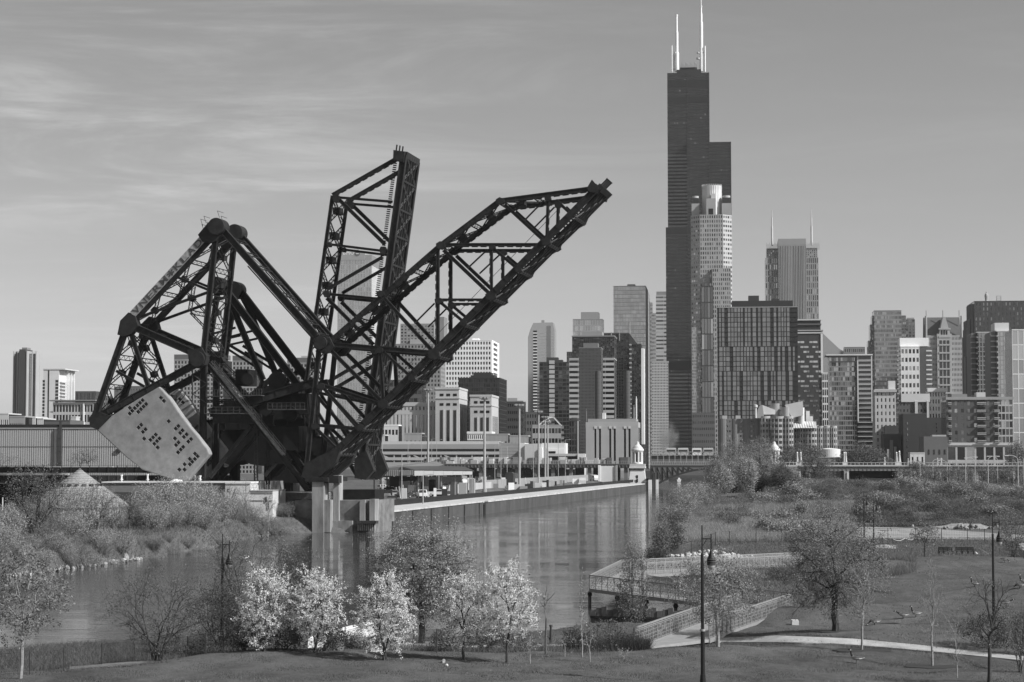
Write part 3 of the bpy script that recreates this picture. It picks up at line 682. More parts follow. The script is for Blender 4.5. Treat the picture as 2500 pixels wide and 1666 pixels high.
# ------------------------------------------------------------------ city buildings
GY = R(-6.06); ge = np.array([math.cos(GY), math.sin(GY), 0]); gn = np.array([-math.sin(GY), math.cos(GY), 0])
ZB = 2.9
class Bd:
    """a building whose street front runs along the city grid, px0..px1 at depth D"""
    def __init__(s, name, label, px0, px1, D, cat='building', group=None, yaw=None, z0=ZB):
        s.yaw = GY if yaw is None else yaw
        s.e = np.array([math.cos(s.yaw), math.sin(s.yaw), 0]); s.n = np.array([-math.sin(s.yaw), math.cos(s.yaw), 0])
        a = at(px0, 1125, D); s.A = np.array([a.x, a.y, 0.0]); s.D = D; s.px0 = px0
        s.W = s.u(px1); s.z0 = z0
        s.root = thing(name, label, cat, (s.A[0], s.A[1], z0), s.yaw, group)
        s.q = D / F
    def u(s, px, d=0.0):
        k = (px - 1250.0) / F; o = s.A + s.n * d
        return (k * o[1] - o[0]) / (s.e[0] - k * s.e[1])
    def z(s, py, d=0.0): return zat(py, s.D + d) - s.z0
    def depth(s, px_side):
        """depth so that the right-hand side wall ends at px_side"""
        k = (px_side - 1250.0) / F; o = s.A + s.e * s.W
        return (k * o[1] - o[0]) / (s.n[0] - k * s.n[1])
    def part(s, name, mb, m, label=None, kind=None):
        o = mb.build(name, m, s.root)
        if label: o['label'] = label
        if kind: o['kind'] = kind
        return o
    def box(s, name, m, u0, u1, d0, d1, z0, z1, label=None):
        mb = MB(); mb.box(u0, u1, d0, d1, z0, z1); return s.part(name, mb, m, label)
PANE_CACHE = {}
def pane_mesh(w, h, mats, mi):
    k = (round(w, 2), round(h, 2), mats[mi].name)
    if k not in PANE_CACHE:
        mb = MB(); mb.box(-w / 2, w / 2, -.06, .06, 0, h); PANE_CACHE[k] = mb.mesh('window', mats[mi])
    return PANE_CACHE[k]
def facade(b, o, dr, L_, z0, z1, nx, nz, fw, fh, wallm, gl=GL, rec=0.35, pw=None, hide=None, wts=None, single=None, name='window', seed=1, zoff=.5):
    """o=(u,d) start corner, dr=(du,dd) unit direction, outward normal to the right-hand side of dr looking down ... piers + spandrels in front of panes"""
    r = random.Random(seed * 77 + int(L_)); dr = np.array([dr[0], dr[1], 0.0]); nor = np.array([dr[1], -dr[0], 0.0]); o = np.array([o[0], o[1], 0.0])
    cw = L_ / nx; ch = (z1 - z0) / nz; ww = cw * fw; wh = ch * fh
    mb = MB(); up = np.array([0, 0, 1.0])
    pier = cw - ww
    if pier > 0.02:
        for i in range(nx + 1):
            c = i * cw; a = max(0, c - pier / 2); e_ = min(L_, c + pier / 2)
            mb.obox(o + dr * a + up * z0, dr * (e_ - a), nor * rec, up * (z1 - z0))
    sp = ch - wh
    if sp > 0.02:
        for j in range(nz + 1):
            c = z0 + j * ch; a = max(z0, c - sp * zoff); e_ = min(z1, c + sp * (1 - zoff))
            if e_ > a: mb.obox(o + dr * .003 + up * a, dr * (L_ - .006), nor * (rec - .03), up * (e_ - a))
    b.part('wall', mb, wallm)
    cpx, cpz = cw / b.q, ch / b.q
    indiv = (max(ww, wh) / b.q >= 8.5 and min(ww, wh) / b.q >= 3.2) if single is None else single
    ms = gl; wts = wts or [3, 3, 2, 1]
    ang = math.atan2(dr[1], dr[0]); rest = MB(); cnt = getattr(b, 'npane', 0)
    cells = [(i, j) for j in range(nz) for i in range(nx)]
    for (i, j) in cells:
        if hide and hide(i, j): continue
        k = r.choices(range(len(ms)), wts[:len(ms)])[0]
        zc = z0 + j * ch + sp * (1 - zoff); c = o + dr * ((i + .5) * cw) + nor * (rec * .3)
        if indiv and cnt < 290:
            ob = bpy.data.objects.new(name, pane_mesh(ww, wh, ms, k)); COL.objects.link(ob); ob.parent = b.root
            ob.location = (c[0], c[1], zc); ob.rotation_euler = (0, 0, ang); cnt += 1
        else:
            rest.obox(c - dr * ww / 2 + up * zc, dr * ww, nor * .06, up * wh, k)
    b.npane = cnt
    if rest.n: b.part(name if not indiv else name, rest, ms, kind='stuff')
    return ch, cw
def cell(b, px0, px1, npx): return max(1, round((px1 - px0) / npx))
def simple(name, label, px0, px1, ptop, D, wallm, nx, nz, fw, fh, side=None, pbot=1150, gl=GL, dep=None, sx=None, rec=.4, group=None, pent=None, core=None, wts=None, seed=1, top=0, single=None, leftside=None, roofm=None, swall=None):
    b = Bd(name, label, px0, px1, D, group=group)
    zt = b.z(ptop); dp = b.depth(side) if side else (dep or max(18, b.W * .7)); b.dp = dp; b.zt = zt
    cm = core or (gl[0])
    z0 = max(0, b.z(pbot)) if pbot < 1125 else 0
    zf = zt - top
    b.box('core', cm, .02, b.W - .02, .01, dp, 0, zf)
    facade(b, (0, 0), (1, 0), b.W, z0, zf, nx, nz, fw, fh, wallm, gl, rec, wts=wts, seed=seed, single=single)
    if side:
        facade(b, (b.W - .02, -rec + .01), (0, 1), dp, z0, zf, sx or max(2, round(nx * dp / b.W)), nz, fw, fh, swall or wallm, gl, rec, wts=wts, seed=seed + 5)
    if leftside:
        facade(b, (0.02, dp), (0, -1), dp + rec - .01, z0, zf, leftside, nz, fw, fh, wallm, gl, rec, wts=wts, seed=seed + 9)
    b.box('roof', roofm or wallm, -rec - .05 if leftside else 0, b.W + (rec if side else 0) + .05, -rec - .1, dp, zf, zt + .6)
    for (a, c_, t_, d0, d1) in (pent or []):
        b.box('penthouse', roofm or wallm, b.u(a), b.u(c_), d0, d1, zt + .6, b.z(t_))
    return b
def roof_clutter(b, u0, u1, z, n=6, m=GALV, hmax=3, seed=3):
    r = random.Random(seed)
    for i in range(n):
        u = r.uniform(u0, u1 - 2); w = r.uniform(1, 4); h = r.uniform(.6, hmax)
        b.box('rooftop_unit', m, u, u + w, 3 + r.uniform(0, 4), 9, z, z + h)
def M_(v, **k): return mat('facade_%03d' % int(v * 1000), v, 0.85, 0, 0.07, 0.08, **k)
# ---- left skyline
b = Bd('apartment_tower', 'tall rounded glass tower at the far left with a boxy crown', 28, 87, 2600, 'tower')
z = b.z(858); cxx = b.W / 2
mb = MB(); mb.lathe((cxx * .62, 12, 0), [(b.W * .31, 0), (b.W * .31, z)], 24); b.part('glass_bay', mb, GL[2])
mb = MB(); mb.lathe((cxx * 1.38, 12, 0), [(b.W * .31, 0), (b.W * .31, z - 3)], 24); b.part('glass_bay', mb, GLL[1])
b.box('glass_core', GLD[2], b.W * .36, b.W * .62, -8, 20, 0, z + 2); b.box('crown', M_(.2), b.W * .38, b.W * .60, 0, 14, z + 2, b.z(849))
for k in range(7):
    mb = MB(); x = b.W * (.02 + .16 * k); dd = -4 + 6 * abs(k - 3); mb.box(x, x + 1.0, -7.5 if 2 <= k <= 4 else -1, 12, 0, z); b.part('mullion', mb, M_(.35))
for k in range(40):
    mb = MB(); zz_ = (k + 1) * z / 41; mb.lathe((cxx * .62, 12, zz_), [(b.W * .313, 0), (b.W * .313, .5)], 20); mb.lathe((cxx * 1.38, 12, zz_ - 1), [(b.W * .313, 0), (b.W * .313, .5)], 20); b.part('floor_band', mb, M_(.16))
b = Bd('apartment_tower', 'slim white apartment tower with balconies down its sunny right side, far left', 103, 143, 1900, 'tower')
dp = b.depth(177); zt = b.z(903); b.box('wall', M_(.62), 0, b.W, 0, dp, 0, zt)
b.box('recessed_strip', GLD[0], b.u(116.5), b.u(119.5), -.15, 1, 0, zt - .5); b.box('roof', M_(.55), -.5, b.W + 6, -.5, dp, zt, zt + 1.0)
for k in range(26):
    zc = 3 + k * (zt - 12) / 26; b.box('balcony_opening', GLD[1], b.u(103.5), b.u(109), -.12, 1, zc, zc + 2.4); b.box('balcony_opening', GLD[2], b.u(135), b.W - .4, -.12, 1, zc, zc + 2.4)
    b.box('balcony', M_(.5), b.W + .05, b.W + 2.2, 2, dp * .45, zc, zc + 1.0); b.box('window', GL[1], b.W + .02, b.W + .3, dp * .55, dp * .9, zc, zc + 2.2)
for k in range(3): b.box('fin', WHITE, b.W + .1, b.W + 3.0, dp * (.5 + .2 * k), dp * (.5 + .2 * k) + 1.2, 0, zt)
simple('office_block', 'dark ribbed slab behind the low apartment block at far left', 182, 234, 957, 2100, M_(.07), 14, 3, .6, .9, gl=GLD, side=None)
simple('office_block', 'plain mid grey block just left of the counterweight frame', 231, 262, 968, 2000, M_(.16), 7, 14, .5, .5, gl=GLD)
b = simple('apartment_block', 'low apartment block with thin overhanging roof plate, left of the counterweight', 128, 228, 985, 1300, M_(.45), 13, 7, .72, .72, side=None, gl=GLD, wts=[2, 3, 2, 2])
b.box('roof', M_(.2), -2, b.W + 2, -2, 18, b.z(980), b.z(977)); b.box('fin', WHITE, b.u(204), b.u(207), -1.2, 0, 0, b.zt)
for k in range(7): b.box('balcony', M_(.35), -2.4, 0, 0, 6, b.zt * k / 7 + .5, b.zt * k / 7 + 1.5)
simple('low_building', 'low pale flat roofed building at the left edge behind the shed', -10, 22, 1012, 1000, M_(.5), 6, 3, .6, .5)
simple('low_building', 'low building with pale frame windows right of the left edge', 22, 62, 1019, 980, M_(.3), 8, 2, .7, .6, gl=GL)
simple('low_building', 'low white rooftop pavilion beside the rounded tower foot', 62, 88, 1021, 990, M_(.6), 5, 2, .6, .5)
simple('low_building', 'small pale box building at the foot of the slim white tower', 90, 107, 1024, 970, M_(.5), 3, 2, .5, .4)
simple('low_building', 'white box building lit on its right side, behind the long shed roof', 172, 185, 1020, 960, M_(.45), 1, 1, .01, .01, side=194)
b = Bd('low_building', 'long dark flat building just above the shed roof', 107, 172, 940); b.box('wall', M_(.10), 0, b.W, 0, 20, 0, b.z(1027)); b.box('parapet', M_(.14), -.1, b.W + .1, -.2, 20, b.z(1027), b.z(1026))
simple('office_block', 'grey slab seen through the back leg of the counterweight frame', 277, 352, 946, 1700, M_(.13), 16, 12, .5, .3, gl=GLD)
simple('office_block', 'wide plain grey building behind the near counterweight', 288, 425, 945, 1500, M_(.14), 20, 16, .3, .3, gl=GLD)
for i, (a, c_, t_) in enumerate([(423, 545, 866), (566, 626, 869), (700, 765, 874)]):
    lab = ['gridded apartment block with dark top band, seen behind the tower post', 'gridded apartment block seen between the two bridge frames', 'gridded apartment block seen under the long operating strut'][i]
    b = simple('apartment_block', lab, a, c_, t_ + 14, 1400, M_(.30), max(6, (c_ - a) // 8), 26, .62, .62, gl=GLD, wts=[1, 3, 3, 2], pent=None)
    b.box('top_band', M_(.12), 0, b.W, -.5, 20, b.zt + .6, b.z(t_)); b.box('rooftop_unit', M_(.4), b.W * .5, b.W * .8, 2, 10, b.z(t_), b.z(t_ - 5))
# bank tower
b = Bd('office_tower', 'tall pale glass tower with roof sign, seen through the upright leaf', 822, 906, 2300, 'tower')
dp = b.depth(926); zt = b.z(617); b.box('core', GLL[1], .05, b.W - .05, .05, dp, 0, zt - 3)
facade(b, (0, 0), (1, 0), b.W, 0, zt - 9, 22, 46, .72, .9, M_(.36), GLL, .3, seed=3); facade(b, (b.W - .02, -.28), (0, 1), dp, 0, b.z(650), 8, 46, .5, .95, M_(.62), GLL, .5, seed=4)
b.box('sign_band', M_(.30), .1, b.W * .8, -.4, dp, zt - 9, zt); b.box('crown', M_(.34), 2, b.W * .6, 6, dp - 6, zt, zt + 4)
def sign(root, s, x0, zc, h, y, m, mirror=False):
    me = text_mesh(s); xs = [v.co.x for v in me.vertices]; ys = [v.co.y for v in me.vertices]; k = h / (max(ys) - min(ys))
    me.transform(Matrix.Translation((-min(xs), -min(ys), 0))); me.transform(Matrix(((k, 0, 0, x0), (0, 0, -1, y), (0, k, 0, zc), (0, 0, 0, 1))))
    me.materials.clear(); me.materials.append(m); o = link('sign_letter', me, root); return (max(xs) - min(xs)) * k
x_ = b.u(836)
for ch in 'BMO':
    x_ += sign(b.root, ch, x_, b.z(622.5), 4.3, -.5, M_(.7)) + .7
mb = MB(); mb.cyl((b.u(871), -.45, b.z(620)), (b.u(871), -.7, b.z(620)), 2.9, n=24); b.part('sign_roundel', mb, M_(.12))
b.box('sign_roundel_bar', M_(.7), b.u(867.5), b.u(874.5), -.95, -.72, b.z(621.5), b.z(619.8))
# stepped tower behind the long leaf
b = simple('office_tower', 'stepped gridded tower seen through the lower panels of the long leaf', 962, 1075, 842, 1500, M_(.25), 14, 30, .55, .55, gl=GLD, side=1086, wts=[1, 2, 3, 2])
b.box('wall', M_(.24), b.u(975), b.u(1058), 4, 26, b.zt, b.z(790)); facade(b, (b.u(975), 4), (1, 0), b.u(1058) - b.u(975), b.zt + 1, b.z(793), 10, 6, .6, .55, M_(.25), GL, .4, seed=8)
b.box('wall', M_(.2), b.u(1056), b.u(1080), 8, 26, b.zt, b.z(773)); b.box('wall', M_(.34), b.u(1000), b.u(1060), 1, 4, b.zt, b.z(829))
b = simple('office_tower', 'bright white office slab with square black windows, right of the leaf', 1040, 1199, 833, 1700, M_(.78), 23, 26, .56, .56, side=1217, sx=1, gl=GLD, rec=.7, wts=[4, 3, 2, 0], pent=[(1150, 1165, 826, 8, 20)])
simple('office_block', 'grey banded office block below the long leaf', 940, 1030, 930, 1350, M_(.10), 9, 12, .9, .5, gl=GLD)
b = simple('office_building', 'black glass office building with a stepped penthouse, behind the old post office', 1119, 1218, 925, 1250, M_(.035), 24, 22, .85, .8, side=1236, gl=GLD, pent=[(1147, 1205, 916, 4, 20), (1153, 1196, 909, 6, 18)], roofm=M_(.03), wts=[3, 3, 1, 0])
simple('office_block', 'low dark block right of the black glass building', 1234, 1277, 981, 1300, M_(.06), 9, 10, .6, .4, gl=GLD, pent=[(1238, 1262, 972, 2, 10)], roofm=M_(.3))
simple('office_block', 'low grey block with parapet in front of the curved tower', 1262, 1310, 1008, 1380, M_(.13), 8, 9, .5, .5, gl=GLD)
# old post office: long wing, two towers, link
wl = M_(.42)
b = Bd('post_office', 'massive old limestone post office with two square towers and tall dark window strips', 930, 1067, 1100)
zt = b.z(983); b.box('core', GLD[1], .02, b.W - .02, .02, 40, 0, zt - 1); ch = b.z(1005)
facade(b, (0, 0), (1, 0), b.W, 4, b.z(1012), 15, 1, .36, .98, wl, GL, .8, seed=2, single=True); facade(b, (0, 0), (1, 0), b.W, b.z(1004), zt - 2, 15, 1, .42, .72, wl, GL, .8, seed=3, single=True)
b.box('cornice', wl, -.1, b.W, -1.1, 40, zt - 2, zt); b.box('frieze', wl, 0, b.W, -.84, 0, b.z(1012), b.z(1004)); b.box('plinth', M_(.3), 0, b.W, -1.2, .5, 0, 4.2)
for (p0, p1, ps, pt, nst, nm) in [(1063, 1121, 1141, 949, 3, 'a'), (1148, 1200, 1217, 967, 3, 'b')]:
    u0, u1 = b.u(p0, -6), b.u(p1, -6); zt2 = b.z(pt); k = (ps - 1250.0) / F; o = b.A + b.e * u1 + b.n * -6; dp = (k * o[1] - o[0]) / (b.n[0] - k * b.n[1])
    b.box('tower', wl, u0, u1, -6, -6 + dp, 0, zt2, 'square limestone corner tower'); Wt = u1 - u0
    for i in range(3):
        x0 = u0 + Wt * (.20 + .28 * i); x1 = x0 + Wt * .12
        b.box('window', GLD[2], x0, x1, -6.12, -5.9, 3, b.z(pt + 54))
        b.box('pilaster', wl, x1 + .1, x1 + Wt * .05, -6.7, -5.9, 3, b.z(pt + 52))
        for pz in (12, 35): b.box('window', GLD[0], x0 - .2, x1 + .3, -6.1, -5.9, b.z(pt + pz + 8), b.z(pt + pz + 2))
    b.box('cornice', wl, u0 - .3, u1 + .3, -6.4, -6 + dp, b.z(pt + 26), b.z(pt + 24)); b.box('cornice', wl, u0 - .3, u1 + .3, -6.4, -6 + dp, zt2 - .8, zt2 + .3)
    for i in range(5): b.box('window', GLL[2], u1 + .01, u1 + .1, -6 + dp * (.15 + .16 * i), -6 + dp * (.23 + .16 * i), 3, b.z(pt + 50))
b.box('link_wing', wl, b.u(1137), b.u(1154), 14, 34, 0, b.z(980))
b2 = Bd('low_building', 'low white building with a row of small openings in front of the post office towers', 1141, 1200, 1050); zt = b2.z(1054)
b2.box('core', GLD[1], .02, b2.W - .02, .02, 15, 0, zt - 1); facade(b2, (0, 0), (1, 0), b2.W, b2.z(1075), zt - 1.2, 12, 1, .5, .6, M_(.7), GLD, .5, seed=4); b2.box('roof', M_(.7), -.2, b2.W + .2, -.7, 15, zt - 1.2, zt); b2.box('wall', M_(.5), 0, b2.W, -.2, 1, 0, b2.z(1075))
# curved tower
b = Bd('apartment_tower', 'pale curved tower with a notch of balconies down its left edge', 1289, 1354, 2100, 'tower'); zt = b.z(789)
pr = [(0, 0), (b.W, 0), (b.W, 22), (0, 22)]
mb = MB(); zs = b.z(824)
mb.prism([(0, 0, 0), (b.W, 0, 0), (b.W, 0, b.z(808)), (b.W * .93, 0, zt + .5), (b.W * .2, 0, zt), (b.W * .08, 0, b.z(806)), (0, 0, zs)], (0, 22, 0)); b.part('glass_wall', mb, GLL[2])
for k in range(44):
    zc = 4 + k * (zt - 12) / 44; b.box('balcony', WHITE, b.W * .20, b.W * .34, -1.2, .1, zc, zc + 1.1); b.box('balcony_opening', GLD[0], b.W * .20, b.W * .34, -.14, .1, zc + 1.1, zc + 3.2)
    b.box('floor_band', M_(.34), b.W * .35, b.W * .97, -.15, .1, zc, zc + .5)
b.box('service_strip', M_(.18), b.W * .70, b.W * .86, -.3, .1, 0, zt - 3); b.box('crown', M_(.3), b.W * .5, b.W * .62, 2, 8, zt, zt + 3)
b = simple('office_tower', 'dark office tower with one pale banded bay, left of the power station', 1317, 1392, 886, 1500, M_(.055), 8, 28, .9, .7, gl=GLD, pent=[(1334, 1362, 873, 1, 10), (1362, 1373, 879, 1, 10)], roofm=M_(.05))
for k in range(22): b.box('pale_panel', M_(.42), b.u(1341), b.u(1354), -.9, -.4, 6 + k * b.zt / 28 * 1.22, 8.6 + k * b.zt / 28 * 1.22)
simple('office_tower', 'two tier pale glass office tower behind the dark slab', 1399, 1472, 781, 1900, M_(.30), 12, 26, .9, .8, gl=GLL, pent=[(1418, 1461, 762, 3, 24)], roofm=GLL[0])
simple('office_block', 'narrow dark block left of the half glass tower', 1384, 1397, 861, 1600, M_(.08), 3, 30, .6, .6, gl=GLD)
b = simple('office_tower', 'tower with black glass top over pale banded floors', 1390, 1500, 877, 1300, M_(.40), 5, 22, .97, .48, gl=GLD, side=None, dep=30, wts=[2, 3, 1, 0])
b.box('glass_top', GLD[0], b.u(1397), b.u(1500), .2, 28, b.zt, b.z(823)); facade(b, (b.u(1397), .2), (1, 0), b.u(1500) - b.u(1397), b.zt + .6, b.z(825), 22, 12, .86, .84, M_(.05), GLD, .2, seed=5)
b.box('roof', M_(.2), b.u(1396), b.u(1501), -.2, 28, b.z(823), b.z(820)); b.box('penthouse', M_(.26), b.u(1420), b.u(1470), 3, 20, b.z(820), b.z(810))
simple('office_tower', 'plain dark brown slab tower rising behind the power station', 1414, 1468, 851, 1180, M_(.075), 16, 40, .35, .5, gl=GLD, pent=[(1424, 1460, 838, 1, 10)], roofm=M_(.16))
b = simple('apartment_tower', 'tall black apartment tower with balconies at its right edge and a thin mast', 1471, 1536, 815, 1500, M_(.03), 10, 46, .8, .8, gl=GLD, side=1556, wts=[4, 3, 2, 0], roofm=M_(.12))
for k in range(34): b.box('balcony', M_(.4), b.u(1537), b.u(1537) + 4, -2, 3, b.zt - 9 - k * 3.4, b.zt - 8 - k * 3.4)
for i in range(3): b.box('frame_fin', M_(.3), b.u(1472 + 20 * i), b.u(1474 + 20 * i), -1, .1, b.z(833), b.zt + 1)
mb = MB(); mb.cyl((b.u(1537), 3, b.zt), (b.u(1537), 3, b.zt + 9), .5); mb.cyl((b.u(1537), 3, b.zt + 9), (b.u(1537), 3, b.z(785)), .2); b.part('mast', mb, M_(.25))
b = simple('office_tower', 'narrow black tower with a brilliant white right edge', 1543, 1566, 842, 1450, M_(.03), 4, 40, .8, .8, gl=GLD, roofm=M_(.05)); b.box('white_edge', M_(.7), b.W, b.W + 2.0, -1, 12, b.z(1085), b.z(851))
simple('office_tower', 'tallest pale blue glass slab left of the black skyscraper', 1499, 1577, 700, 2300, M_(.50), 20, 46, .92, .9, side=1587, gl=GLL, pent=[(1532, 1551, 694, 4, 20)], roofm=M_(.36))
simple('office_tower', 'thin pale tower just right of the tall glass slab', 1587, 1594, 740, 2500, M_(.34), 3, 40, .8, .5, gl=GLL)
simple('office_tower', 'lower thin pale tower beside the black skyscraper', 1592, 1604, 766, 2450, M_(.38), 4, 40, .8, .5, gl=GLL)
b = simple('office_tower', 'pale banded tower partly hidden by the black skyscraper', 1603, 1640, 722, 2400, M_(.46), 2, 44, .97, .45, gl=GL, pent=None); b.box('roof_screen', M_(.2), .5, b.W, 2, 4, b.zt, b.z(712))
simple('office_tower', 'grid fronted mid rise tower at the left foot of the black skyscraper', 1592, 1632, 884, 1900, M_(.40), 11, 38, .45, .5, gl=GLD)
# ---- black skyscraper
BK = M_(.022); BG = [glass('skyscraper_glass', .045, .2), glass('skyscraper_glass2', .06, .2), glass('skyscraper_glass3', .09, .2), glass('skyscraper_glass4', .3, .2)]
b = Bd('skyscraper', 'tallest black stepped skyscraper with two white antennas', 1628, 1788, 2250, 'skyscraper')
T = b.W / 3; LOU = M_(.012)
tubes = [(0, 0, 555), (1, 0, 341), (2, 0, 560), (0, 1, 178), (1, 1, 178), (2, 1, 347), (0, 2, 555), (1, 2, 178), (2, 2, 347)]
for (i, j, pt) in tubes:
    zt = b.z(pt, j * T - 4 * (i + 1) / 2); u0 = i * T + (1.8 if (i == 0 and j) else 0); u1 = (i + 1) * T
    d0 = j * T; b.box('tube', BK, u0, u1 - .12, d0 + .35, d0 + T, 0, zt)
    if j <= 1:
        nz = int(zt / 4.0); z0f = 0
        if j == 1: z0f = {0: b.z(560), 1: b.z(345), 2: b.z(650)}[i]
        nzz = max(4, int((zt - z0f) / 4.0))
        zl_ = b.z(910) if j == 0 else z0f; zh_ = b.z(368) if (i == 0 and j == 1) else zt - 2
        if j == 0: facade(b, (u0, d0 + .35), (1, 0), u1 - u0 - .12, 0, zl_, 10, int(zl_ / 4), .86, .5, BK, [glass('reflect_bright_glass', .12, .2), glass('reflect_bright_glass2', .16, .2), glass('reflect_bright_glass3', .2, .2)], .3, wts=[3, 4, 2], seed=i)  # brighter panes: stronger reflection on the lower floors put into the glass colour
        if i == 0 and j == 1: facade(b, (u0, d0 + .35), (1, 0), u1 - u0 - .12, z0f, zh_, 8, int((zh_ - z0f) / 3.95), .9, .55, BK, [glass('reflect_bright_glass', .12, .2), BG[2]], .3, wts=[4, 2], seed=9)  # the brighter pane set again, on the upper left tube
        zs_ = zh_ if (i == 0 and j == 1) else zl_
        facade(b, (u0, d0 + .35), (1, 0), u1 - u0 - .12, zs_, zt - 2, 15, max(4, int((zt - 2 - zs_) / 4)), .80, .52, BK, BG, .3, wts=[6, 4, 2, .12], seed=i + 3 * j)
        for pz in ((186, 205), (228, 242), (555, 572), (885, 905)):
            if zt > b.z(pz[0]) - 1 and b.z(pz[1]) > z0f: b.box('louvre_band', LOU, u0 + .2, u1 - .3, d0 - .12, d0 + .3, b.z(pz[1]), b.z(pz[0]) - .3)
    mb = MB(); mb.box(u1 - .5, u1 + .5, d0 - .3, d0 + .5, 0, zt); b.part('corner_strip', mb, BK)
facade(b, (b.W, T), (0, 1), T * 2, b.z(660), b.z(349), 20, 70, .8, .55, M_(.06), BG, .3, seed=20)
facade(b, (2 * T, T), (0, 1), T * 2, b.z(345), b.z(180), 20, 40, .8, .55, M_(.06), BG, .3, seed=21)
zt = b.z(178, T - 4)
b.box('crown', BK, b.u(1656, 30), b.u(1716, 30), 30, 60, zt, zt + 5); b.box('crown', BK, b.u(1664, 30), b.u(1706, 30), 32, 58, zt + 5, zt + 8)
for k in range(16): b.box('rooftop_dish', M_(.2), b.u(1664 + 2.7 * k, 30), b.u(1665 + 2.7 * k, 30), 30, 31, zt + 7, zt + 10 + (k * 7 % 4))
WH = M_(.8)
def mast(px, d, segs, name='antenna'):
    mb = MB(); u = b.u(px, d)
    for (p0, p1, r_) in segs: mb.cyl((u, d, b.z(p0, d)), (u, d, b.z(p1, d)), r_, n=10)
    return b.part(name, mb, WH)
mast(1656.5, 40, [(176, 130, 2.6), (130, 79, 1.9), (79, 40, 1.25), (40, 37, 1.6)]); mast(1717, 40, [(177, 128, 2.4), (128, 57, 2.1), (57, 35, 1.5), (35, 19, 1.0), (19, 17, 1.5), (17, -2, .5)])
mast(1644.5, 34, [(178, 112, .6)]); mast(1650, 42, [(172, 134, 1.7)]); mast(1726, 38, [(178, 115, .9)])
mb = MB()
for px, py, r_ in ((1709, 131, 1.6), (1709, 145, 2.0), (1652, 130, 1.2)): mb.cyl((b.u(px, 34), 34, b.z(py + 2, 34)), (b.u(px, 34), 34, b.z(py - 2, 34)), r_)
for y_ in (130, 167): mb.box(b.u(1645, 38), b.u(1659, 38), 38, 39, b.z(y_ + 1, 38), b.z(y_, 38))
mb.box(b.u(1707, 38), b.u(1725, 38), 38, 39, b.z(132, 38), b.z(130, 38)); b.part('antenna_bracket', mb, M_(.4))
# white crowned tower in front
b = Bd('office_tower', 'granite tower with a white cylinder crown in front of the black skyscraper', 1690, 1789, 1950, 'tower')
GP = M_(.32); GPL = M_(.42)
zt = b.z(525); Wd = b.W; ch_ = Wd * .22
def octo(u0, u1, d0, d1, c, z0, z1, nm, m):
    mb = MB(); mb.prism([(u0 + c, d0, z0), (u1 - c, d0, z0), (u1, d0 + c, z0), (u1, d1 - c, z0), (u1 - c, d1, z0), (u0 + c, d1, z0), (u0, d1 - c, z0), (u0, d0 + c, z0)], (0, 0, z1 - z0)); return b.part(nm, mb, m)
octo(0, Wd, 0, Wd, ch_, 0, zt, 'shaft', GLD[2])
c2 = math.sqrt(.5)
facade(b, (ch_, 0), (1, 0), Wd - 2 * ch_, 0, zt, 10, 56, .55, .62, GP, GL, .4, seed=31); facade(b, (0, ch_), (c2, -c2), ch_ / c2, 0, zt, 4, 56, .7, .5, GPL, GL, .4, seed=32)
facade(b, (Wd - ch_, 0), (c2, c2), ch_ / c2, 0, zt, 4, 56, .7, .5, GPL, GL, .4, seed=33); facade(b, (Wd, ch_), (0, 1), Wd - 2 * ch_, 0, zt, 8, 56, .6, .5, GPL, GL, .4, seed=34)
for (p0, p1, pt, d0) in [(1741, 1786, 657, -6), (1690, 1712, 800, -5)]:
    u0, u1 = b.u(p0), b.u(p1); b.box('setback_wing', GLD[2], u0, u1, d0, 3, 0, b.z(pt)); facade(b, (u0, d0), (1, 0), u1 - u0, 0, b.z(pt), 9, 44, .55, .62, GP, GL, .4, seed=36 + int(p0))
for (p0, p1) in [(1691, 1710), (1765, 1788)]:
    u0, u1 = b.u(p0, 8), b.u(p1, 8)
    b.box('corner_turret', GP, u0, u1, 8, 8 + (u1 - u0), zt, b.z(495)); b.box('corner_turret', GLD[1], u0 + .8, u1 - .8, 8.5, 7 + (u1 - u0), b.z(495), b.z(481)); mb = MB(); mb.cyl(((u0 + u1) / 2, 12, b.z(481)), ((u0 + u1) / 2, 12, b.z(476)), (u1 - u0) * .42, n=16); b.part('turret_drum', mb, GPL)
mb = MB(); uc = b.u(1741, 18); mb.cyl((uc, 18, zt), (uc, 18, b.z(456, 18)), b.u(1765, 18) - uc, n=40); b.part('crown_cylinder', mb, M_(.66))
mb = MB()
for k in range(32):
    a = k * math.tau / 32; r_ = b.u(1765, 18) - uc; mb.box(uc + r_ * math.cos(a) - .3, uc + r_ * math.cos(a) + .3, 18 + r_ * math.sin(a) - .3, 18 + r_ * math.sin(a) + .3, b.z(460), b.z(453, 18))
    mb.box(uc + r_ * 1.005 * math.cos(a) - .18, uc + r_ * 1.005 * math.cos(a) + .18, 18 + r_ * 1.005 * math.sin(a) - .18, 18 + r_ * 1.005 * math.sin(a) + .18, zt, b.z(460))
b.part('crown_finial', mb, M_(.5), kind='stuff')
b.box('crown_block', GP, b.u(1727), b.u(1750), 1, 8, zt, b.z(485)); b.box('entry_arch', GLD[0], b.u(1733), b.u(1744), .8, 1.2, zt, b.z(510)); b.box('crown_block', M_(.5), b.u(1739), b.u(1749), 2, 9, b.z(485), b.z(473))
u0, u1 = b.u(1714, -7), b.u(1743, -7); b.box('glass_bay', GLD[1], u0, u1, -7, -2, b.z(1010), b.z(700)); facade(b, (u0, -7), (1, 0), u1 - u0, b.z(1010), b.z(702), 4, 8, .8, .93, M_(.04), [GL[1], GL[2], GL[2], GL[3]], .4, seed=41, single=True, zoff=.5)
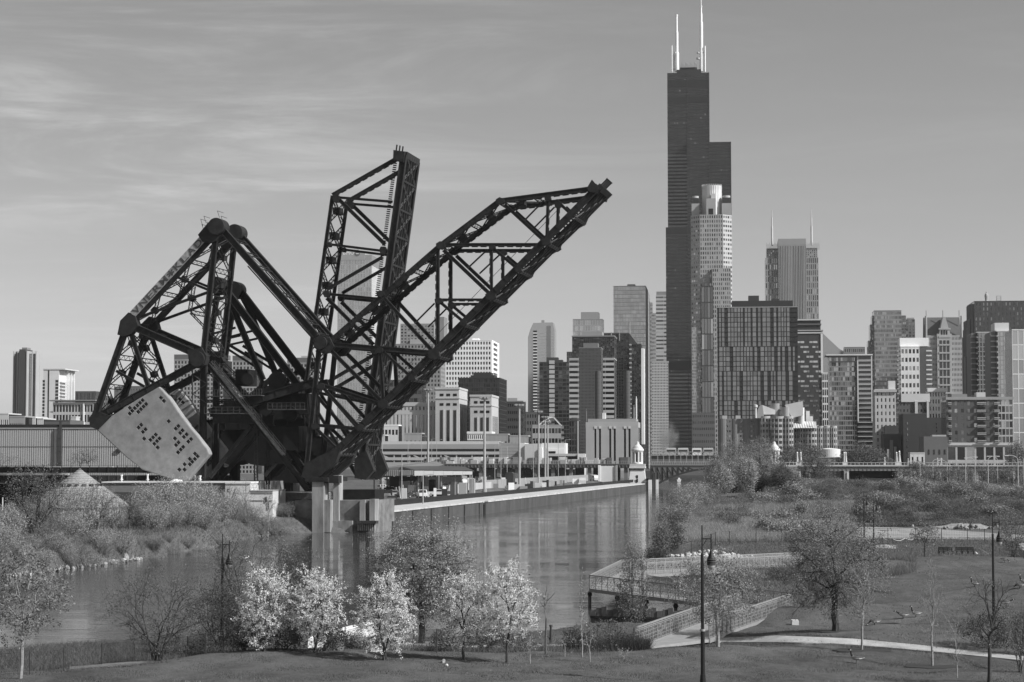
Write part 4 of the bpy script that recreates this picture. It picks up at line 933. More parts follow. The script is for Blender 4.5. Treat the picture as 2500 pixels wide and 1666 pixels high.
b.box('podium', M_(.07), b.u(1690, -20), b.u(1745, -20), -20, -8, 0, b.z(1010)); facade(b, (b.u(1690, -20), -20), (1, 0), b.u(1745, -20) - b.u(1690, -20), 0, b.z(1010), 12, 9, .5, .4, M_(.10), GLD, .4, seed=42)
# dark grid apartment building
b = Bd('apartment_building', 'broad dark apartment building with pale window columns in a barcode pattern', 1753, 1949, 1300, 'building')
zt = b.z(752); dp = b.W * .35; PB = M_(.025); b.box('core', PB, .02, b.W - .02, .05, dp, 0, zt)
r_ = random.Random(11); WN = [glass('flat_window', .24, .25, .5), glass('flat_window2', .19, .25, .5), glass('flat_window3', .29, .25, .5)]
rows = 34; chh = zt * 1.0 / rows; bands = [0, 9, 15, 21, 26, 34]; cnt = 0; rest = MB()
for bi in range(5):
    r_.seed(100 + bi); u = 1.2; colsu = []
    while u < b.W - 3.2:
        w_ = r_.choice([1.2, 1.6, 1.6, 2.2]); colsu.append((u, w_)); u += w_ + r_.choice([.5, .6, 1.3, 2.3])
    for j in range(bands[bi], bands[bi + 1]):
        for (uu, w_) in colsu:
            zc = j * chh + .28; k = r_.choice([0, 0, 1, 2])
            if j >= 24 and cnt < 290 and w_ > 1.5:
                o = bpy.data.objects.new('window', pane_mesh(w_, chh - .4, WN, k)); COL.objects.link(o); o.parent = b.root; o.location = (uu + w_ / 2, -.05, zc); cnt += 1
            else: rest.box(uu, uu + w_, -.12, 0, zc, zc + chh - .4, k)
b.part('window', rest, WN, kind='stuff')
for k in range(0, rows + 1): b.box('floor_line', PB, 0, b.W, -.22, .03, k * chh, k * chh + .2)
mb = MB(); k0 = -dp
facade(b, (0.0, dp), (0, -1), dp, 0, zt, 6, 34, .75, .5, M_(.36), GL, .3, seed=44)
b.box('penthouse', M_(.03), b.u(1788), b.u(1938), 1.5, dp - 2, zt, b.z(735)); b.box('penthouse', M_(.04), b.u(1829), b.u(1855), 3, dp - 4, b.z(735), b.z(722)); b.box('penthouse', M_(.04), b.u(1886), b.u(1904), 3, dp - 4, b.z(735), b.z(730))
b.box('parapet', M_(.3), 0, b.W, -.3, .4, zt, zt + .5)
# twin mast tower
b = Bd('office_tower', 'granite tower with two thin spires on its shoulders', 1872, 2001, 2150, 'tower'); GR = M_(.26)
zt = b.z(630); b.box('core', GLD[1], .05, b.W - .05, .4, 40, 0, zt); facade(b, (0, .4), (1, 0), b.W, 0, zt, 26, 34, .52, .78, GR, GL, .5, seed=51)
z2 = b.z(592, -3); u0, u1 = b.u(1874, 3), b.u(1999, 3); b.box('shoulder', GLD[1], u0, u1, 3, 38, zt, z2 - 6); facade(b, (u0, 3), (1, 0), u1 - u0, zt, z2 - 8, 26, 4, .5, .7, GR, GL, .5, seed=52)
for k in range(14):
    for base in (u0, b.u(1973, 3)): b.box('fin', GR, base + k * 1.0, base + k * 1.0 + .35, 2.6, 3.2, z2 - 8, z2 - 1.5 if k % 3 else z2)
u2, u3 = b.u(1903, -4), b.u(1971, -4); b.box('shaft', GLD[1], u2, u3, -3.6, 36, 0, b.z(585) - 1); facade(b, (u2, -3.6), (1, 0), u3 - u2, 0, b.z(600), 17, 1, .5, .99, GR, GL, .5, seed=53, single=False); b.box('crown', GR, u2, u3, -4.2, 36, b.z(600), b.z(585))
facade(b, (u3, -4), (0, 1), 4, 0, b.z(600), 2, 1, .5, .99, GR, GL, .3, seed=54, single=False)
for px in (1888, 1985):
    mb = MB(); u = b.u(px, 14); mb.cyl((u, 14, z2 - 2), (u, 14, b.z(550)), 1.1); mb.cyl((u, 14, b.z(550)), (u, 14, b.z(528)), .7); mb.cyl((u, 14, b.z(528)), (u, 14, b.z(510)), .35); b.part('spire', mb, M_(.5))
b = simple('office_tower', 'dark brick tower with short pale window dashes and a white top band', 1946, 2005, 814, 1600, M_(.04), 1, 1, .01, .01, gl=GLD, dep=30)
r_ = random.Random(5); rr = MB()
for j in range(34):
    for i in range(8):
        if (i * 5 + j * 3) % 4 < 2: u = 1 + i * b.W / 8.2; rr.box(u, u + 2 + (i % 3), -.55, -.4, b.zt - 8 - j * 3.9, b.zt - 6.4 - j * 3.9, r_.choice([0, 1]))
b.part('window', rr, [GLL[2], GLL[3]], kind='stuff')
for (p, h, v) in ((780, 783, .5), (791, 794, .12), (806, 809, .3), (812, 815, .5)): b.box('top_band', M_(v), -.5, b.W + (.6 if p < 800 else 2), -1, 30, b.z(h), b.z(p))
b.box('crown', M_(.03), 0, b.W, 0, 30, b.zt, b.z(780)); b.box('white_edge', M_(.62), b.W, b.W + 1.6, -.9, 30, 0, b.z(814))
simple('office_block', 'small white grid block between the dashed tower and the glass flats', 2009, 2027, 912, 1500, M_(.66), 4, 13, .68, .78, gl=GLD, wts=[4, 3, 0, 0])
b = Bd('office_building', 'grey building with a sloping roof far behind the glass flats', 2006, 2068, 2200); mb = MB()
mb.prism([(0, 0, 0), (b.u(2068), 0, 0), (b.u(2068), 0, b.z(862)), (b.u(2050), 0, b.z(852)), (b.u(2012), 0, b.z(816)), (0, 0, b.z(808))], (0, 40, 0)); b.part('wall', mb, GLL[0])
simple('office_block', 'flat grey block with roof screen behind the glass flats', 2064, 2113, 849, 2150, M_(.2), 10, 20, .5, .5, gl=GL)
b = simple('apartment_building', 'glass apartment block with a bright projecting roof and balconies on its right', 2027, 2091, 872, 1300, M_(.22), 12, 24, .86, .72, gl=GL, dep=20, wts=[2, 4, 3, 2], roofm=M_(.2))
b.box('roof_plate', M_(.6), b.u(2017), b.u(2131), -3, 20, b.z(869), b.z(866)); u0, u1 = b.u(2093), b.u(2130); b.box('balcony_bay', GLD[2], u0, u1, .5, 20, 0, b.z(870)); b.box('dark_slot', GLD[0], b.u(2088), b.u(2093), -.3, 1, 0, b.z(872))
for k in range(22):
    zc = b.zt - 3 - k * (b.z(872) / 25); b.box('balcony', M_(.46), u0, u1, -1.5, .6, zc, zc + .35); b.box('balcony_rail', GLL[0], u0 + .2, u1 - .2, -1.45, -1.38, zc + .35, zc + 1.3)
for pz in (u0, u1 - .8): b.box('fin', M_(.5), pz, pz + .8, -1.6, .6, b.z(1030), b.z(870))
b = simple('office_tower', 'tall stepped glass tower with fine horizontal bands, right of centre', 2138, 2203, 760, 2000, M_(.24), 20, 36, .66, .6, gl=GL, dep=30, wts=[1, 3, 4, 2], roofm=M_(.14))
for (p0, p1, pt, d0) in [(2131, 2139, 770, 6), (2126, 2132, 791, 10), (2121, 2127, 830, 14), (2203, 2214, 768, 18), (2212, 2236, 776, 26)]:
    u0, u1 = b.u(p0, d0), b.u(p1, d0); b.box('setback_wing', GLD[2], u0, u1, d0, d0 + 20, 0, b.z(pt)); facade(b, (u0, d0), (1, 0), u1 - u0, 0, b.z(pt), 3, 50, .6, .7, M_(.15), GL, .3, seed=int(p0))
b.box('roof_screen', M_(.3), b.u(2216, 28), b.u(2234, 28), 28, 29, b.z(776), b.z(772))
b = simple('office_building', 'narrow old stone building with cornice and a sunlit front patch', 2139, 2187, 953, 1150, M_(.46), 5, 13, .34, .55, gl=GLD, dep=20, roofm=M_(.45), leftside=4, rec=.35)
b.box('roof_house', M_(.6), b.u(2170), b.u(2187), 2, 9, b.zt, b.z(930)); b.box('cornice', M_(.4), -1, b.W + .6, -1.3, 0, b.z(958), b.z(952)); b.box('annex', M_(.05), b.u(2157), b.u(2190), -6, -.6, 0, b.z(1040))
b = simple('apartment_building', 'white balcony apartment block with a bright jagged roof', 2202, 2246, 848, 1300, M_(.7), 5, 15, .62, .5, gl=GL, dep=20, roofm=M_(.8), pbot=1150)
b.box('balcony_bay', GLD[3], b.u(2246), b.u(2275), .5, 20, 0, b.zt); b.box('penthouse', M_(.8), b.u(2199), b.u(2270), 2, 16, b.zt + .6, b.z(825))
for k in range(26):
    zc = b.zt - 3 - k * (b.zt / 27); b.box('balcony', M_(.6), b.u(2262), b.u(2276), -1.8, .6, zc, zc + .9); b.box('balcony', M_(.35), -2.5, 0, 0, 5, zc, zc + .9)
# gabled stone tower
b = simple('office_tower', 'stone tower with a steep central gable and finials on the ridge', 2266, 2350, 821, 1800, M_(.34), 24, 26, .42, .5, gl=GLD, dep=26, wts=[4, 3, 2, 0])
u0, u1 = b.u(2262), b.u(2350); RF = M_(.09)
mb = MB(); mb.prism([(u0, 2, b.zt), (u0, 26, b.zt), (u0, 22, b.z(773)), (u0, 14, b.z(773))], (u1 - u0, 0, 0)); b.part('roof', mb, RF)
uc = b.u(2307); mb = MB(); mb.prism([(b.u(2294), -2.5, b.z(818)), (b.u(2322), -2.5, b.z(818)), (uc + 1, -2.5, b.z(775)), (uc - 1, -2.5, b.z(775))], (0, 14, 0)); b.part('gable', mb, M_(.36))
b.box('gable_base', M_(.36), b.u(2289), b.u(2325), -2.6, 2, 0, b.z(816))
for i in range(3):
    x0 = b.u(2295 + 9 * i); b.box('window_strip', M_(.04), x0, x0 + 2.1, -2.8, -2.5, 0, b.z(832)); b.box('window', GLD[0], b.u(2299 + 6 * i), b.u(2299 + 6 * i) + 1.2, -2.75, -2.45, b.z(818), b.z(808 - 6 * (i == 1)))
for k in range(18): b.box('spandrel', M_(.36), b.u(2293), b.u(2322), -3.0, -2.5, 4 + k * 7.2, 5.4 + k * 7.2)
for px in (2266, 2307, 2347): mb = MB(); mb.cyl((b.u(px), 8, b.z(792 if px != 2307 else 775)), (b.u(px), 8, b.z(757)), .35); b.part('finial', mb, M_(.2))
for px in (2263, 2350): mb = MB(); mb.cyl((b.u(px), 0, b.z(825)), (b.u(px), 0, b.z(772)), 1.0); b.part('pinnacle', mb, M_(.3))
for k in range(20): mb = MB(); u = u0 + (u1 - u0) * k / 20; mb.cyl((u, 18, b.z(773)), (u, 18, b.z(771)), .4, .1, n=5); b.part('ridge_crest', mb, M_(.3))
# board of trade style block
b = simple('office_building', 'large dark old office block with a statue on its roof, at the right edge', 2384, 2520, 737, 1900, M_(.05), 15, 34, .34, .62, gl=[GLD[1], GLD[2], GL[1], M_(.3)], dep=60, roofm=M_(.05), wts=[3, 3, 2, 2])
for (p0, p1, pt) in [(2374, 2386, 740), (2366, 2376, 778), (2362, 2368, 800), (2355, 2364, 870)]:
    u0, u1 = b.u(p0, 12), b.u(p1, 12); b.box('setback_wing', M_(.05), u0, u1, 12, 50, 0, b.z(pt)); b.box('pale_edge', M_(.2), u0 - .2, u0 + 1.5, 11.6, 12, 0, b.z(pt))
mb = MB(); u = b.u(2412, 20); mb.lathe((u, 20, b.z(737)), [(2.0, 0), (1.6, 2), (1.4, 3), (1.9, 7), (1.5, 9), (.6, 9.6), (.7, 10.8), (.2, 11.4)], 10); b.part('statue', mb, M_(.35))
mb = MB(); u = b.u(2442, 20)
for du in (-2, 2):
    mb.box(u + du - .2, u + du + .2, 20, 20.5, b.z(735), b.z(719))
for zz_ in (720, 725, 730): mb.box(u - 2.2, u + 2.2, 20, 20.4, b.z(zz_), b.z(zz_ - .8))
b.part('roof_frame', mb, M_(.15))
b = simple('apartment_building', 'pale glass and panel apartment block with corner balconies near the right edge', 2388, 2421, 813, 1350, M_(.24), 5, 30, .7, .8, gl=GLL, dep=30, roofm=M_(.5))
for k in range(28): zc = b.zt - 3 - k * 3.6; b.box('balcony', M_(.42), b.u(2374), b.u(2388), -1 + 3, 6, zc, zc + .7); b.box('balcony_opening', GLD[0], b.u(2384), b.u(2389), -.5, 2, zc + .8, zc + 3)
b.box('balcony_bay', M_(.2), b.u(2375), b.u(2388), 4, 30, 0, b.zt)
b = simple('apartment_building', 'taller panelled apartment block with bright top band near the right edge', 2437, 2470, 810, 1280, M_(.26), 4, 30, .8, .85, gl=GLL, dep=30, roofm=M_(.6), pent=[(2432, 2467, 788, 2, 20)])
b.box('wall', M_(.2), b.u(2421), b.u(2437), 3, 30, 0, b.zt)
for k in range(30): zc = b.zt - 3 - k * 3.4; b.box('balcony', M_(.42), b.u(2422), b.u(2438), .5, 4, zc, zc + .7); b.box('balcony_opening', GLD[0], b.u(2432), b.u(2438), -.5, .6, zc + .8, zc + 2.9)
simple('apartment_building', 'white framed glass tower cut by the right edge of the picture', 2475, 2530, 807, 1150, M_(.68), 4, 10, .86, .93, gl=GLL, dep=30, roofm=M_(.7))
# ---- middle distance, right
b = Bd('apartment_building', 'brick apartment block with stacked balconies above a pale stone base', 2312, 2472, 1050)
zt = b.z(972); zb = b.z(1083); BR = M_(.085); b.box('core', GLD[1], .02, b.W - .02, .4, 26, 0, zt)
ub = b.u(2436); facade(b, (0, .4), (1, 0), ub, zb, zt - 1, 8, 6, .42, .52, BR, GL, .4, seed=61, single=True, wts=[2, 3, 2, 1])
facade(b, (ub, .2), (1, 0), b.W - ub, zb, zt, 4, 6, .82, .8, M_(.42), GL, .4, seed=62, single=True)
facade(b, (0, .2), (1, 0), b.W, 0, zb - 1, 7, 2, .8, .78, M_(.42), GL, .7, seed=63, single=True)
b.box('string_course', M_(.5), -.3, b.W + .5, -1.0, .4, zb - 1, zb + .4); b.box('cornice', M_(.3), -.2, b.W + .4, -.6, 20, zt - 1, zt + .5)
for k in range(6):
    for (p0, p1) in ((2384, 2406), (2426, 2440), (2314, 2322)):
        zc = zb + (zt - zb) * (k + .12) / 6; b.box('balcony', M_(.4), b.u(p0), b.u(p1), -2.0, .2, zc, zc + .3); b.box('balcony_rail', M_(.34), b.u(p0), b.u(p1), -2.0, -1.92, zc + .7, zc + 1.2); b.box('balcony_opening', GLD[0], b.u(p0) + .3, b.u(p1) - .3, -.08, .1, zc + .3, zc + 2.8)
b.box('penthouse', M_(.22), b.u(2325), b.u(2363), 3, 15, zt, b.z(962)); b.box('penthouse', M_(.5), b.u(2386), b.u(2408), 3, 12, zt, b.z(958))
b = simple('office_building', 'dark brick building with a white top storey behind the brick block', 2196, 2270, 980, 1150, M_(.10), 9, 12, .4, .4, gl=GLD, dep=26, roofm=M_(.45))
b.box('top_storey', M_(.55), b.u(2200), b.u(2270), -1, 15, b.z(982), b.z(962)); b.box('white_pier', M_(.5), b.u(2233), b.u(2240), -1.4, .2, b.z(1010), b.z(980)); b.box('white_pier', M_(.5), b.u(2262), b.u(2267), -1.4, .2, b.z(1030), b.z(980))
b = simple('office_building', 'bright white corner building behind the dark warehouse', 2270, 2309, 955, 1200, M_(.72), 6, 12, .45, .55, gl=GLD, dep=20, roofm=M_(.7))
b.box('cornice', M_(.7), -1, b.W + 1, -1.5, 4, b.z(957), b.z(948))
b = Bd('warehouse', 'blank dark brick warehouse with a few small windows', 2206, 2312, 1095); b.box('wall', M_(.05), 0, b.u(2262), 0, 30, 0, b.z(1012)); b.box('wall', M_(.055), b.u(2262), b.W, 2, 30, 0, b.z(1020)); b.box('parapet', M_(.1), 0, b.u(2262), -.1, 30, b.z(1012), b.z(1010))
for k in range(8): b.box('window', GL[2], b.u(2213), b.u(2216), -.1, 0, b.z(1135 - 14 * k), b.z(1129 - 14 * k)); b.box('window', GL[1], b.u(2286), b.u(2288), 1.9, 2, b.z(1100 - 9 * k), b.z(1096 - 9 * k))
b = Bd('warehouse', 'mid grey brick building with a low penthouse left of the brick block', 2256, 2312, 1040); b.box('wall', M_(.13), 0, b.W, 0, 25, 0, b.z(1066)); b.box('penthouse', M_(.4), b.u(2276), b.u(2310), 2, 12, b.z(1066), b.z(1062))
for i in range(4): b.box('window', GLD[2], b.u(2264 + 13 * i), b.u(2268 + 13 * i), -.1, .1, b.z(1110), b.z(1098))
b = simple('low_building', 'small white house with a dark cornice behind the viaduct', 2222, 2256, 1108, 980, M_(.6), 3, 2, .35, .5, gl=GLD, dep=10, roofm=M_(.5))
b = Bd('office_building', 'dark gap building with two pale chimneys behind the viaduct', 2158, 2198, 1100); b.box('wall', M_(.05), 0, b.W, 0, 20, 0, b.z(1060)); b.box('chimney', M_(.4), b.u(2164), b.u(2170), -1, 0, 0, b.z(1097)); b.box('chimney', M_(.3), b.u(2181), b.u(2187), -1, 0, 0, b.z(1091)); b.box('chimney', M_(.2), b.u(2171), b.u(2179), -.5, 0, 0, b.z(1075))
# curving riverside apartments
RC = M_(.34)
b = Bd('apartment_complex', 'low curving concrete apartment complex with scalloped balconies and angular roof forms', 1758, 2048, 1020)
def round_bay(px, rpx, pt, pb=1125, m=RC, fl=None, d=6, base=0):
    u = b.u(px); r_ = rpx * b.q; zt = b.z(pt); mb = MB(); mb.cyl((u, d, base), (u, d, zt), r_ * .93, n=20); b.part('window_band', mb, GLD[1])
    n_ = fl or max(1, int(round((zt - base) / 2.9))); h = (zt - base) / n_
    for k in range(n_ + 1):
        mb = MB(); mb.cyl((u, d, base + k * h - (.45 if k else 0)), (u, d, base + k * h + .8), r_, n=20); b.part('balcony_ring', mb, m)
    for k in range(5):
        a = math.pi + math.pi * (k + .5) / 5; x = u + r_ * .95 * math.cos(a); y = d + r_ * .95 * math.sin(a); mb = MB(); mb.box(x - .25, x + .25, y - .25, y + .25, base, zt); b.part('pier', mb, m)
facade(b, (b.u(1758), 8), (1, 0), b.u(1872) - b.u(1758), 3, b.z(1023), 17, 11, .62, .42, M_(.17), [GL[0], GL[1], GL[2], GL[3]], .6, seed=71, single=True)  # left wing wall tone darkened to stand for its shade
for px in (1765, 1795, 1822, 1849):
    mb = MB(); mb.cyl((b.u(px), 9.5, 3), (b.u(px), 9.5, b.z(1022)), 2.6, n=16); b.part('stair_tower', mb, M_(.17))  # same shade-darkened tone as the left wing wall
round_bay(1868, 13, 1020, d=6); round_bay(1900, 17, 1021, d=3); round_bay(1925, 12, 1021, d=2); round_bay(1946, 10, 1046, d=10); round_bay(1960, 10, 1044, d=8); round_bay(1981, 14, 1044, d=6)
for px in (2004, 2020, 2036): round_bay(px, 9, 1044, d=8)
b.box('main_wall', M_(.26), b.u(1758), b.u(1880), 8, 30, 0, b.z(1022)); b.box('main_wall', M_(.45), b.u(1935), b.u(2046), 9, 26, 0, b.z(1046))
mb = MB(); mb.cyl((b.u(1920), 6, b.z(1021)), (b.u(1920), 6, b.z(994)), 12 * b.q, n=20); b.part('roof_drum', mb, RC); mb = MB(); mb.cyl((b.u(1893), 8, b.z(1021)), (b.u(1893), 8, b.z(985)), 11 * b.q, n=20); b.part('roof_drum', mb, M_(.25)); mb = MB(); mb.cyl((b.u(1958), 8, b.z(1046)), (b.u(1958), 8, b.z(995)), 7 * b.q, n=20); b.part('roof_drum', mb, M_(.55))
mb = MB(); mb.prism([(b.u(1847), 4, b.z(1021)), (b.u(1866), 4, b.z(1021)), (b.u(1862), 4, b.z(990)), (b.u(1858), 4, b.z(988)), (b.u(1850), 4, b.z(1000))], (0, 8, 0)); b.part('roof_form', mb, M_(.3))
mb = MB(); mb.prism([(b.u(1862), 5, b.z(1012)), (b.u(1893), 5, b.z(1012)), (b.u(1893), 5, b.z(1001)), (b.u(1870), 5, b.z(992)), (b.u(1862), 5, b.z(989))], (0, 6, 0)); b.part('roof_form', mb, M_(.6))
mb = MB(); mb.prism([(b.u(1934), 4, b.z(1021)), (b.u(1961), 4, b.z(1014)), (b.u(1961), 4, b.z(980)), (b.u(1948), 4, b.z(982)), (b.u(1917), 4, b.z(989))], (0, 7, 0)); b.part('roof_form', mb, M_(.5))
mb = MB(); mb.cyl((b.u(1845), 4, b.z(1021)), (b.u(1845), 4, b.z(996)), .5); mb.lathe((b.u(1845), 4, b.z(996)), [(.3, 0), (1, .3), (1, 1.4), (.3, 1.7)], 14); b.part('roof_ball', mb, M_(.55))
mb = MB(); mb.prism([(b.u(1937), 2, b.z(1046)), (b.u(1995), 2, b.z(1046)), (b.u(1988), 10, b.z(1030)), (b.u(1937), 10, b.z(1030))], (0, .4, .3)); b.part('sloping_roof', mb, M_(.4))
for k in range(9): mb = MB(); mb.beam((b.u(1938 + 6 * k), 1.8, b.z(1045.5)), (b.u(1936 + 6 * k), 9.8, b.z(1030)), .4, .3); b.part('roof_rib', mb, M_(.7))
for k in range(3): b.box('stepped_wing', M_(.62), b.u(1970 + 8 * k), b.u(1979 + 8 * k), 12, 20, b.z(1046), b.z(1003 + 13 * k))
for px in (1763, 1796, 1840, 1988, 2016): b.box('rooftop_unit', M_(.45), b.u(px), b.u(px + 12), 10, 14, b.z(1022 if px < 1900 else 1046), b.z(1014 if px < 1900 else 1038))
# storage tank
b = Bd('storage_tank', 'pale round storage tank behind the viaduct', 2000, 2052, 1000, 'tank'); mb = MB(); r_ = b.W / 2; mb.lathe((r_, r_, 0), [(r_, 0), (r_, b.z(1097)), (r_ * .5, b.z(1095)), (.3, b.z(1094))], 36); b.part('shell', mb, M_(.6))
b = Bd('retaining_wall', 'long low grey retaining wall above the viaduct', 1945, 2140, 960, 'wall'); b.box('wall', M_(.26), 0, b.W, 0, 4, 0, b.z(1118)); b.box('coping', M_(.4), -.2, b.W + .2, -.3, 4, b.z(1118), b.z(1116))
# ---- power station and stacks
b = Bd('power_station', 'blocky concrete power station with three pairs of tall dark window slots', 1430, 1558, 1040); PC = M_(.36)
zt = b.z(1030); b.box('core', GLD[0], .02, b.W - .02, 1.2, 25, 0, zt)
sl = [(0, 21), (25.5, 32), (37, 57), (62, 68), (73, 93), (98, 104), (109, 128)]
for a, c_ in sl: b.box('wall_panel', PC, b.u(1430 + a), b.u(1430 + c_) , 0, 1.3, 0, b.z(1044))
b.box('wall_head', PC, 0, b.W, -.02, 25, b.z(1044), b.z(1031)); b.box('parapet', M_(.3), b.u(1435), b.u(1553), .5, 24, b.z(1031), b.z(1023))
for a in (21, 32, 57, 68, 93, 104):
    b.box('window_slot', M_(.02), b.u(1430 + a), b.u(1430 + a + 5), .8, 1.1, 4, b.z(1047)); b.box('slot_head', M_(.5), b.u(1430 + a) - .1, b.u(1430 + a + 5) + .1, -.25, 0, b.z(1047), b.z(1041))
b.box('base_course', M_(.28), -.3, b.W + .3, -.5, 1, 0, 4)
b.box('roof_vent', M_(.6), b.u(1469), b.u(1477), 4, 9, b.z(1023), b.z(1008)); b.box('roof_vent', M_(.2), b.u(1469), b.u(1482), 3, 4, b.z(1031), b.z(1026))
for i, (px, r_, pt) in enumerate(((1460, 7.5, 908), (1531, 7.5, 907))):
    c = Bd('chimney_stack', ['tall dark round chimney above the left half of the power station', 'tall dark round chimney above the right half of the power station'][i], px - r_, px + r_, 1075, 'chimney')
    mb = MB(); rr_ = c.W / 2; mb.cyl((rr_, rr_, 0), (rr_, rr_, c.z(pt)), rr_, n=24); mb.cyl((rr_, rr_, c.z(pt)), (rr_, rr_, c.z(pt - 2)), rr_ * .8, n=24); c.part('stack', mb, M_(.08))
    for k in range(12): mb = MB(); mb.cyl((rr_, rr_, c.z(1015 - 9 * k)), (rr_, rr_, c.z(1014.4 - 9 * k)), rr_ * 1.02, n=24); c.part('stack_band', mb, M_(.05))
for i, (px, pt) in enumerate(((1428, 1004), (1499, 994), (1545, 995), (1551, 974))):
    c = Bd('exhaust_pipe', ['thin pale pipe at the left corner of the power station', 'thin pipe in the middle of the power station roof', 'thin pipe near the right corner of the power station', 'white pipe at the right corner of the power station'][i], px - 2, px + 2, 1060, 'chimney')
    mb = MB(); mb.cyl((1, 1, 0), (1, 1, c.z(pt)), c.W * .45, n=10); mb.cyl((1, 1, c.z(pt)), (1, 1, c.z(pt - 6)), c.W * .25, n=10); c.part('pipe', mb, M_([.12, .12, .2, .6][i]))
b = simple('office_building', 'small banded building carrying an open pyramid frame on its roof', 1300, 1370, 1040, 1180, M_(.36), 9, 5, .85, .5, gl=GLD, dep=20)
mb = MB()
for (a, c_) in (((1325, 1040), (1338, 1019)), ((1350, 1019), (1368, 1040)), ((1338, 1019), (1350, 1019)), ((1334, 1040), (1342, 1020)), ((1312, 1040), (1330, 1024))):
    mb.beam((b.u(a[0]), 2, b.z(a[1])), (b.u(c_[0]), 6, b.z(c_[1])), .6, .6); mb.beam((b.u(a[0]), 14, b.z(a[1])), (b.u(c_[0]), 9, b.z(c_[1])), .6, .6)
b.part('pyramid_frame', mb, M_(.35))
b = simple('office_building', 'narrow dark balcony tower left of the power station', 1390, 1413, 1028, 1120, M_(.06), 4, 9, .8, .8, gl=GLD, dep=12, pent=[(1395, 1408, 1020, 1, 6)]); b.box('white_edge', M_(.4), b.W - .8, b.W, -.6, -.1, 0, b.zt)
# ---- garages and sheds near the rail yard
def bandbuilding(name, label, px0, px1, D, bands, dep=20, gl=GLD[1]):
    b = Bd(name, label, px0, px1, D); b.box('core', gl, .05, b.W - .05, .6, dep, 0, b.z(bands[0][0]) - .5)
    for (p0, p1, v) in bands: b.box('parapet_band', M_(v), 0, b.W, 0, 1.0, b.z(p1), b.z(p0))
    b.box('roof', M_(.3), 0, b.W, .9, dep, b.z(bands[0][0]) - .5, b.z(bands[0][0]) - .1); return b
b = bandbuilding('parking_garage', 'long pale parking garage with dark open decks behind the rail yard', 880, 1218, 960, [(1078, 1085, .52), (1085, 1096.5, .30), (1103, 1110, .42), (1117, 1124, .42), (1129, 1150, .36)])
for k in range(9): b.box('deck_column', M_(.4), b.u(885 + 38 * k), b.u(888 + 38 * k), .3, .9, 0, b.z(1104))
for k in range(3):
    mb = MB(); mb.beam((b.u(935 + 75 * k), .5, b.z(1112)), (b.u(960 + 75 * k), .5, b.z(1124)), .6, .6); b.part('ramp_brace', mb, M_(.4))
b = Bd('warehouse', 'pale panelled warehouse right of the parking garage', 1195, 1275, 955); b.box('wall', M_(.30), 0, b.u(1268), 0, 20, 0, b.z(1082)); b.box('bright_panel', M_(.66), b.u(1268), b.u(1281), -.2, 20, 0, b.z(1082)); b.box('door_recess', GLD[0], b.u(1186), b.u(1213), -.12, 1, b.z(1118), b.z(1092))
for k in range(10): b.box('seam', M_(.22), b.u(1197), b.u(1267), -.05, .05, 3 + k * 1.5, 3.12 + k * 1.5)
b = Bd('warehouse', 'white stepped warehouse left of the power station', 1281, 1378, 945); b.box('wall', M_(.5), 0, b.u(1322), 0, 20, 0, b.z(1084)); b.box('wall', M_(.62), b.u(1322), b.W, 1, 20, 0, b.z(1082)); b.box('white_face', M_(.75), b.u(1334), b.W, .6, 1.1, b.z(1120), b.z(1095)); b.box('opening', GLD[0], b.u(1338), b.u(1356), .4, .7, b.z(1107), b.z(1102)); b.box('stair_box', WHITE, b.u(1318), b.u(1324), -1, 1, b.z(1135), b.z(1093))
b = Bd('low_building', 'low building with dark ribbon window and white right end', 1336, 1425, 925); b.box('wall', M_(.45), 0, b.W, 0, 15, 0, b.z(1108)); b.box('ribbon_window', GLD[0], .5, b.u(1410), -.1, .1, b.z(1123), b.z(1114)); b.box('end_bay', M_(.66), b.u(1410), b.W, -.4, 5, b.z(1128), b.z(1108))
for (p0, p1, t_, v, i) in ((900, 940, 1064, .5, 0), (988, 1030, 1060, .32, 1), (1180, 1240, 1062, .3, 2), (1245, 1290, 1066, .34, 3)):
    simple('low_building', ['low pale block with dark windows just under the long leaf', 'grey plant block in front of the post office wing', 'wide grey plant block above the warehouse', 'small stepped block right of the plant block'][i], p0, p1, t_, 1020, M_(v), max(2, (p1 - p0) // 9), 2, .4, .4, gl=GLD, dep=10)
b = simple('office_building', 'white stepped office building seen just right of the upright leaf heel', 905, 973, 1040, 1060, M_(.62), 8, 4, .7, .4, gl=GLD, dep=10, roofm=M_(.8))
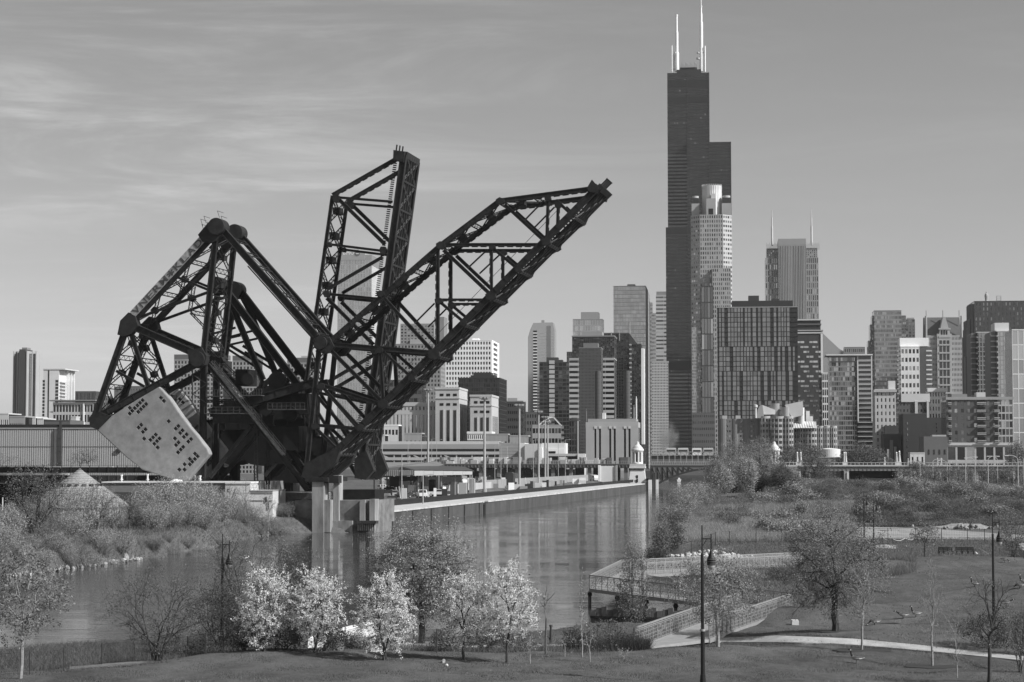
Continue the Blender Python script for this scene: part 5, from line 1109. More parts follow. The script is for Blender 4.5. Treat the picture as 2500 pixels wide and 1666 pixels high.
# ------------------------------------------------------------------ quay wall along the river
SHEET = mat('sheet_pile_steel', 0.085, 0.75, 0, 0.35, 0.25, stretch=(1, 1, .3))
PAVE = mat('pale_concrete_paving', 0.46, 0.9, 0, 0.3, 0.35)
PAVED = mat('grey_asphalt', 0.16, 0.95, 0, 0.25, 0.4)
QZ = 2.95
qa = gz(915, 1251.5, QZ); qb = gz(1568, 1181, QZ); qm = gz(1181, 1223, QZ)
QA, QM, QB = [np.array([p.x, p.y, 0]) for p in (qa, qm, qb)]
quay = thing('quay_wall', 'long ribbed steel sheet pile quay wall on the far bank with a pale cap', 'quay wall')
def seg(P, Q, off, name, last=False):
    d = Q - P; L_ = np.linalg.norm(d); d /= L_; s = np.array([-d[1], d[0], 0]); P = P - s * off
    mb = MB(); mb.obox(P + s * .35 + bz * -2, d * L_, s * .4, bz * (QZ + 1.75)); mb.build('backing_plate', SHEET, quay)
    n_ = int(L_ / 1.1); rest = MB()
    for i in range(n_):
        m2 = MB() if i < 140 and not last else rest
        c = P + d * (i * 1.1)
        m2.prism([c + s * .37, c + d * .2, c + d * .62, c + d * .82 + s * .37], (0, 0, QZ + 1.7)) ; 
        if m2 is not rest: m2.v = [v + np.array([0, 0, -2.0]) for v in m2.v]; m2.build('sheet_pile', SHEET, quay)
    if rest.n: rest.v = [v + np.array([0, 0, -2.0]) for v in rest.v]; rest.build('sheet_pile', SHEET, quay, kind='stuff')
    if not last:
        for k in range(7):
            c = P + d * (18 + k * 17.0) - s * .05; mb = MB(); mb.beam(c + bz * .1, c + bz * QZ, .12, .12); mb.beam(c + d * .6 + bz * .1, c + d * .6 + bz * QZ, .12, .12); [mb.beam(c + bz * (.3 + .4 * j), c + d * .6 + bz * (.3 + .4 * j), .07, .07) for j in range(6)]; mb.build('ladder', DARKM, quay)
    mb = MB(); mb.obox(P - s * .15 + bz * (QZ - .3), d * L_, s * 1.1, bz * .32); mb.build('cap_beam', PAVE, quay)
seg(QA - (QM - QA) * .05, QM, 0, 'a'); seg(QM, QB, .9, 'b', True)
dq = (QB - QA) / np.linalg.norm(QB - QA); sq = np.array([-dq[1], dq[0], 0])
LQ = np.linalg.norm(QB - QA)
mb = MB(); mb.obox(QA - dq * 10 + sq * .5 + bz * (QZ - 1), dq * (LQ + 10), sq * 8.5, bz * 1.03); mb.build('quay_walkway', PAVE, kind='structure')
mb = MB(); mb.obox(QA - dq * 10 + sq * 9.0 + bz * (QZ - 1), dq * (LQ + 10), sq * 5, bz * .99); mb.build('service_road', PAVED, kind='structure')
mb = MB(); mb.obox(QA - dq * 2 + sq * 14.0 + bz * (QZ - 1), dq * (LQ * .9), sq * 3, bz * 1.01); mb.build('gravel_strip', mat('gravel', .36, .95, 0, .3, 2.0), kind='structure')
gr = thing('guard_rail', 'long row of short dark posts with a rail along the quay walkway', 'guard rail')
pm = MB(); pm.box(-.17, .17, -.15, .15, 0, 1.15); pme = pm.mesh('post', DARKM); rest = MB()
for i in range(560):
    c = QA + sq * 8.6 + dq * (i * 1.05 - 2)
    if i < 295:
        o = bpy.data.objects.new('post', pme); COL.objects.link(o); o.parent = gr; o.location = (c[0], c[1], QZ); o.rotation_euler = (0, 0, math.atan2(dq[1], dq[0]))
    else: rest.obox(c + bz * QZ, dq * .34, sq * .3, bz * 1.15)
rest.build('post', DARKM, gr, kind='stuff')
mb = MB(); mb.obox(QA - dq * 2 + sq * 8.75 + bz * (QZ + .75), dq * 590, sq * .12, bz * .3); mb.build('rail', DARKM, gr)
# panel fence behind the road
pf = thing('panel_fence', 'pale corrugated panel fence beside the quay road', 'fence')
def off(px, py, z): p = gz(px, py, z); return np.array([p.x, p.y, 0.0])
f0 = off(1081, 1211, QZ); f1 = off(1200, 1199, QZ); f2 = off(1436, 1178, QZ)
for (a, c_, h, v, n_) in ((f0, f1, 2.7, .46, 14), (f1 + sq * 2, f2, 3.2, .30, 30)):
    for i in range(n_):
        p = a + (c_ - a) * i / n_; q = (c_ - a) / n_ * .985; q_ = q / np.linalg.norm(q); s_ = np.array([-q_[1], q_[0], 0])
        mb = MB(); mb.obox(p + bz * QZ, q, s_ * .12, bz * h)
        for k in range(5): mb.obox(p + q * (k + .4) / 5 - s_ * .06 + bz * QZ, q_ * .3, s_ * .07, bz * h)
        mb.build('panel', M_(v * rnd.uniform(.92, 1.06)), pf)
# round sign, poles
def pole(name, label, cat, px, py, h, r_, D, m, head=None, group=None, z=QZ, r1=None):
    p = at(px, 1125, D); t_ = thing(name, label, cat, (p.x, p.y, z), 0, group)
    mb = MB(); mb.cyl((0, 0, 0), (0, 0, h), r_, r1 or r_ * .7, n=10); mb.build('pole', m, t_)
    if head == 'mast':
        mb = MB(); mb.cyl((0, 0, h - .5), (0, 0, h + .3), .9, .9, n=12)
        for a in range(8): mb.box(1.2 * math.cos(a * .8) - .3, 1.2 * math.cos(a * .8) + .3, 1.2 * math.sin(a * .8) - .3, 1.2 * math.sin(a * .8) + .3, h - .2, h + .4)
        mb.build('lamp_head', M_(.3), t_); mb = MB(); mb.cyl((0, 0, 0), (0, 0, 1.2), r_ * 1.6, n=10); mb.build('base', M_(.3), t_)
    if head == 'arm':
        mb = MB(); mb.beam((0, 0, h - .1), (1.8, 0, h + .15), .1, .1); mb.build('arm', m, t_); mb = MB(); mb.box(1.5, 2.2, -.15, .15, h + .02, h + .2); mb.build('lamp_head', m, t_)
    return t_
MG = 'tall floodlight masts of the rail yard'
def hh_(py, D, z=QZ): return zat(py, D) - z
for (px, pt, D, lab) in ((1045, 952, 700, 'tall pale floodlight mast in front of the post office wing'), (1183, 972, 560, 'tall pale floodlight mast in front of the second post office tower'), (1268, 990, 620, 'tall pale floodlight mast right of the black glass building'),
                         (1315, 1006, 700, 'floodlight mast left of the small pyramid roofed building'), (1331, 1019, 820, 'shorter floodlight mast just left of the paired one'), (1337, 1031, 830, 'shortest floodlight mast before the pyramid roofed building')):
    pole('floodlight_mast', lab, 'mast', px, 0, hh_(pt, D), .42, D, LIGHTM, 'mast', MG)
for i, (px, pt, D) in enumerate(((933, 1062, 500), (981, 1110, 440), (1029, 1066, 800), (1054, 1072, 780), (1066, 1074, 790), (1208, 1088, 700), (1223, 1093, 700), (1033, 1160, 420), (1302, 1075, 800), (1363, 1072, 820), (1380, 1074, 830), (1238, 1090, 720), (996, 1085, 700))):
    pole('light_pole', 'slim grey light pole in the rail yard', 'pole', px, 0, hh_(pt, D), .13, D, LIGHTM, 'arm', 'slim light poles of the rail yard')
p = at(1096, 1125, 470); t_ = thing('round_sign', 'round dark sign on a short post beside the quay road', 'sign', (p.x, p.y, QZ)); mb = MB(); mb.cyl((0, 0, 0), (0, 0, 1.3), .06); mb.build('post', GALV, t_)
mb = MB(); mb.cyl((0, -.05, 1.6), (0, .05, 1.6), .42, n=20); mb.build('sign_face', M_(.07), t_)
# ---- canopy
cn = Bd('yard_canopy', 'open vehicle canopy with a dark low gable roof and bright fascia', 907, 1158, 520, 'canopy')
ze = cn.z(1150); 
mb = MB(); mb.prism([(cn.u(896), 0, cn.z(1148)), (cn.u(1014), 0, cn.z(1148)), (cn.u(980), 0, cn.z(1139.5))], (0, 55, 1.2)); cn.part('roof', mb, M_(.16))
mb = MB(); mb.add([(cn.u(980), -.3, cn.z(1139)), (cn.u(1014), -.5, cn.z(1147.6)), (cn.u(1158), 0, cn.z(1149.5)), (cn.u(1120), 12, cn.z(1140)), (cn.u(1060), 14, cn.z(1138))], [(0, 1, 2, 3, 4)]); 
mb.prism([(cn.u(980), -.3, cn.z(1139) - .3), (cn.u(1014), -.5, cn.z(1147.6) - .3), (cn.u(1158), 0, cn.z(1149.5) - .3), (cn.u(1120), 12, cn.z(1140) - .3), (cn.u(1060), 14, cn.z(1138) - .3)], (0, 0, .25)); cn.part('roof', mb, M_(.07))
nn_ = 22
for i in range(nn_):
    u0 = cn.u(909 + (1012 - 909) * i / nn_); cn.box('corrugated_panel', M_(.26), u0, u0 + .32, -.6, -.3, cn.z(1162), cn.z(1148))
cn.box('fascia_backing', M_(.10), cn.u(907), cn.u(1013), -.3, -.1, cn.z(1162), cn.z(1148)); cn.box('canopy_sign', M_(.20), cn.u(981), cn.u(1003), -.8, -.62, cn.z(1161), cn.z(1150))
for i in range(6): a, c_ = 1014 + 23.5 * i, 1037 + 23.5 * i; cn.box('bright_fascia', M_(.75), cn.u(a), cn.u(c_), -1.3, -1.1, cn.z(1161.5 - .5 * i), cn.z(1149.5 + .3 * i))
for k, px in enumerate((911, 931, 953, 974, 990, 1007, 1019, 1024, 1050, 1075, 1100, 1128, 1150)): cn.box('post', M_(.12 if k < 6 else .3), cn.u(px), cn.u(px) + .3, 1 + (k % 3) * 7, 1.3 + (k % 3) * 7, 0, cn.z(1161))
for k in range(10): cn.box('roof_bracket', DARKM, cn.u(1018 + 15 * k), cn.u(1018 + 15 * k) + .25, -.9, -.5, cn.z(1152), cn.z(1149))
cn.box('kiosk', M_(.42), cn.u(966), cn.u(991), 6, 12, 0, cn.z(1176)); cn.box('kiosk', M_(.7), cn.u(992), cn.u(1006), 3, 8, 0, cn.z(1185)); cn.box('back_wall', M_(.05), cn.u(905), cn.u(1090), 30, 31, 0, cn.z(1166))
for k, (a, c_, pt) in enumerate(((1000, 1012, 1180), (1035, 1048, 1172), (1060, 1082, 1183), (1085, 1100, 1178), (1105, 1125, 1180), (1130, 1142, 1170))): cn.box('equipment_cabinet', M_([.5, .06, .3, .08, .4, .25][k]), cn.u(a), cn.u(c_), 8 + k, 11 + k, 0, cn.z(pt))
# ---- vehicles
def car(name, label, cat, x, y, z, rz, v, kind='sedan', group=None, s=1.0):
    t_ = thing(name, label, cat, (x, y, z), rz, group); t_.scale = (s, s, s)
    pm_ = mat('car_paint_%02d' % int(v * 100), v, 0.3, 0.0, 0, spec=0.5)
    prof = {'sedan': [(-2.2, .35), (2.2, .35), (2.25, .75), (1.3, .95), (.65, 1.42), (-.9, 1.42), (-1.6, 1.0), (-2.2, .9)],
            'pickup': [(-2.7, .5), (2.6, .5), (2.65, 1.05), (1.4, 1.15), (.9, 1.8), (-.5, 1.8), (-.7, 1.2), (-2.7, 1.2)],
            'van': [(-2.5, .4), (2.4, .4), (2.4, 1.1), (1.9, 1.9), (-2.5, 2.1)],
            'suv': [(-2.3, .4), (2.3, .4), (2.3, .95), (1.3, 1.15), (.7, 1.75), (-2.0, 1.75), (-2.3, 1.1)]}[kind]
    w = .88; mb = MB(); mb.prism([(a, -w, c_) for a, c_ in prof], (0, 2 * w, 0)); mb.build('body', pm_, t_)
    wz0, wz1 = {'sedan': (.98, 1.34), 'pickup': (1.22, 1.7), 'van': (1.2, 1.75), 'suv': (1.15, 1.65)}[kind]; xa, xb = {'sedan': (-1.1, .8), 'pickup': (-.4, 1.0), 'van': (.6, 1.8), 'suv': (-1.9, .85)}[kind]
    for sgn in (-1, 1):
        mb = MB(); y0 = sgn * (w + .005); mb.prism([(xa - .15, y0, wz0), (xb + .25, y0, wz0), (xb - .1, y0, wz1), (xa + .1, y0, wz1)], (0, sgn * .02, 0)); mb.build('side_window', CARG, t_)
    mb = MB(); mb.prism([(xb + .42, -w * .88, wz0), (xb + .42, w * .88, wz0), (xb + .02, w * .8, wz1 + .02), (xb + .02, -w * .8, wz1 + .02)], (.05, 0, .03)); mb.build('windscreen', CARG, t_)
    fr, rr2 = prof[1][0] - .8, prof[0][0] + .8
    for xx in (fr, rr2):
        for sgn in (-1, 1):
            mb = MB(); mb.cyl((xx, sgn * (w - .22), .36), (xx, sgn * (w + .02), .36), .36, n=14); wo_ = mb.build('wheel', TYRE, t_); mb = MB(); mb.cyl((xx, sgn * (w + .02), .36), (xx, sgn * (w + .05), .36), .2, n=8); mb.build('rim', GALV, wo_)
    for sgn in (-1, 1): mb = MB(); mb.box(prof[1][0], prof[1][0] + .03, sgn * .62 - .16, sgn * .62 + .16, .68, .84); mb.build('headlight', M_(.7), t_)
    return t_
def park(px, py, rz, v, kind, label, z=QZ, group='vehicles parked in the rail yard', s=1.0):
    p = gz(px, py, z); n_ = {'pickup': 'pickup_truck', 'van': 'delivery_van', 'suv': 'parked_car', 'sedan': 'parked_car'}[kind]
    return car(n_, label, {'pickup': 'pickup truck', 'van': 'van'}.get(kind, 'car'), p.x, p.y, z, rz, v, kind, group, s)
park(951, 1207, .1, .75, 'pickup', 'white pickup truck seen from the side left of the canopy cabinets', s=1.15); park(1030, 1217, -1.4, .75, 'pickup', 'white pickup truck facing the river beside the quay road', s=1.15)
park(943, 1222, .1, .55, 'sedan', 'pale car nearest the bridge pier in the yard'); park(926, 1212, .1, .04, 'suv', 'dark car at the left end of the yard row'); park(997, 1207, -1.2, .04, 'suv', 'dark car between the two white pickups')
park(1012, 1212, -1.3, .06, 'sedan', 'dark car just left of the right white pickup'); park(955, 1226, .3, .10, 'sedan', 'grey car closest to the guard rail'); park(975, 1204, .1, .05, 'suv', 'dark car behind the left white pickup')
for i, (px, py, v, k) in enumerate(((1060, 1205, .5, 'van'), (1075, 1200, .05, 'suv'), (1066, 1212, .4, 'pickup'), (1100, 1187, .6, 'suv'), (1118, 1184, .05, 'suv'), (1138, 1184, .7, 'van'), (1160, 1182, .3, 'sedan'), (1285, 1168, .6, 'suv'), (1300, 1167, .1, 'sedan'), (1308, 1166, .7, 'suv'), (1345, 1166, .08, 'van'), (1375, 1164, .4, 'sedan'))):
    park(px, py, -.2 + .3 * (i % 3), v, k, 'vehicle parked among the yard equipment behind the panel fence', group='vehicles behind the panel fence')
for i, (px, py) in enumerate([(933, 1198), (968, 1196), (985, 1194), (1005, 1192), (1022, 1195), (1042, 1202), (1048, 1190), (1062, 1190), (960, 1214), (985, 1216), (935, 1206), (1078, 1190), (1120, 1180), (1150, 1180), (1172, 1178), (1190, 1174), (1215, 1172), (1240, 1170), (1262, 1169), (1325, 1165), (1355, 1164), (1390, 1163), (1410, 1162)]):
    park(px, py, -1.2 + .5 * (i % 5), [.7, .05, .3, .04, .6, .12][i % 6], ['suv', 'sedan', 'pickup', 'van'][i % 4], 'vehicle in the crowded rows of the rail yard', group='vehicles crowded round the yard canopy')
park(1452, 1176, -1.3, .6, 'van', 'white service truck left of the white wind screen by the bridge tower', s=1.4)
# white screen wall beside the bridge tower
b = Bd('screen_wall', 'large blank white screen wall beside the left bridge tower', 1466, 1502, 860, 'wall'); b.box('panel', M_(.66), 0, b.W, 0, 1, -.3, b.z(1138)); b.box('side_post', M_(.75), -1, 0, -.4, 1, -.3, b.z(1136)); b.box('side_post', M_(.3), b.W, b.W + .7, -.5, 3, -.3, b.z(1136))
b = Bd('yard_shed', 'dark arched equipment shed behind the panel fence', 1234, 1253, 640, 'shed'); mb = MB(); w_ = b.W; mb.prism([(0, 0, 0), (w_, 0, 0), (w_, 0, b.z(1157)), (w_ * .8, 0, b.z(1153)), (w_ * .2, 0, b.z(1153)), (0, 0, b.z(1157))], (0, 6, 0)); b.part('shell', mb, M_(.04))
# ---- elevated road left of the river crossing and the crossing itself
vd = Bd('road_viaduct', 'long dark elevated road deck running behind the rail yard', 1015, 1545, 900, 'viaduct'); zd = vd.z(1134); vd.box('girder', M_(.06), 0, vd.W, 0, 12, vd.z(1143), zd); vd.box('parapet', M_(.2), 0, vd.W, -.2, .2, zd, zd + .3)
for k in range(62):
    u = vd.W * k / 62; vd.box('stiffener', M_(.13), u, u + .35, -.25, 0, vd.z(1141), zd - .3)
for k in range(12): u = vd.W * (k + .5) / 12; vd.box('column', M_(.16), u, u + 1.6, 1, 3, 0, vd.z(1143)); vd.box('column', M_(.05), u + 2, u + 6, 9, 11, 0, vd.z(1143))
r_ = random.Random(3)
vd.box('ramp_wall', M_(.18), vd.u(1180), vd.u(1400), 8, 9, 0, vd.z(1146))
for k in range(90):
    u = r_.uniform(2, vd.W - 3); vd.box('deck_clutter', M_(r_.choice([.1, .2, .35, .5])), u, u + r_.uniform(.5, 4), r_.uniform(.5, 9), 10, zd, zd + r_.uniform(.8, 3.4))
for k in range(110): u = vd.W * k / 110; vd.box('rail_post', M_(.3), u, u + .12, -.15, -.03, zd + .3, zd + 1.4)
vd.box('hand_rail', M_(.35), 0, vd.W, -.15, -.05, zd + 1.4, zd + 1.5)
# crossing: arched steel spans
rb = Bd('road_bridge', 'low steel arch road bridge crossing the river under the towers', 1588, 1900, 880, 'bridge', z0=0); zd = rb.z(1135)
rb.box('deck', M_(.05), 0, rb.W, 0, 20, zd - 1.2, zd); rb.box('fascia', M_(.25), 0, rb.W, -.12, 0, zd - .3, zd + .1)
uc = rb.W * .5
for d in (.2, 18):
    pts = []
    for k in range(25):
        u = rb.W * k / 24; x = (u - uc) / uc; pts.append((u, d, zd - 1.6 - 8.4 * x * x))
    mb = MB()
    for a, c_ in zip(pts[:-1], pts[1:]): mb.beam(a, c_, .8, 1.0, (0, 1, 0))
    rb.part('arch_rib', mb, DARKM)
    for k, a in enumerate(pts):
        if a[2] < zd - 2.6:
            mb = MB(); mb.beam(a, (a[0], d, zd - 1.2), .5, .5, (0, 1, 0)); rb.part('spandrel_post', mb, DARKM)
            q = pts[k + 1] if k < 12 else pts[k - 1]
            mb = MB(); mb.beam((a[0], d, zd - 1.3), (q[0], d, q[2] + .2), .35, .3, (0, 1, 0)); rb.part('spandrel_diagonal', mb, DARKM)
for k in range(70): u = rb.W * k / 70; rb.box('rail_post', M_(.35), u, u + .15, -.1, .05, zd, zd + 1.2)
rb.box('hand_rail', M_(.45), 0, rb.W, -.1, 0, zd + 1.2, zd + 1.32)
# bridge towers: square battered base and round domed lantern
def btower(px, label):
    b = Bd('bridge_tower', label, px - 20, px + 20, 845, 'tower', z0=0.0); c = b.W / 2; K = M_(.58); KS = M_(.45); q = b.q
    z1 = b.z(1136); mb = MB(); wt, wb_ = 17 * q, 22 * q
    vs = [(c - wb_, -3, 0), (c + wb_, -3, 0), (c + wb_, 8, 0), (c - wb_, 8, 0), (c - wt, -1.6, z1 - 2), (c + wt, -1.6, z1 - 2), (c + wt, 5, z1 - 2), (c - wt, 5, z1 - 2)]
    mb.add(vs, [(0, 1, 5, 4), (1, 2, 6, 5), (2, 3, 7, 6), (3, 0, 4, 7), (4, 5, 6, 7), (3, 2, 1, 0)]); b.part('base', mb, K)
    b.box('cornice', K, c - 19.5 * q, c + 19.5 * q, -2.2, 5.6, z1 - 1.3, z1 - .6); b.box('balustrade', KS, c - 18.5 * q, c + 18.5 * q, -2.0, 5.4, z1 - .6, z1 + .5); b.box('neck', KS, c - 17.5 * q, c + 17.5 * q, -1.8, 5.2, z1 - 2.1, z1 - 1.3)
    for k in range(11): b.box('dentil', GLD[0], c - 17 * q + k * 3.2 * q, c - 17 * q + k * 3.2 * q + .22, -2.05, -1.9, z1 - 2.0, z1 - 1.35)
    y_ = 1.6; r_ = 12.0 * q; zl = z1 + .5; zr = b.z(1101)
    mb = MB(); mb.cyl((c, y_, zl), (c, y_, zr), r_ * .8, n=16); b.part('lantern_core', mb, GLD[1])
    for k in range(8):
        a = k * math.tau / 8 + .2; mb = MB(); mb.cyl((c + r_ * .9 * math.cos(a), y_ + r_ * .9 * math.sin(a), zl), (c + r_ * .9 * math.cos(a), y_ + r_ * .9 * math.sin(a), zr), .42, n=8); b.part('column', mb, K)
    mb = MB(); mb.lathe((c, y_, zl), [(r_ * 1.1, 0), (r_ * 1.1, .5), (r_ * .98, .8)], 20); mb.lathe((c, y_, zr), [(r_ * 1.0, -.7), (r_ * 1.22, -.1), (r_ * 1.28, .3), (r_ * 1.2, .8), (r_ * 1.02, 1.0), (r_ * .98, 1.5), (r_ * .8, 1.7), (r_ * .74, 2.1), (r_ * .5, 2.4), (r_ * .36, 2.9), (r_ * .30, 3.2), (r_ * .32, 3.5), (r_ * .1, 3.9)], 24); b.part('dome', mb, K)
    b.box('window', GLD[0], c - .4, c + .3, -2.3, -2.05, z1 - 5.5, z1 - 4.2); b.box('window', GLD[0], c - .4, c + .3, -2.75, -2.5, 3, 4.4)
    return b
btower(1556, 'domed stone bridge tower on the left bank, left of the arch'); btower(1890, 'domed stone bridge tower rising from trees on the right bank')
b = Bd('bridge_pier', 'concrete river pier under the left end of the arch bridge', 1573, 1590, 838, 'pier', z0=-1); b.box('shaft', CONCD, 0, b.W * .5, 0, 12, 0, 4.5); b.box('white_face', M_(.75), b.W * .55, b.W, -.4, 3, .8, 5); b.box('shaft', DARKM, b.W * 1.1, b.W * 1.5, 2, 14, 0, 8)
b = Bd('bridge_pier', 'small white marker pier standing in the water under the arch', 1600, 1606, 845, 'pier', z0=-1); b.box('shaft', M_(.75), 0, b.W, 0, 3, 0, 5)
b = Bd('boat', 'small white boat moored under the arch bridge', 1652, 1662, 1100, 'boat', z0=0); mb = MB(); mb.prism([(0, 0, 1.6), (b.W, 0, 1.8), (b.W * .8, 0, .1), (b.W * .2, 0, .1)], (0, 5, 0)); b.part('hull', mb, WHITE); b.box('cabin', WHITE, b.W * .3, b.W * .7, 1, 4, 1.6, 2.6)
# distant trains, platforms beyond the bridge
b = Bd('signal_gantry', 'steel gantry trusswork above the rail lines beyond the arch bridge', 1605, 1745, 1150, 'gantry'); zt = b.z(1103)
mb = MB(); mb.box(0, b.W, 0, .5, zt - .5, zt); mb.box(0, b.W, 0, .5, b.z(1113), b.z(1113) + .4)
for k in range(11): u = b.W * k / 10; mb.box(u, u + .4, 0, .4, b.z(1130), zt); mb.beam((u, 0, zt), (u + b.W / 10, 0, b.z(1113)), .3, .3) if k < 10 else None
b.part('truss', mb, M_(.3)); 
for k, (a, c_) in enumerate(((1626, 1650), (1655, 1680), (1690, 1712), (1717, 1741))):
    b = Bd('parked_train_car', ['rail car farthest left beyond the arch bridge', 'second rail car beyond the arch bridge', 'whitest rail car beyond the arch bridge', 'rail car nearest the curving apartments'][k], a, c_, 1180, 'rail car', 'rail cars beyond the arch bridge'); b.box('body', M_([.4, .45, .75, .4][k]), 0, b.W, 0, 3, b.z(1112), b.z(1096)); b.box('roof', M_(.6), .2, b.W - .2, .2, 2.8, b.z(1096), b.z(1094)); b.box('side_windows', GLD[1], .5, b.W - .5, -.05, .02, b.z(1103), b.z(1099))
b = Bd('low_building', 'dark low station sheds beyond the arch bridge', 1590, 1760, 1250); b.box('wall', M_(.14), 0, b.W, 0, 10, 0, b.z(1113)); b.box('roof', M_(.3), 0, b.W, -1, 10, b.z(1113), b.z(1111))
b = Bd('retaining_wall', 'dark river wall far beyond the arch bridge', 1560, 1900, 1480, 'wall', z0=0); b.box('wall', M_(.08), 0, b.W, 0, 3, -1, b.z(1150))
# right viaduct with pylons
vr = Bd('road_viaduct', 'concrete road viaduct with paired obelisk pylons across the right background', 1897, 2560, 760, 'viaduct', z0=0)
zd = vr.z(1139); zg = vr.z(1150); vr.box('girder', M_(.20), 0, vr.W, 0, 14, zg, zd); vr.box('deck_edge', M_(.45), 0, vr.W, -.5, 14.2, zd, zd + .5); vr.box('hand_rail', M_(.40), 0, vr.W, -.4, -.25, zd + 1.3, zd + 1.5)
for k in range(66): u = vr.W * k / 66; vr.box('rail_post', M_(.4), u, u + .2, -.4, -.2, zd + .5, zd + 1.4); vr.box('girder_rib', M_(.15), u, u + .3, -.15, 0, zg, zd)
for px in (1948, 1972, 2065, 2196, 2290, 2380, 2470): vr.box('pier', M_(.30), vr.u(px - 6), vr.u(px + 6), 0, 3, 2, zg); vr.box('pier', M_(.12), vr.u(px - 10), vr.u(px - 5), 6, 12, 2, zg); vr.box('pier_face', M_(.55), vr.u(px + 1), vr.u(px + 5), -.3, 0, 2, zg - .5)
for (a, c_) in ((1908, 1940), (2074, 2188), (2270, 2320), (2400, 2460)): vr.box('infill_wall', M_(.05), vr.u(a), vr.u(c_), 8, 10, 1, zg)
vr.box('ramp_wall', M_(.24), vr.u(1897), vr.u(1945), -1, 2, 1, zd)
PG = 'obelisk pylons on the viaduct'
for i, (px, sc) in enumerate(((1946.5, 1), (1955, 1), (2061, 1), (2065, 1), (2160, .6), (2189, 1), (2196, 1.1), (2217, .5), (2289, .55), (2298, .55))):
    p = at(px, 1125, 765); t_ = thing('pylon', ['leftmost pale obelisk beside the right bridge tower', 'second pale obelisk, just right of the leftmost', 'left one of the obelisk pair before the grey bushes', 'right one of the obelisk pair before the grey bushes', 'small obelisk under the narrow stone building', 'left one of the obelisk pair before the pale chimneys', 'tallest obelisk before the dark brick building', 'small obelisk beside the little white house', 'left small obelisk under the dark warehouse', 'right small obelisk under the dark warehouse'][i], 'pylon', (p.x, p.y, zd + .5), GY, PG); t_.scale = (sc * .75, sc * .75, sc * .85)
    mb = MB(); mb.box(-.8, .8, -.8, .8, 0, 1.4); mb.build('base', M_(.5), t_); mb = MB(); mb.lathe((0, 0, 1.4), [(.7, 0), (.32, 3.2), (.5, 3.3), (.3, 3.7)], 4); mb.build('shaft', M_(.40), t_); mb = MB(); mb.lathe((0, 0, 5.1), [(.2, 0), (.42, .3), (.2, .7)], 10); mb.build('globe', M_(.75), t_)
# arched street lamps on the ramp road at right
LG = 'arched street lamps along the ramp road'
for i, (px, pt, pb, D, dr) in enumerate(((2246, 1126, 1186, 560, -1), (2277, 1121, 1182, 600, 1), (2312, 1124, 1180, 640, -1), (2318, 1124, 1184, 620, 1), (2357, 1116, 1198, 500, 1), (2380, 1118, 1190, 560, -1), (2412, 1114, 1190, 520, 1), (2435, 1114, 1188, 560, -1), (2485, 1112, 1205, 470, -1), (2499, 1112, 1206, 470, 1), (2340, 1128, 1150, 700, -1))):
    p = at(px, 1125, D); z0 = tz(p.x, p.y); h = zat(pt, D) - z0
    t_ = thing('street_lamp', ['leftmost pale street lamp on the ramp road, bending left', 'pale arched lamp between the small obelisks, bending right', 'lamp bending left in front of the brick block base', 'lamp bending right beside another before the brick block', 'tall arched lamp bending right under the brick block', 'arched lamp bending left under the balconies', 'arched lamp bending right near the brick block corner', 'arched lamp bending left near the brick block corner', 'lamp at the far right bending left', 'lamp at the extreme right edge bending right', 'short far lamp behind the ramp road'][i], 'street lamp', (p.x, p.y, z0 - .3), 0, LG)
    mb = MB(); mb.cyl((0, 0, 0), (0, 0, h - .8), .12, .09, n=8); mb.build('pole', M_(.42), t_); mb = MB(); pr_ = (0, 0, h - .8)
    for k in range(1, 6):
        a = k / 5 * math.pi / 2; q = (dr * 1.6 * (1 - math.cos(a)), 0, h - .8 + 1.1 * math.sin(a)); mb.beam(pr_, q, .13, .13, (0, 1, 0)); pr_ = q
    mb.beam(pr_, (dr * 2.4, 0, h + .3), .16, .16); mb.build('arm', M_(.42), t_); mb = MB(); mb.box(min(dr * 2.2, dr * 3), max(dr * 2.2, dr * 3), -.2, .2, h + .15, h + .35); mb.build('lamp_head', M_(.5), t_)
# ramp road, hoarding, retaining wall on the hill
def hit(px, py):
    r = ray(px, py); D = 80.0
    prev = D
    while D < 1400:
        p = Vector((0, 0, HC)) + r * (D / r.y)
        if p.z <= max(tz(p.x, p.y), 0.0):
            lo, hi = D / 1.01, D
            for _ in range(12):
                md = (lo + hi) / 2; p = Vector((0, 0, HC)) + r * (md / r.y)
                if p.z <= max(tz(p.x, p.y), 0.0): hi = md
                else: lo = md
            return p
        D *= 1.01
    return p
def ribbon(name, top, bot, m, lift=.08, th=.5, sub=10):
    def dens(pts):
        o = []
        for a, c_ in zip(pts[:-1], pts[1:]):
            for k in range(sub): o.append((a[0] + (c_[0] - a[0]) * k / sub, a[1] + (c_[1] - a[1]) * k / sub))
        return o + [pts[-1]]
    T_ = [hit(*p) for p in dens(top)]; B_ = [hit(*p) for p in dens(bot)]; vs = []; fs = []
    rows_ = 6
    for t_, c_ in zip(T_, B_):
        for k in range(rows_):
            q = t_.lerp(c_, k / (rows_ - 1)); vs.append((q.x, q.y, max(tz(q.x, q.y), .05) + lift))
    n_ = len(T_)
    for i in range(n_ - 1):
        for k in range(rows_ - 1): fs.append((i * rows_ + k, i * rows_ + k + 1, (i + 1) * rows_ + k + 1, (i + 1) * rows_ + k))
    vs += [(v[0], v[1], v[2] - th) for v in vs]; o_ = n_ * rows_
    for i in range(n_ - 1): fs.append((i * rows_, (i + 1) * rows_, (i + 1) * rows_ + o_, i * rows_ + o_)); fs.append(((i + 1) * rows_ + 5, i * rows_ + 5, i * rows_ + 5 + o_, (i + 1) * rows_ + 5 + o_))
    mb = MB(); mb.add(vs, fs); return mb.build(name, m, kind='structure')
b = Bd('hoarding', 'dark panelled hoarding on the hilltop', 2110, 2211, 480, 'fence', z0=0)
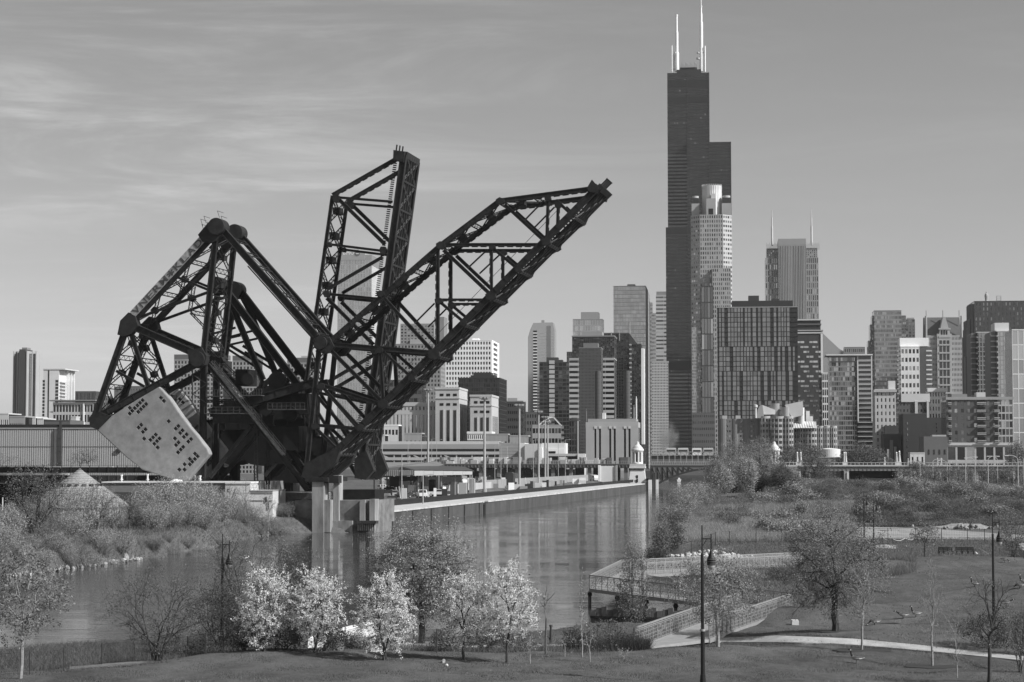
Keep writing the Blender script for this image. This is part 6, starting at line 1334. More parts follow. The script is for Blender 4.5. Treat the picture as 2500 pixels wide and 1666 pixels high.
for k in range(10): a = b.W * k / 10; zt_ = b.z(1170); b.box('panel', M_(.07), a, a + b.W / 10 - .06, 0, .15, 5.8, zt_)
b.box('top_rail', M_(.15), 0, b.W, -.05, .2, b.z(1170), b.z(1169))
# ------------------------------------------------------------------ left bank
b = Bd('warehouse', 'long ribbed metal shed with a dark roof edge on the left bank', -120, 470, 430, 'warehouse', yaw=R(-1.5)); zt = b.z(1043); SH = mat('shed_cladding', .42, .6, .1, .16, .3, stretch=(1, 1, .05))
b.box('wall', SH, 0, b.W, .2, 40, -1, zt); b.box('roof_edge', M_(.02), -.2, b.W, -.2, 40, zt, b.z(1037)); b.box('gutter', M_(.3), 0, b.W, -.1, .2, zt - .4, zt)
nr_ = 110
rm_ = MB(); rm_.box(0, .25, .06, .2, 0, zt - .4); rme = rm_.mesh('wall_rib', SH)
for k in range(nr_):
    o = bpy.data.objects.new('wall_rib', rme); COL.objects.link(o); o.parent = b.root; o.location = (b.W * k / nr_, 0, 0); 
b.box('girt', M_(.12), 0, b.W, -.03, .1, b.z(1091), b.z(1090.4))
for px, w_ in ((146, 1.1), (134, .8)):
    b.box('downpipe' if px > 140 else 'painted_shade_strip', M_(.05) if px > 140 else M_(.10), b.u(px), b.u(px) + w_ * .5, -.35, 0, 0, zt + 1.2 if px > 140 else zt - .5)  # strip beside the downpipe carries shade as a dark colour
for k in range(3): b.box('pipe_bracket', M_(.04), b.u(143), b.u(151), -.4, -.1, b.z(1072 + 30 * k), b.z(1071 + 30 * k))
b.box('wall_vent', M_(.03), b.u(285), b.u(297), -.4, 0, b.z(1104), b.z(1097))
# rail embankment girder bridge in front of the shed
b = Bd('rail_viaduct', 'dark plate girder railway viaduct with handrails on the left bank', -120, 560, 372, 'viaduct', yaw=R(-1.5), z0=2); W_ = b.W
b.box('plate_girder', M_(.025), 0, W_, 0, .6, b.z(1155), b.z(1141)); b.box('deck', M_(.02), 0, W_, .6, 9, b.z(1152), b.z(1145)); b.box('pipe_run', M_(.42), 0, b.u(172), -.8, -.2, b.z(1160), b.z(1156)); b.box('lower_girder', M_(.03), 0, W_, -.1, 1.2, b.z(1180), b.z(1161)); b.box('pale_flange', M_(.12), 0, W_, -.2, 0, b.z(1181.5), b.z(1180)); b.box('shade_wall', M_(.02), 0, W_, 4, 5, 0, b.z(1161))  # near-black wall put in to stand for shade below the girders
b.box('ballast_edge', M_(.35), 0, b.u(275), .4, 2, b.z(1141), b.z(1139))
for k in range(30): u = W_ * k / 30; b.box('stiffener', M_(.05), u, u + .25, -.2, 0, b.z(1180), b.z(1161)); b.box('rail_post', M_(.03), u, u + .1, -.2, -.1, b.z(1155), b.z(1136.5))
for k in range(3): b.box('hand_rail', M_(.03), 0, W_, -.2, -.12, b.z(1137 + 5 * k), b.z(1136.5 + 5 * k))
# salt dome
p = at(195, 1125, 315); dome = thing('storage_dome', 'shingled conical storage dome with a row of small vents', 'dome', (p.x, p.y, 2.9))
zA = zat(1145, 315) - 2.9; zE = zat(1238, 315) - 2.9; RR = 124 * 315 / F; SHG = mat('dome_shingle', .27, .9, 0, .35, 3.5, .3)
for k in range(16):
    n_ = 32; z0 = zE + (zA - zE) * k / 16; z1 = zE + (zA - zE) * (k + 1) / 16; r0 = RR * (1 - k / 16) + .12; r1 = RR * (1 - (k + 1) / 16) + .02
    mb = MB(); mb.lathe((0, 0, 0), [(r0, z0), (max(r1, .1), z1)], n_); mb.build('shingle_course', SHG, dome)
mb = MB(); mb.lathe((0, 0, 0), [(RR * .985, 0), (RR * .985, zE)], 40); mb.build('wall', M_(.30), dome); mb = MB(); mb.lathe((0, 0, zA - .9), [(.95, 0), (.5, .6), (.1, 1.0)], 12); mb.build('cap', M_(.10), dome)
for k in range(40): a = k * math.tau / 40; mb = MB(); mb.box(RR * math.cos(a) - .05, RR * math.cos(a) + .05, RR * math.sin(a) - .05, RR * math.sin(a) + .05, 0, zE); mb.build('wall_batten', M_(.2), dome)
for k in range(20):
    a = k * math.tau / 20 + .1; zv = zat(1186, 315) - 2.9; rv = RR * (zA - zv) / (zA - zE) + .15; mb = MB(); c = np.array([rv * math.cos(a), rv * math.sin(a), zv]); tg = np.array([-math.sin(a), math.cos(a), 0]); ou = np.array([math.cos(a), math.sin(a), 0]); mb.obox(c - tg * .28 - ou * .35, tg * .56, ou * .6, bz * .28); mb.build('roof_vent', M_(.03), dome)
# garage building
b = Bd('garage', 'low brick garage with three dark doors and a pale flat roof edge', 252, 551, 335, 'garage', yaw=R(-2)); zt = b.z(1181); BRK = mat('brick_wall_grey', .15, .9, 0, .15, 1.2, stretch=(1, 1, 4))
b.box('wall', BRK, 0, b.W, 0, 16, -3, zt); b.box('roof_edge', M_(.55), -.2, b.W + .1, -.25, 16, zt + .1, zt + .32); b.box('fascia', M_(.05), -.1, b.W + .05, -.12, 16, zt - .05, zt + .1); b.box('lower_course', M_(.25), 0, b.u(430), -.06, 0, 0, b.z(1238))
for k, (a, c_) in enumerate(((284, 331), (342, 388), (397, 445))):
    b.box('garage_door', M_(.05), b.u(a), b.u(c_), -.04, .1, .4, b.z(1203)); b.box('door_lintel', M_(.09), b.u(a) - .2, b.u(c_) + .2, -.1, 0, b.z(1203), b.z(1202)) ; b.box('jamb', M_(.3), b.u(c_ + .5), b.u(c_ + 3), -.15, 0, .4, b.z(1200))
    for j in range(5): b.box('door_panel', M_(.06), b.u(a) + .05, b.u(c_) - .05, -.07, -.03, .5 + j * (b.z(1203) - .5) / 5, .42 + (j + 1) * (b.z(1203) - .5) / 5)
for px in (385, 505):
    mb = MB(); mb.beam((b.u(px), -.25, b.z(1206)), (b.u(px + 11), -.25, b.z(1196)), .45, .12, (0, 1, 0)); b.part('awning_arm', mb, M_(.04))
b.box('wall_light', M_(.7), b.u(405), b.u(410), -.25, -.05, b.z(1187), b.z(1184)); b.box('wall_light_housing', M_(.03), b.u(403), b.u(412), -.15, -.02, b.z(1188), b.z(1183))
VG = 'roof vents of the garage'
for px, h in ((289, 14), (353, 15), (482, 12)):
    mb = MB(); u = b.u(px); mb.cyl((u, 3, zt + .3), (u, 3, zt + .3 + h * b.q), .14, n=8); mb.cyl((u, 3, zt + .6), (u, 3, zt + .75), .26, n=8); mb.cyl((u, 3, zt + .3 + h * b.q), (u, 3, zt + .5 + h * b.q), .22, n=8); b.part('roof_vent', mb, M_(.7))
mb = MB(); mb.lathe((b.u(418), 5, zt + .3), [(1.1, 0), (.9, .25), (.1, .4)], 14); b.part('skylight', mb, M_(.75)); mb = MB(); mb.cyl((b.u(480), -.8, 0), (b.u(480), -.8, zt + 1.4), .08); mb.box(b.u(474), b.u(485), -1, -.6, 3.6, 3.8); b.part('flag_pole', mb, M_(.6))
e1 = Bd('brick_annex', 'pale stepped end building attached to the garage with slit windows', 551, 613, 334, 'building', yaw=R(-2)); PA = mat('pale_block_wall', .50, .9, 0, .08, .9); zt = e1.z(1181)
e1.box('tall_block', PA, .02, e1.W, -.3, 14, -3, zt); e1.box('roof_edge', M_(.6), 0, e1.W + .1, -.5, 14, zt, zt + .3); e1.box('low_block', PA, e1.W, e1.u(668), -.2, 14, -3, e1.z(1199)); e1.box('roof_edge', M_(.35), e1.W, e1.u(668) + .1, -.4, 14, e1.z(1199), e1.z(1197.5))
for (px, p0, p1, w_) in ((558, 1193, 1202, 3), (599, 1229, 1247, 5), (650, 1213, 1226, 4), (656, 1226, 1244, 3)): e1.box('slit_window', M_(.04), e1.u(px), e1.u(px + w_), -.36, -.2, e1.z(p1), e1.z(p0))
e1.box('wall_joint', M_(.3), 0, e1.u(668), -.34, -.2, e1.z(1204), e1.z(1203.4)); e1.box('wall_joint', M_(.3), 0, e1.u(668), -.34, -.2, e1.z(1222), e1.z(1221.4))
mb = MB()
for px in (614, 622, 631): mb.beam((e1.u(px), 0, e1.z(1197)), (e1.u(px - 3), 0, e1.z(1184)), .12, .12)
for py in (1184, 1190): mb.beam((e1.u(612), 0, e1.z(py)), (e1.u(630), 0, e1.z(py)), .1, .1)
e1.part('roof_ladder', mb, M_(.6))
p = at(8, 1125, 262); car('parked_car', 'white car parked behind bushes at the left edge of the picture', 'car', p.x, p.y, tz(p.x, p.y) + .1, .15, .7, 'suv')
pole('light_pole', 'thin pale pole behind the left bank trees', 'pole', 156, 0, 6.0, .06, 285, M_(.5), z=2.6); pole('light_pole', 'short white post at the left edge beside the white car', 'pole', 8, 0, 4.8, .09, 262, M_(.7), z=2.4)
# embankment under the towers
mb = MB(); a = PLr(470, 1210, 12); c = PLr(765, 1210, 12); mb.prism([(a[0], a[1], 1), (c[0], c[1], 1), (c[0] + 5, c[1] + 60, 1), (a[0], a[1] + 60, 1)], (0, 0, 4.2)); mb.build('embankment', mat('embankment_soil', .05, .95, 0, .4, .5), kind='structure')
# barge wall and dolphin on the right bank
b = Bd('barge', 'dark steel barge side moored against the right bank', 1674, 1770, 640, 'barge', z0=0); zt = b.z(1186); b.box('hull', M_(.05), 0, b.W, 0, 10, -.8, zt); b.box('deck_edge', M_(.22), -.1, b.W, -.15, 10, zt, zt + .3); 
for k in range(8): b.box('ladder_rung', M_(.15), -1.2, .2, -.5, -.3, .4 + k * .55, .55 + k * .55)
b.box('ladder_rail', M_(.12), -1.3, -1.1, -.5, -.3, 0, zt + .5); b.box('fender', M_(.02), .6, b.W, -.3, 0, zt - .7, zt - .3)
b = Bd('mooring_dolphin', 'square dark mooring dolphin at the tip of the right bank', 1643, 1672, 470, 'dolphin', z0=-1); b.box('wall', M_(.04), 0, b.W, 1, 6, 0, b.z(1240)); b.box('concrete_cap', M_(.10), b.W * .2, b.W * .85, 0, 5, b.z(1245), b.z(1222)); 
for k in range(6): b.box('post', M_(.2), b.W * (.25 + .1 * k), b.W * (.25 + .1 * k) + .15, .5, .7, b.z(1222), b.z(1214 + (k % 3) * 2))
b = Bd('retaining_wall', 'long low concrete retaining wall behind the right bank trees', 1768, 1990, 520, 'wall', z0=0); b.box('wall', M_(.20), 0, b.W, 0, 2, 0, b.z(1197)); b.box('coping', M_(.42), 0, b.W, -.15, 2, b.z(1197), b.z(1196))
for i, (px, pt, D) in enumerate(((1902, 1155, 560), (1908, 1126, 560), (1913, 1124, 560), (1918, 1130, 560), (1921, 1140, 560))):
    p = at(px, 1125, D); t_ = thing('timber_pile', 'slim weathered pile in the cluster beside the right bridge tower', 'pile', (p.x, p.y, 1), 0, 'tall timber piles beside the right bridge tower'); mb = MB(); mb.cyl((0, 0, 0), (0, 0, zat(pt, D) - 1), .22, .16, n=8); mb.build('shaft', M_(.2), t_)

# loose machinery and stacked gear of the rail yard, too small to name one by one
r_ = random.Random(21); mb = MB()
for k in range(420):
    px = r_.uniform(925, 1420); D = r_.uniform(400, 900); p = at(px, 1125, D); q = np.array([p.x, p.y, 0])
    if np.dot(q - QA, sq) < 17 or np.dot(q - QA, sq) > 120: continue
    w_, h_ = r_.uniform(.4, 2.6), r_.uniform(.5, 2.6); mb.obox((p.x, p.y, QZ), (w_, r_.uniform(-.6, .6), 0), (0, r_.uniform(.5, 2.5), 0), (0, 0, h_), r_.choice([0, 0, 1, 2, 3]))
    if k % 5 == 0: mb.beam((p.x, p.y, QZ), (p.x + r_.uniform(-.6, .6), p.y, QZ + r_.uniform(2, 4.5)), .12, .12, (0, 1, 0), r_.choice([1, 2, 3]))
o = mb.build('yard_clutter', [M_(.04), M_(.2), M_(.45), M_(.7)], kind='stuff'); tag(o, 'jumble of track machinery, crates and posts in the rail yard')
# ------------------------------------------------------------------ park paths
PATHM = mat('path_concrete', .36, .95, 0, .22, .9)
ribbon('path', [(1740, 1562), (1900, 1555), (2086, 1563), (2245, 1578), (2351, 1591), (2520, 1608)], [(1740, 1571), (1900, 1571), (2033, 1574), (2165, 1584), (2298, 1596), (2520, 1618)], PATHM)
ribbon('path', [(990, 1586), (1106, 1582), (1186, 1579), (1330, 1577), (1500, 1574), (1580, 1572)], [(990, 1590), (1106, 1587), (1186, 1584), (1330, 1581), (1500, 1578), (1580, 1576)], PATHM)
ribbon('path', [(905, 1580), (1000, 1572), (1120, 1566)], [(905, 1592), (1000, 1584), (1120, 1572)], PATHM)
ribbon('path', [(170, 1632), (260, 1624), (360, 1617), (392, 1615)], [(170, 1638), (260, 1631), (360, 1622), (392, 1618)], mat('worn_soil', .15, .95, 0, .3, 2.0))
ribbon('sand_track', [(2080, 1287), (2200, 1290), (2300, 1294), (2420, 1303), (2540, 1310)], [(2080, 1312), (2200, 1318), (2300, 1318), (2420, 1319), (2540, 1326)], mat('pale_sand', .27, .95, 0, .22, .35, stretch=(1, .3, 1)), lift=.08)
ribbon('sand_track', [(2130, 1334), (2160, 1331), (2188, 1333)], [(2130, 1340), (2160, 1340), (2188, 1342)], PATHM, lift=.08)
ribbon('ramp_road', [(2210, 1181), (2280, 1184), (2340, 1192), (2420, 1199), (2530, 1205)], [(2210, 1186), (2280, 1190), (2340, 1198), (2420, 1204), (2530, 1210)], mat('pale_road', .42, .95, 0, .1, .3), lift=.4)
# ------------------------------------------------------------------ zigzag walkway
ZT = 2.5; ZD = 1.35
wk = thing('boardwalk', 'zigzag metal boardwalk ramp with patterned mesh railings over the water edge', 'boardwalk')
wk_all = []
def tp(px, py, z=ZT): p = gz(px, py, z); return np.array([p.x, p.y, 0.0])
R1 = [tp(1960, 1349), tp(1517, 1368), tp(1440, 1405)]; R2 = [tp(1948, 1356), tp(1580, 1374)]
R4 = [tp(1440, 1405), tp(1578, 1421), tp(1806, 1447)]; R5 = [tp(1580, 1406), tp(1814, 1434), tp(1930, 1449)]; R6 = [tp(1934, 1449), tp(1731, 1514)]; R7 = [tp(1806, 1447), tp(1548, 1534)]
def deck(pts, th=.18):
    mb = MB(); mb.prism([(p[0], p[1], ZD) for p in pts], (0, 0, -th)); mb.build('deck', mat('deck_boards', .26, .9, 0, .15, 1.5), wk)
deck([R1[0], R1[1], R1[2], R4[1], R2[1], R2[0]][0:6]); deck([R1[2] + np.array([0, 0, 0]), R4[1], R4[2], R5[2], R5[1], R5[0], R2[1]][1:6]); deck([R7[0], R5[2], R6[1], R7[1]])
rl_seed = random.Random(9)
def railing(pts, m, inward=0):
    for a, c_ in zip(pts[:-1], pts[1:]):
        L_ = np.linalg.norm(c_ - a); n_ = max(1, int(round(L_ / 1.15))); d = (c_ - a) / L_; s_ = L_ / n_; nn = np.array([-d[1], d[0], 0])
        mb = MB(); mb.beam(a + bz * ZT, c_ + bz * ZT, .09, .09); mb.beam(a + bz * (ZT - .13), c_ + bz * (ZT - .13), .04, .05); mb.build('hand_rail', m, wk)
        mb = MB(); mb.beam(a + bz * (ZD - .08), c_ + bz * (ZD - .08), .12, .28); mb.build('edge_beam', m, wk)
        for k in range(n_ + 1): mb = MB(); q = a + d * s_ * k; mb.beam(q + bz * (ZD - .2), q + bz * ZT, .07, .07, d); mb.build('post', m, wk)
        for k in range(n_):
            o = a + d * (s_ * k + .04); w_ = s_ - .08; mb = MB(); z0 = ZD + .12; h = ZT - .22 - z0
            mb.beam(o + bz * z0, o + d * w_ + bz * z0, .03, .03); mb.beam(o + bz * (z0 + h), o + d * w_ + bz * (z0 + h), .03, .03); 
            gx, gy = 5, 4
            for i in range(gx + 1): mb.beam(o + d * (w_ * i / gx) + bz * z0, o + d * (w_ * i / gx) + bz * (z0 + h), .022, .022, d)
            for j in range(1, gy): mb.beam(o + bz * (z0 + h * j / gy), o + d * w_ + bz * (z0 + h * j / gy), .022, .022)
            for i in range(gx):
                for j in range(gy):
                    if rl_seed.random() < .35:
                        c0 = o + d * (w_ * (i + .5) / gx) + bz * (z0 + h * (j + .5) / gy); e_ = w_ / gx * .5; f_ = h / gy * .5
                        if rl_seed.random() < .5: mb.beam(c0 - d * e_ - bz * f_, c0 + d * e_ + bz * f_, .035, .02, nn)
                        else: mb.beam(c0 - d * e_ + bz * f_, c0 + d * e_ - bz * f_, .035, .02, nn)
            mb.build('railing_panel', m, wk)
railing(R1[:2], RAILM); railing(R1[1:], RAILM); railing(R2, RAILM); railing(R4, mat('railing_metal_dark', .20, .5, .2, .15, 3.0)); railing(R5, MATS['railing_metal_dark']); railing(R6, RAILM); railing(R7, RAILM)
for pts in (R2, R4, R6, R7):
    for a, c_ in zip(pts[:-1], pts[1:]):
        n_ = max(2, int(np.linalg.norm(c_ - a) / 4.2))
        for k in range(n_ + 1):
            q = a + (c_ - a) * k / n_; mb = MB(); mb.cyl(q + np.array([0, .4, -1.6]), q + np.array([0, .4, ZD - .2]), .14, n=8); mb.build('pile', CONCD, wk)
            mb = MB(); mb.cyl(q + np.array([0, -.1, ZD - .42]), q + np.array([0, .3, ZD - .42]), .2, n=10); mb.build('pile_cap', DARKM, wk)
def swall(a, c_, zt, nm, lab):
    t_ = thing('retaining_wall', lab, 'wall'); d = (c_ - a); L_ = np.linalg.norm(d); d /= L_; s_ = np.array([-d[1], d[0], 0]); m = mat('old_timber_piling', .15, .9, 0, .4, .6, stretch=(1, 1, .3))
    for k in range(int(L_ / .42)):
        mb = MB(); mb.obox(a + d * .42 * k + bz * -1.2 + s_ * (.04 * (k % 2)), d * .38, s_ * .2, bz * (zt + 1.2 + .12 * ((k * 7) % 3))); mb.build('pile', m, t_)
    mb = MB(); mb.obox(a + bz * (zt * .35) - s_ * .12, d * L_, s_ * .12, bz * .16); mb.build('waler', DARKM, t_)
swall(tp(1442, 1500, .6), tp(1700, 1506, .6), .95, 'a', 'weathered timber piling wall in the water under the boardwalk corner')
swall(tp(1600, 1545, .6), tp(1740, 1547, .6), .75, 'b', 'short timber piling wall under the lowest boardwalk flight')
t_ = thing('concrete_block', 'pale concrete block at the foot of the boardwalk turn', 'block'); a = hit(1945, 1528); mb = MB(); mb.box(a.x - .3, a.x + .15, a.y, a.y + .6, a.z - .3, a.z + .36); mb.build('block', PAVE, t_)
t_ = thing('abutment', 'long pale concrete abutment under the lowest boardwalk flight', 'abutment'); a = tp(1752, 1562, 1.3); c_ = tp(1826, 1540, 1.3); mb = MB(); mb.obox(a + bz * .4, (c_ - a), np.array([0, 1.2, 0]), bz * .72); mb.build('wall', PAVE, t_)
# short railing at the top of the park path
for (pts, lab) in (([(2112, 1346), (2160, 1347)], 'short patterned railing at the upper end of the park path'),):
    t_ = thing('railing', lab, 'railing'); a, c_ = [np.array(hit(*p)) for p in pts]; L_ = np.linalg.norm(c_ - a); d = (c_ - a) / L_
    mb = MB(); mb.beam(a + bz * 1.3, c_ + bz * 1.3, .08, .08); mb.build('hand_rail', RAILM, t_)
    for k in range(5): mb = MB(); q = a + d * L_ * k / 4; mb.beam(q, q + bz * 1.3, .06, .06); mb.build('post', RAILM, t_)
    for k in range(12): mb = MB(); q = a + d * L_ * (k + .5) / 12; mb.beam(q + bz * .1, q + bz * 1.2, .03, .03); mb.build('baluster', RAILM, t_)
# ------------------------------------------------------------------ park lamps
def park_lamp(px, ptop, D, label, k=1.0, side=1):
    p = at(px, 1125, D); z0 = tz(p.x, p.y); h = zat(ptop, D) - z0; t_ = thing('park_lamp', label, 'lamp post', (p.x, p.y, z0 - .05), 0, 'black park lamp posts')
    hb = h - 1.35
    mb = MB(); mb.cyl((0, 0, 0), (0, 0, .5), .15, .12, n=12); mb.build('base', BLACK, t_)
    mb = MB(); mb.cyl((0, 0, .45), (0, 0, hb * .42), .10, .095, n=12); mb.cyl((0, 0, hb * .42), (0, 0, hb), .078, .07, n=12); mb.build('pole', BLACK, t_)
    mb = MB(); mb.cyl((0, 0, hb * .42 - .05), (0, 0, hb * .42 + .05), .12, n=12); mb.build('collar', M_(.3) if D < 100 else BLACK, t_)
    mb = MB(); mb.cyl((0, 0, hb), (0, 0, h), .035, .03, n=8); mb.build('finial', BLACK, t_)
    x = .42 * side; mb = MB(); mb.beam((0, 0, hb + .72), (x, 0, hb + .72), .05, .05); mb.beam((0, 0, hb + .35), (x * .55, 0, hb + .72), .03, .03); mb.beam((x, 0, hb + .95), (x, 0, hb + .2), .045, .045); mb.build('arm', BLACK, t_)
    mb = MB(); mb.lathe((x, 0, hb - .5), [(.20, 0), (.205, .12), (.19, .16), (.20, .22), (.17, .34), (.15, .38), (.10, .52), (.06, .66), (.03, .74)], 16); mb.build('lamp_shade', BLACK, t_)
    for j in range(3): mb = MB(); mb.lathe((x, 0, hb - .46 + j * .11), [(.225, 0), (.225, .025)], 16); mb.build('shade_ring', M_(.12), t_)
    mb = MB(); mb.lathe((x, 0, hb - .72), [(.04, 0), (.12, .05), (.165, .13), (.18, .22)], 14); mb.build('globe', mat('lamp_glass', .35, .15, 0, 0, spec=.6), t_)
    return t_
park_lamp(1713, 1280, 94, 'tallest black park lamp standing in front of the boardwalk'); park_lamp(2421, 1250, 128, 'black park lamp on the grass mound at the right'); park_lamp(545, 1302, 121, 'black park lamp behind the left flowering tree')
park_lamp(2108, 1198, 262, 'left black lamp of the pair in front of the brushy hill'); park_lamp(2131, 1208, 238, 'right black lamp of the pair in front of the brushy hill')
# ------------------------------------------------------------------ fences
def wire_fence(pts, h, label, group=None, mesh=True, pr=.03, step=.22, pm_=DARKM, top=.02):
    t_ = thing('wire_fence', label, 'fence', group=group); P = [np.array(hit(*p)) for p in pts]
    for p in P: mb = MB(); mb.cyl(p - bz * .2, p + bz * h, pr, n=8); mb.build('post', pm_, t_)
    mb = MB()
    for a, c_ in zip(P[:-1], P[1:]):
        L_ = np.linalg.norm(c_ - a)
        for z_ in np.arange(.1, h - .05, step): mb.beam(a + bz * z_, c_ + bz * z_, .008, .008)
        mb.beam(a + bz * (h - .05), c_ + bz * (h - .05), top, top)
        if mesh:
            for k in range(int(L_ / step)): q = a + (c_ - a) * k * step / L_; mb.beam(q, q + bz * (h - .05), .007, .007, (0, 1, 0))
    mb.build('wire_mesh', DARKM, t_)
wire_fence([(-30, 1655), (72, 1647), (155, 1638), (248, 1626), (329, 1612), (406, 1606), (458, 1602), (502, 1598), (545, 1594), (582, 1590), (628, 1588), (673, 1589), (720, 1586)], 1.15, 'low wire mesh fence with dark posts along the near bank at left')
wire_fence([(1010, 1590), (1066, 1594), (1100, 1586)], 1.3, 'short wire fence beside the big tree near the water', step=.18)
wire_fence([(1560, 1395), (1620, 1378), (1688, 1359), (1747, 1333), (1781, 1331), (1846, 1325), (1909, 1325), (1975, 1325), (2040, 1324), (2103, 1323), (2168, 1322), (2235, 1320), (2299, 1321), (2362, 1322), (2404, 1324), (2480, 1326)], 1.75, 'long see-through wire fence in front of the sandy track', step=.35, pr=.045, top=.035)
wire_fence([(2440, 1356), (2470, 1360), (2500, 1364), (2530, 1368)], .8, 'low dark fence at the right edge above the mound', step=.3, pr=.03)
t_ = thing('rope_barrier', 'white rope sagging between low posts behind the big right tree', 'rope'); P = [np.array(hit(*p)) for p in ((2112, 1325), (2135, 1324), (2155, 1326), (2180, 1330), (2210, 1328), (2240, 1326))]; mb = MB()
for a, c_ in zip(P[:-1], P[1:]):
    for k in range(6):
        f0_, f1_ = k / 6, (k + 1) / 6; g0, g1 = [-.3 * (1 - (2 * f - 1) ** 2) for f in (f0_, f1_)]; mb.beam(a + (c_ - a) * f0_ + bz * (.75 + g0), a + (c_ - a) * f1_ + bz * (.75 + g1), .045, .045)
mb.build('rope', M_(.5), t_)
for p in P: mb = MB(); mb.cyl(p - bz * .1, p + bz * .8, .04, n=6); mb.build('post', DARKM, t_)
# ------------------------------------------------------------------ benches at the crest of the mound
for i, (x0, x1) in enumerate(((2295, 2328), (2337, 2380))):
    a = hit(x0, 1356); w_ = (x1 - x0) * a.y / F; t_ = thing('bench', ['left dark slatted bench on top of the mound', 'right longer dark slatted bench on top of the mound'][i], 'bench', (a.x, a.y + .5, tz(a.x, a.y + .5)), 0, 'benches on top of the mound')
    for k in range(3): mb = MB(); mb.box(0, w_, -.32 + k * .17, -.18 + k * .17, .42, .47); mb.build('seat_slat', BLACK, t_)
    for k in range(3): mb = MB(); mb.box(0, w_, .2, .24, .52 + k * .14, .63 + k * .14); mb.build('back_slat', BLACK, t_)
    for k in range(4): mb = MB(); u = w_ * k / 3; mb.box(u - .04, u + .04, -.3, .25, 0, .42); mb.box(u - .04, u + .04, .24, .3, 0, .9); mb.build('leg', BLACK, t_)
# ------------------------------------------------------------------ geese
GB = mat('goose_plumage', .10, .8, 0, .3, 14); GBK = mat('goose_black', .012, .6, 0, 0); GWH = mat('goose_white', .7, .7, 0, 0); GCH = mat('goose_breast', .32, .8, 0, .15, 10)
def goose(px, py, face, pose, label, v=1.0):
    p = hit(px, py); t_ = thing('goose', label, 'goose', (p.x, p.y, tz(p.x, p.y) + .02), 0 if face > 0 else math.pi, 'geese on the lawn')
    t_.rotation_euler[2] += rnd.uniform(-.25, .25)
    neck = {'up': [(.22, .40, .075), (.27, .50, .048), (.285, .60, .040), (.29, .68, .040), (.315, .735, .048), (.37, .735, .034), (.42, .72, .016), (.45, .712, .006)],
            'graze': [(.25, .28, .07), (.33, .22, .045), (.40, .15, .038), (.45, .09, .038), (.48, .05, .045), (.50, .02, .03), (.51, -.0, .015), (.512, -.01, .005)],
            'walk': [(.24, .37, .07), (.33, .42, .045), (.41, .46, .040), (.47, .49, .040), (.51, .505, .046), (.56, .50, .032), (.61, .485, .015), (.64, .48, .006)]}[pose]
    sp = [(-.44, .31, .008), (-.38, .31, .04), (-.28, .30, .09), (-.15, .29, .125), (0, .285, .14), (.12, .30, .13), (.19, .33, .10)] + neck
    vs = []; fs = []; n_ = 12; P = [np.array([a, 0, c_]) for a, c_, _ in sp]
    for i, (a, c_, r_) in enumerate(sp):
        d = P[min(i + 1, len(P) - 1)] - P[max(i - 1, 0)]; d /= np.linalg.norm(d); up = np.array([-d[2], 0, d[0]]); wd = 1.0 if i > 6 else 1.05
        for k in range(n_):
            t0 = k * math.tau / n_; vs.append(P[i] + np.array([0, 1, 0]) * r_ * wd * math.cos(t0) + up * r_ * (1.0 if i > 6 else .92) * math.sin(t0))
    mid = []
    for i in range(len(sp) - 1):
        for k in range(n_):
            fs.append((i * n_ + k, i * n_ + (k + 1) % n_, (i + 1) * n_ + (k + 1) % n_, (i + 1) * n_ + k))
            low = 6 <= k <= 11; j = i
            mi = 0
            if j <= 1: mi = 1 if not low else 2
            elif j <= 3: mi = 0 if not low else (2 if j == 2 else 3)
            elif j <= 6: mi = 0 if not low else 3
            else: mi = 1
            if j == 10 and (k in (11, 0, 10, 5, 6, 7)): mi = 2
            mid.append(mi)
    me = mesh_arrays('body', np.array(vs), [np.array(fs)], [GB, GBK, GWH, GCH], mid, True); link('body', me, t_)
    for sgn in (-1, 1):
        mb = MB(); ws = [(-.40, .33, .01), (-.2, .36, .06), (0, .35, .075), (.12, .33, .05), (.16, .31, .02)]
        vv = [];
        for a, c_, r_ in ws:
            for q in ((.0, r_), (.035, 0), (.0, -r_)): vv.append((a, sgn * (.105 + q[0]) * (.55 + .45 * min(1, (a + .55) * 2)), c_ + q[1]))
        ff = [(i * 3 + k, i * 3 + k + 1, i * 3 + k + 4, i * 3 + k + 3) for i in range(4) for k in range(2)]
        mb.add(vv, ff); mb.build('wing', GB, t_)
        mb = MB(); x_ = .02 if sgn > 0 or pose != 'walk' else -.08; mb.cyl((0, sgn * .06, .18), (x_, sgn * .06, .02), .014, n=6); mb.prism([(x_ - .02, sgn * .06, 0), (x_ + .08, sgn * .06 - .035, 0), (x_ + .09, sgn * .06 + .03, 0)], (0, 0, .015)); mb.build('leg', GBK, t_)
    return t_
goose(2091, 1621, -1, 'up', 'dark goose nearest the viewer, standing upright below the path'); goose(2135, 1528, -1, 'graze', 'goose grazing just above the path beside the slender tree'); goose(2204, 1512, -1, 'walk', 'goose walking left in front of another goose on the mound slope'); goose(2236, 1508, -1, 'up', 'pale breasted goose standing tall beside the second slender tree')
goose(2380, 1434, -1, 'up', 'goose standing upright left of the right park lamp'); goose(2490, 1438, -1, 'graze', 'goose grazing at the right edge of the mound'); goose(2499, 1428, -1, 'up', 'goose standing behind the grazing one at the right edge'); goose(2452, 1374, 1, 'graze', 'small far goose grazing at the top of the mound'); goose(2457, 1482, 1, 'walk', 'goose walking right of the park lamp')
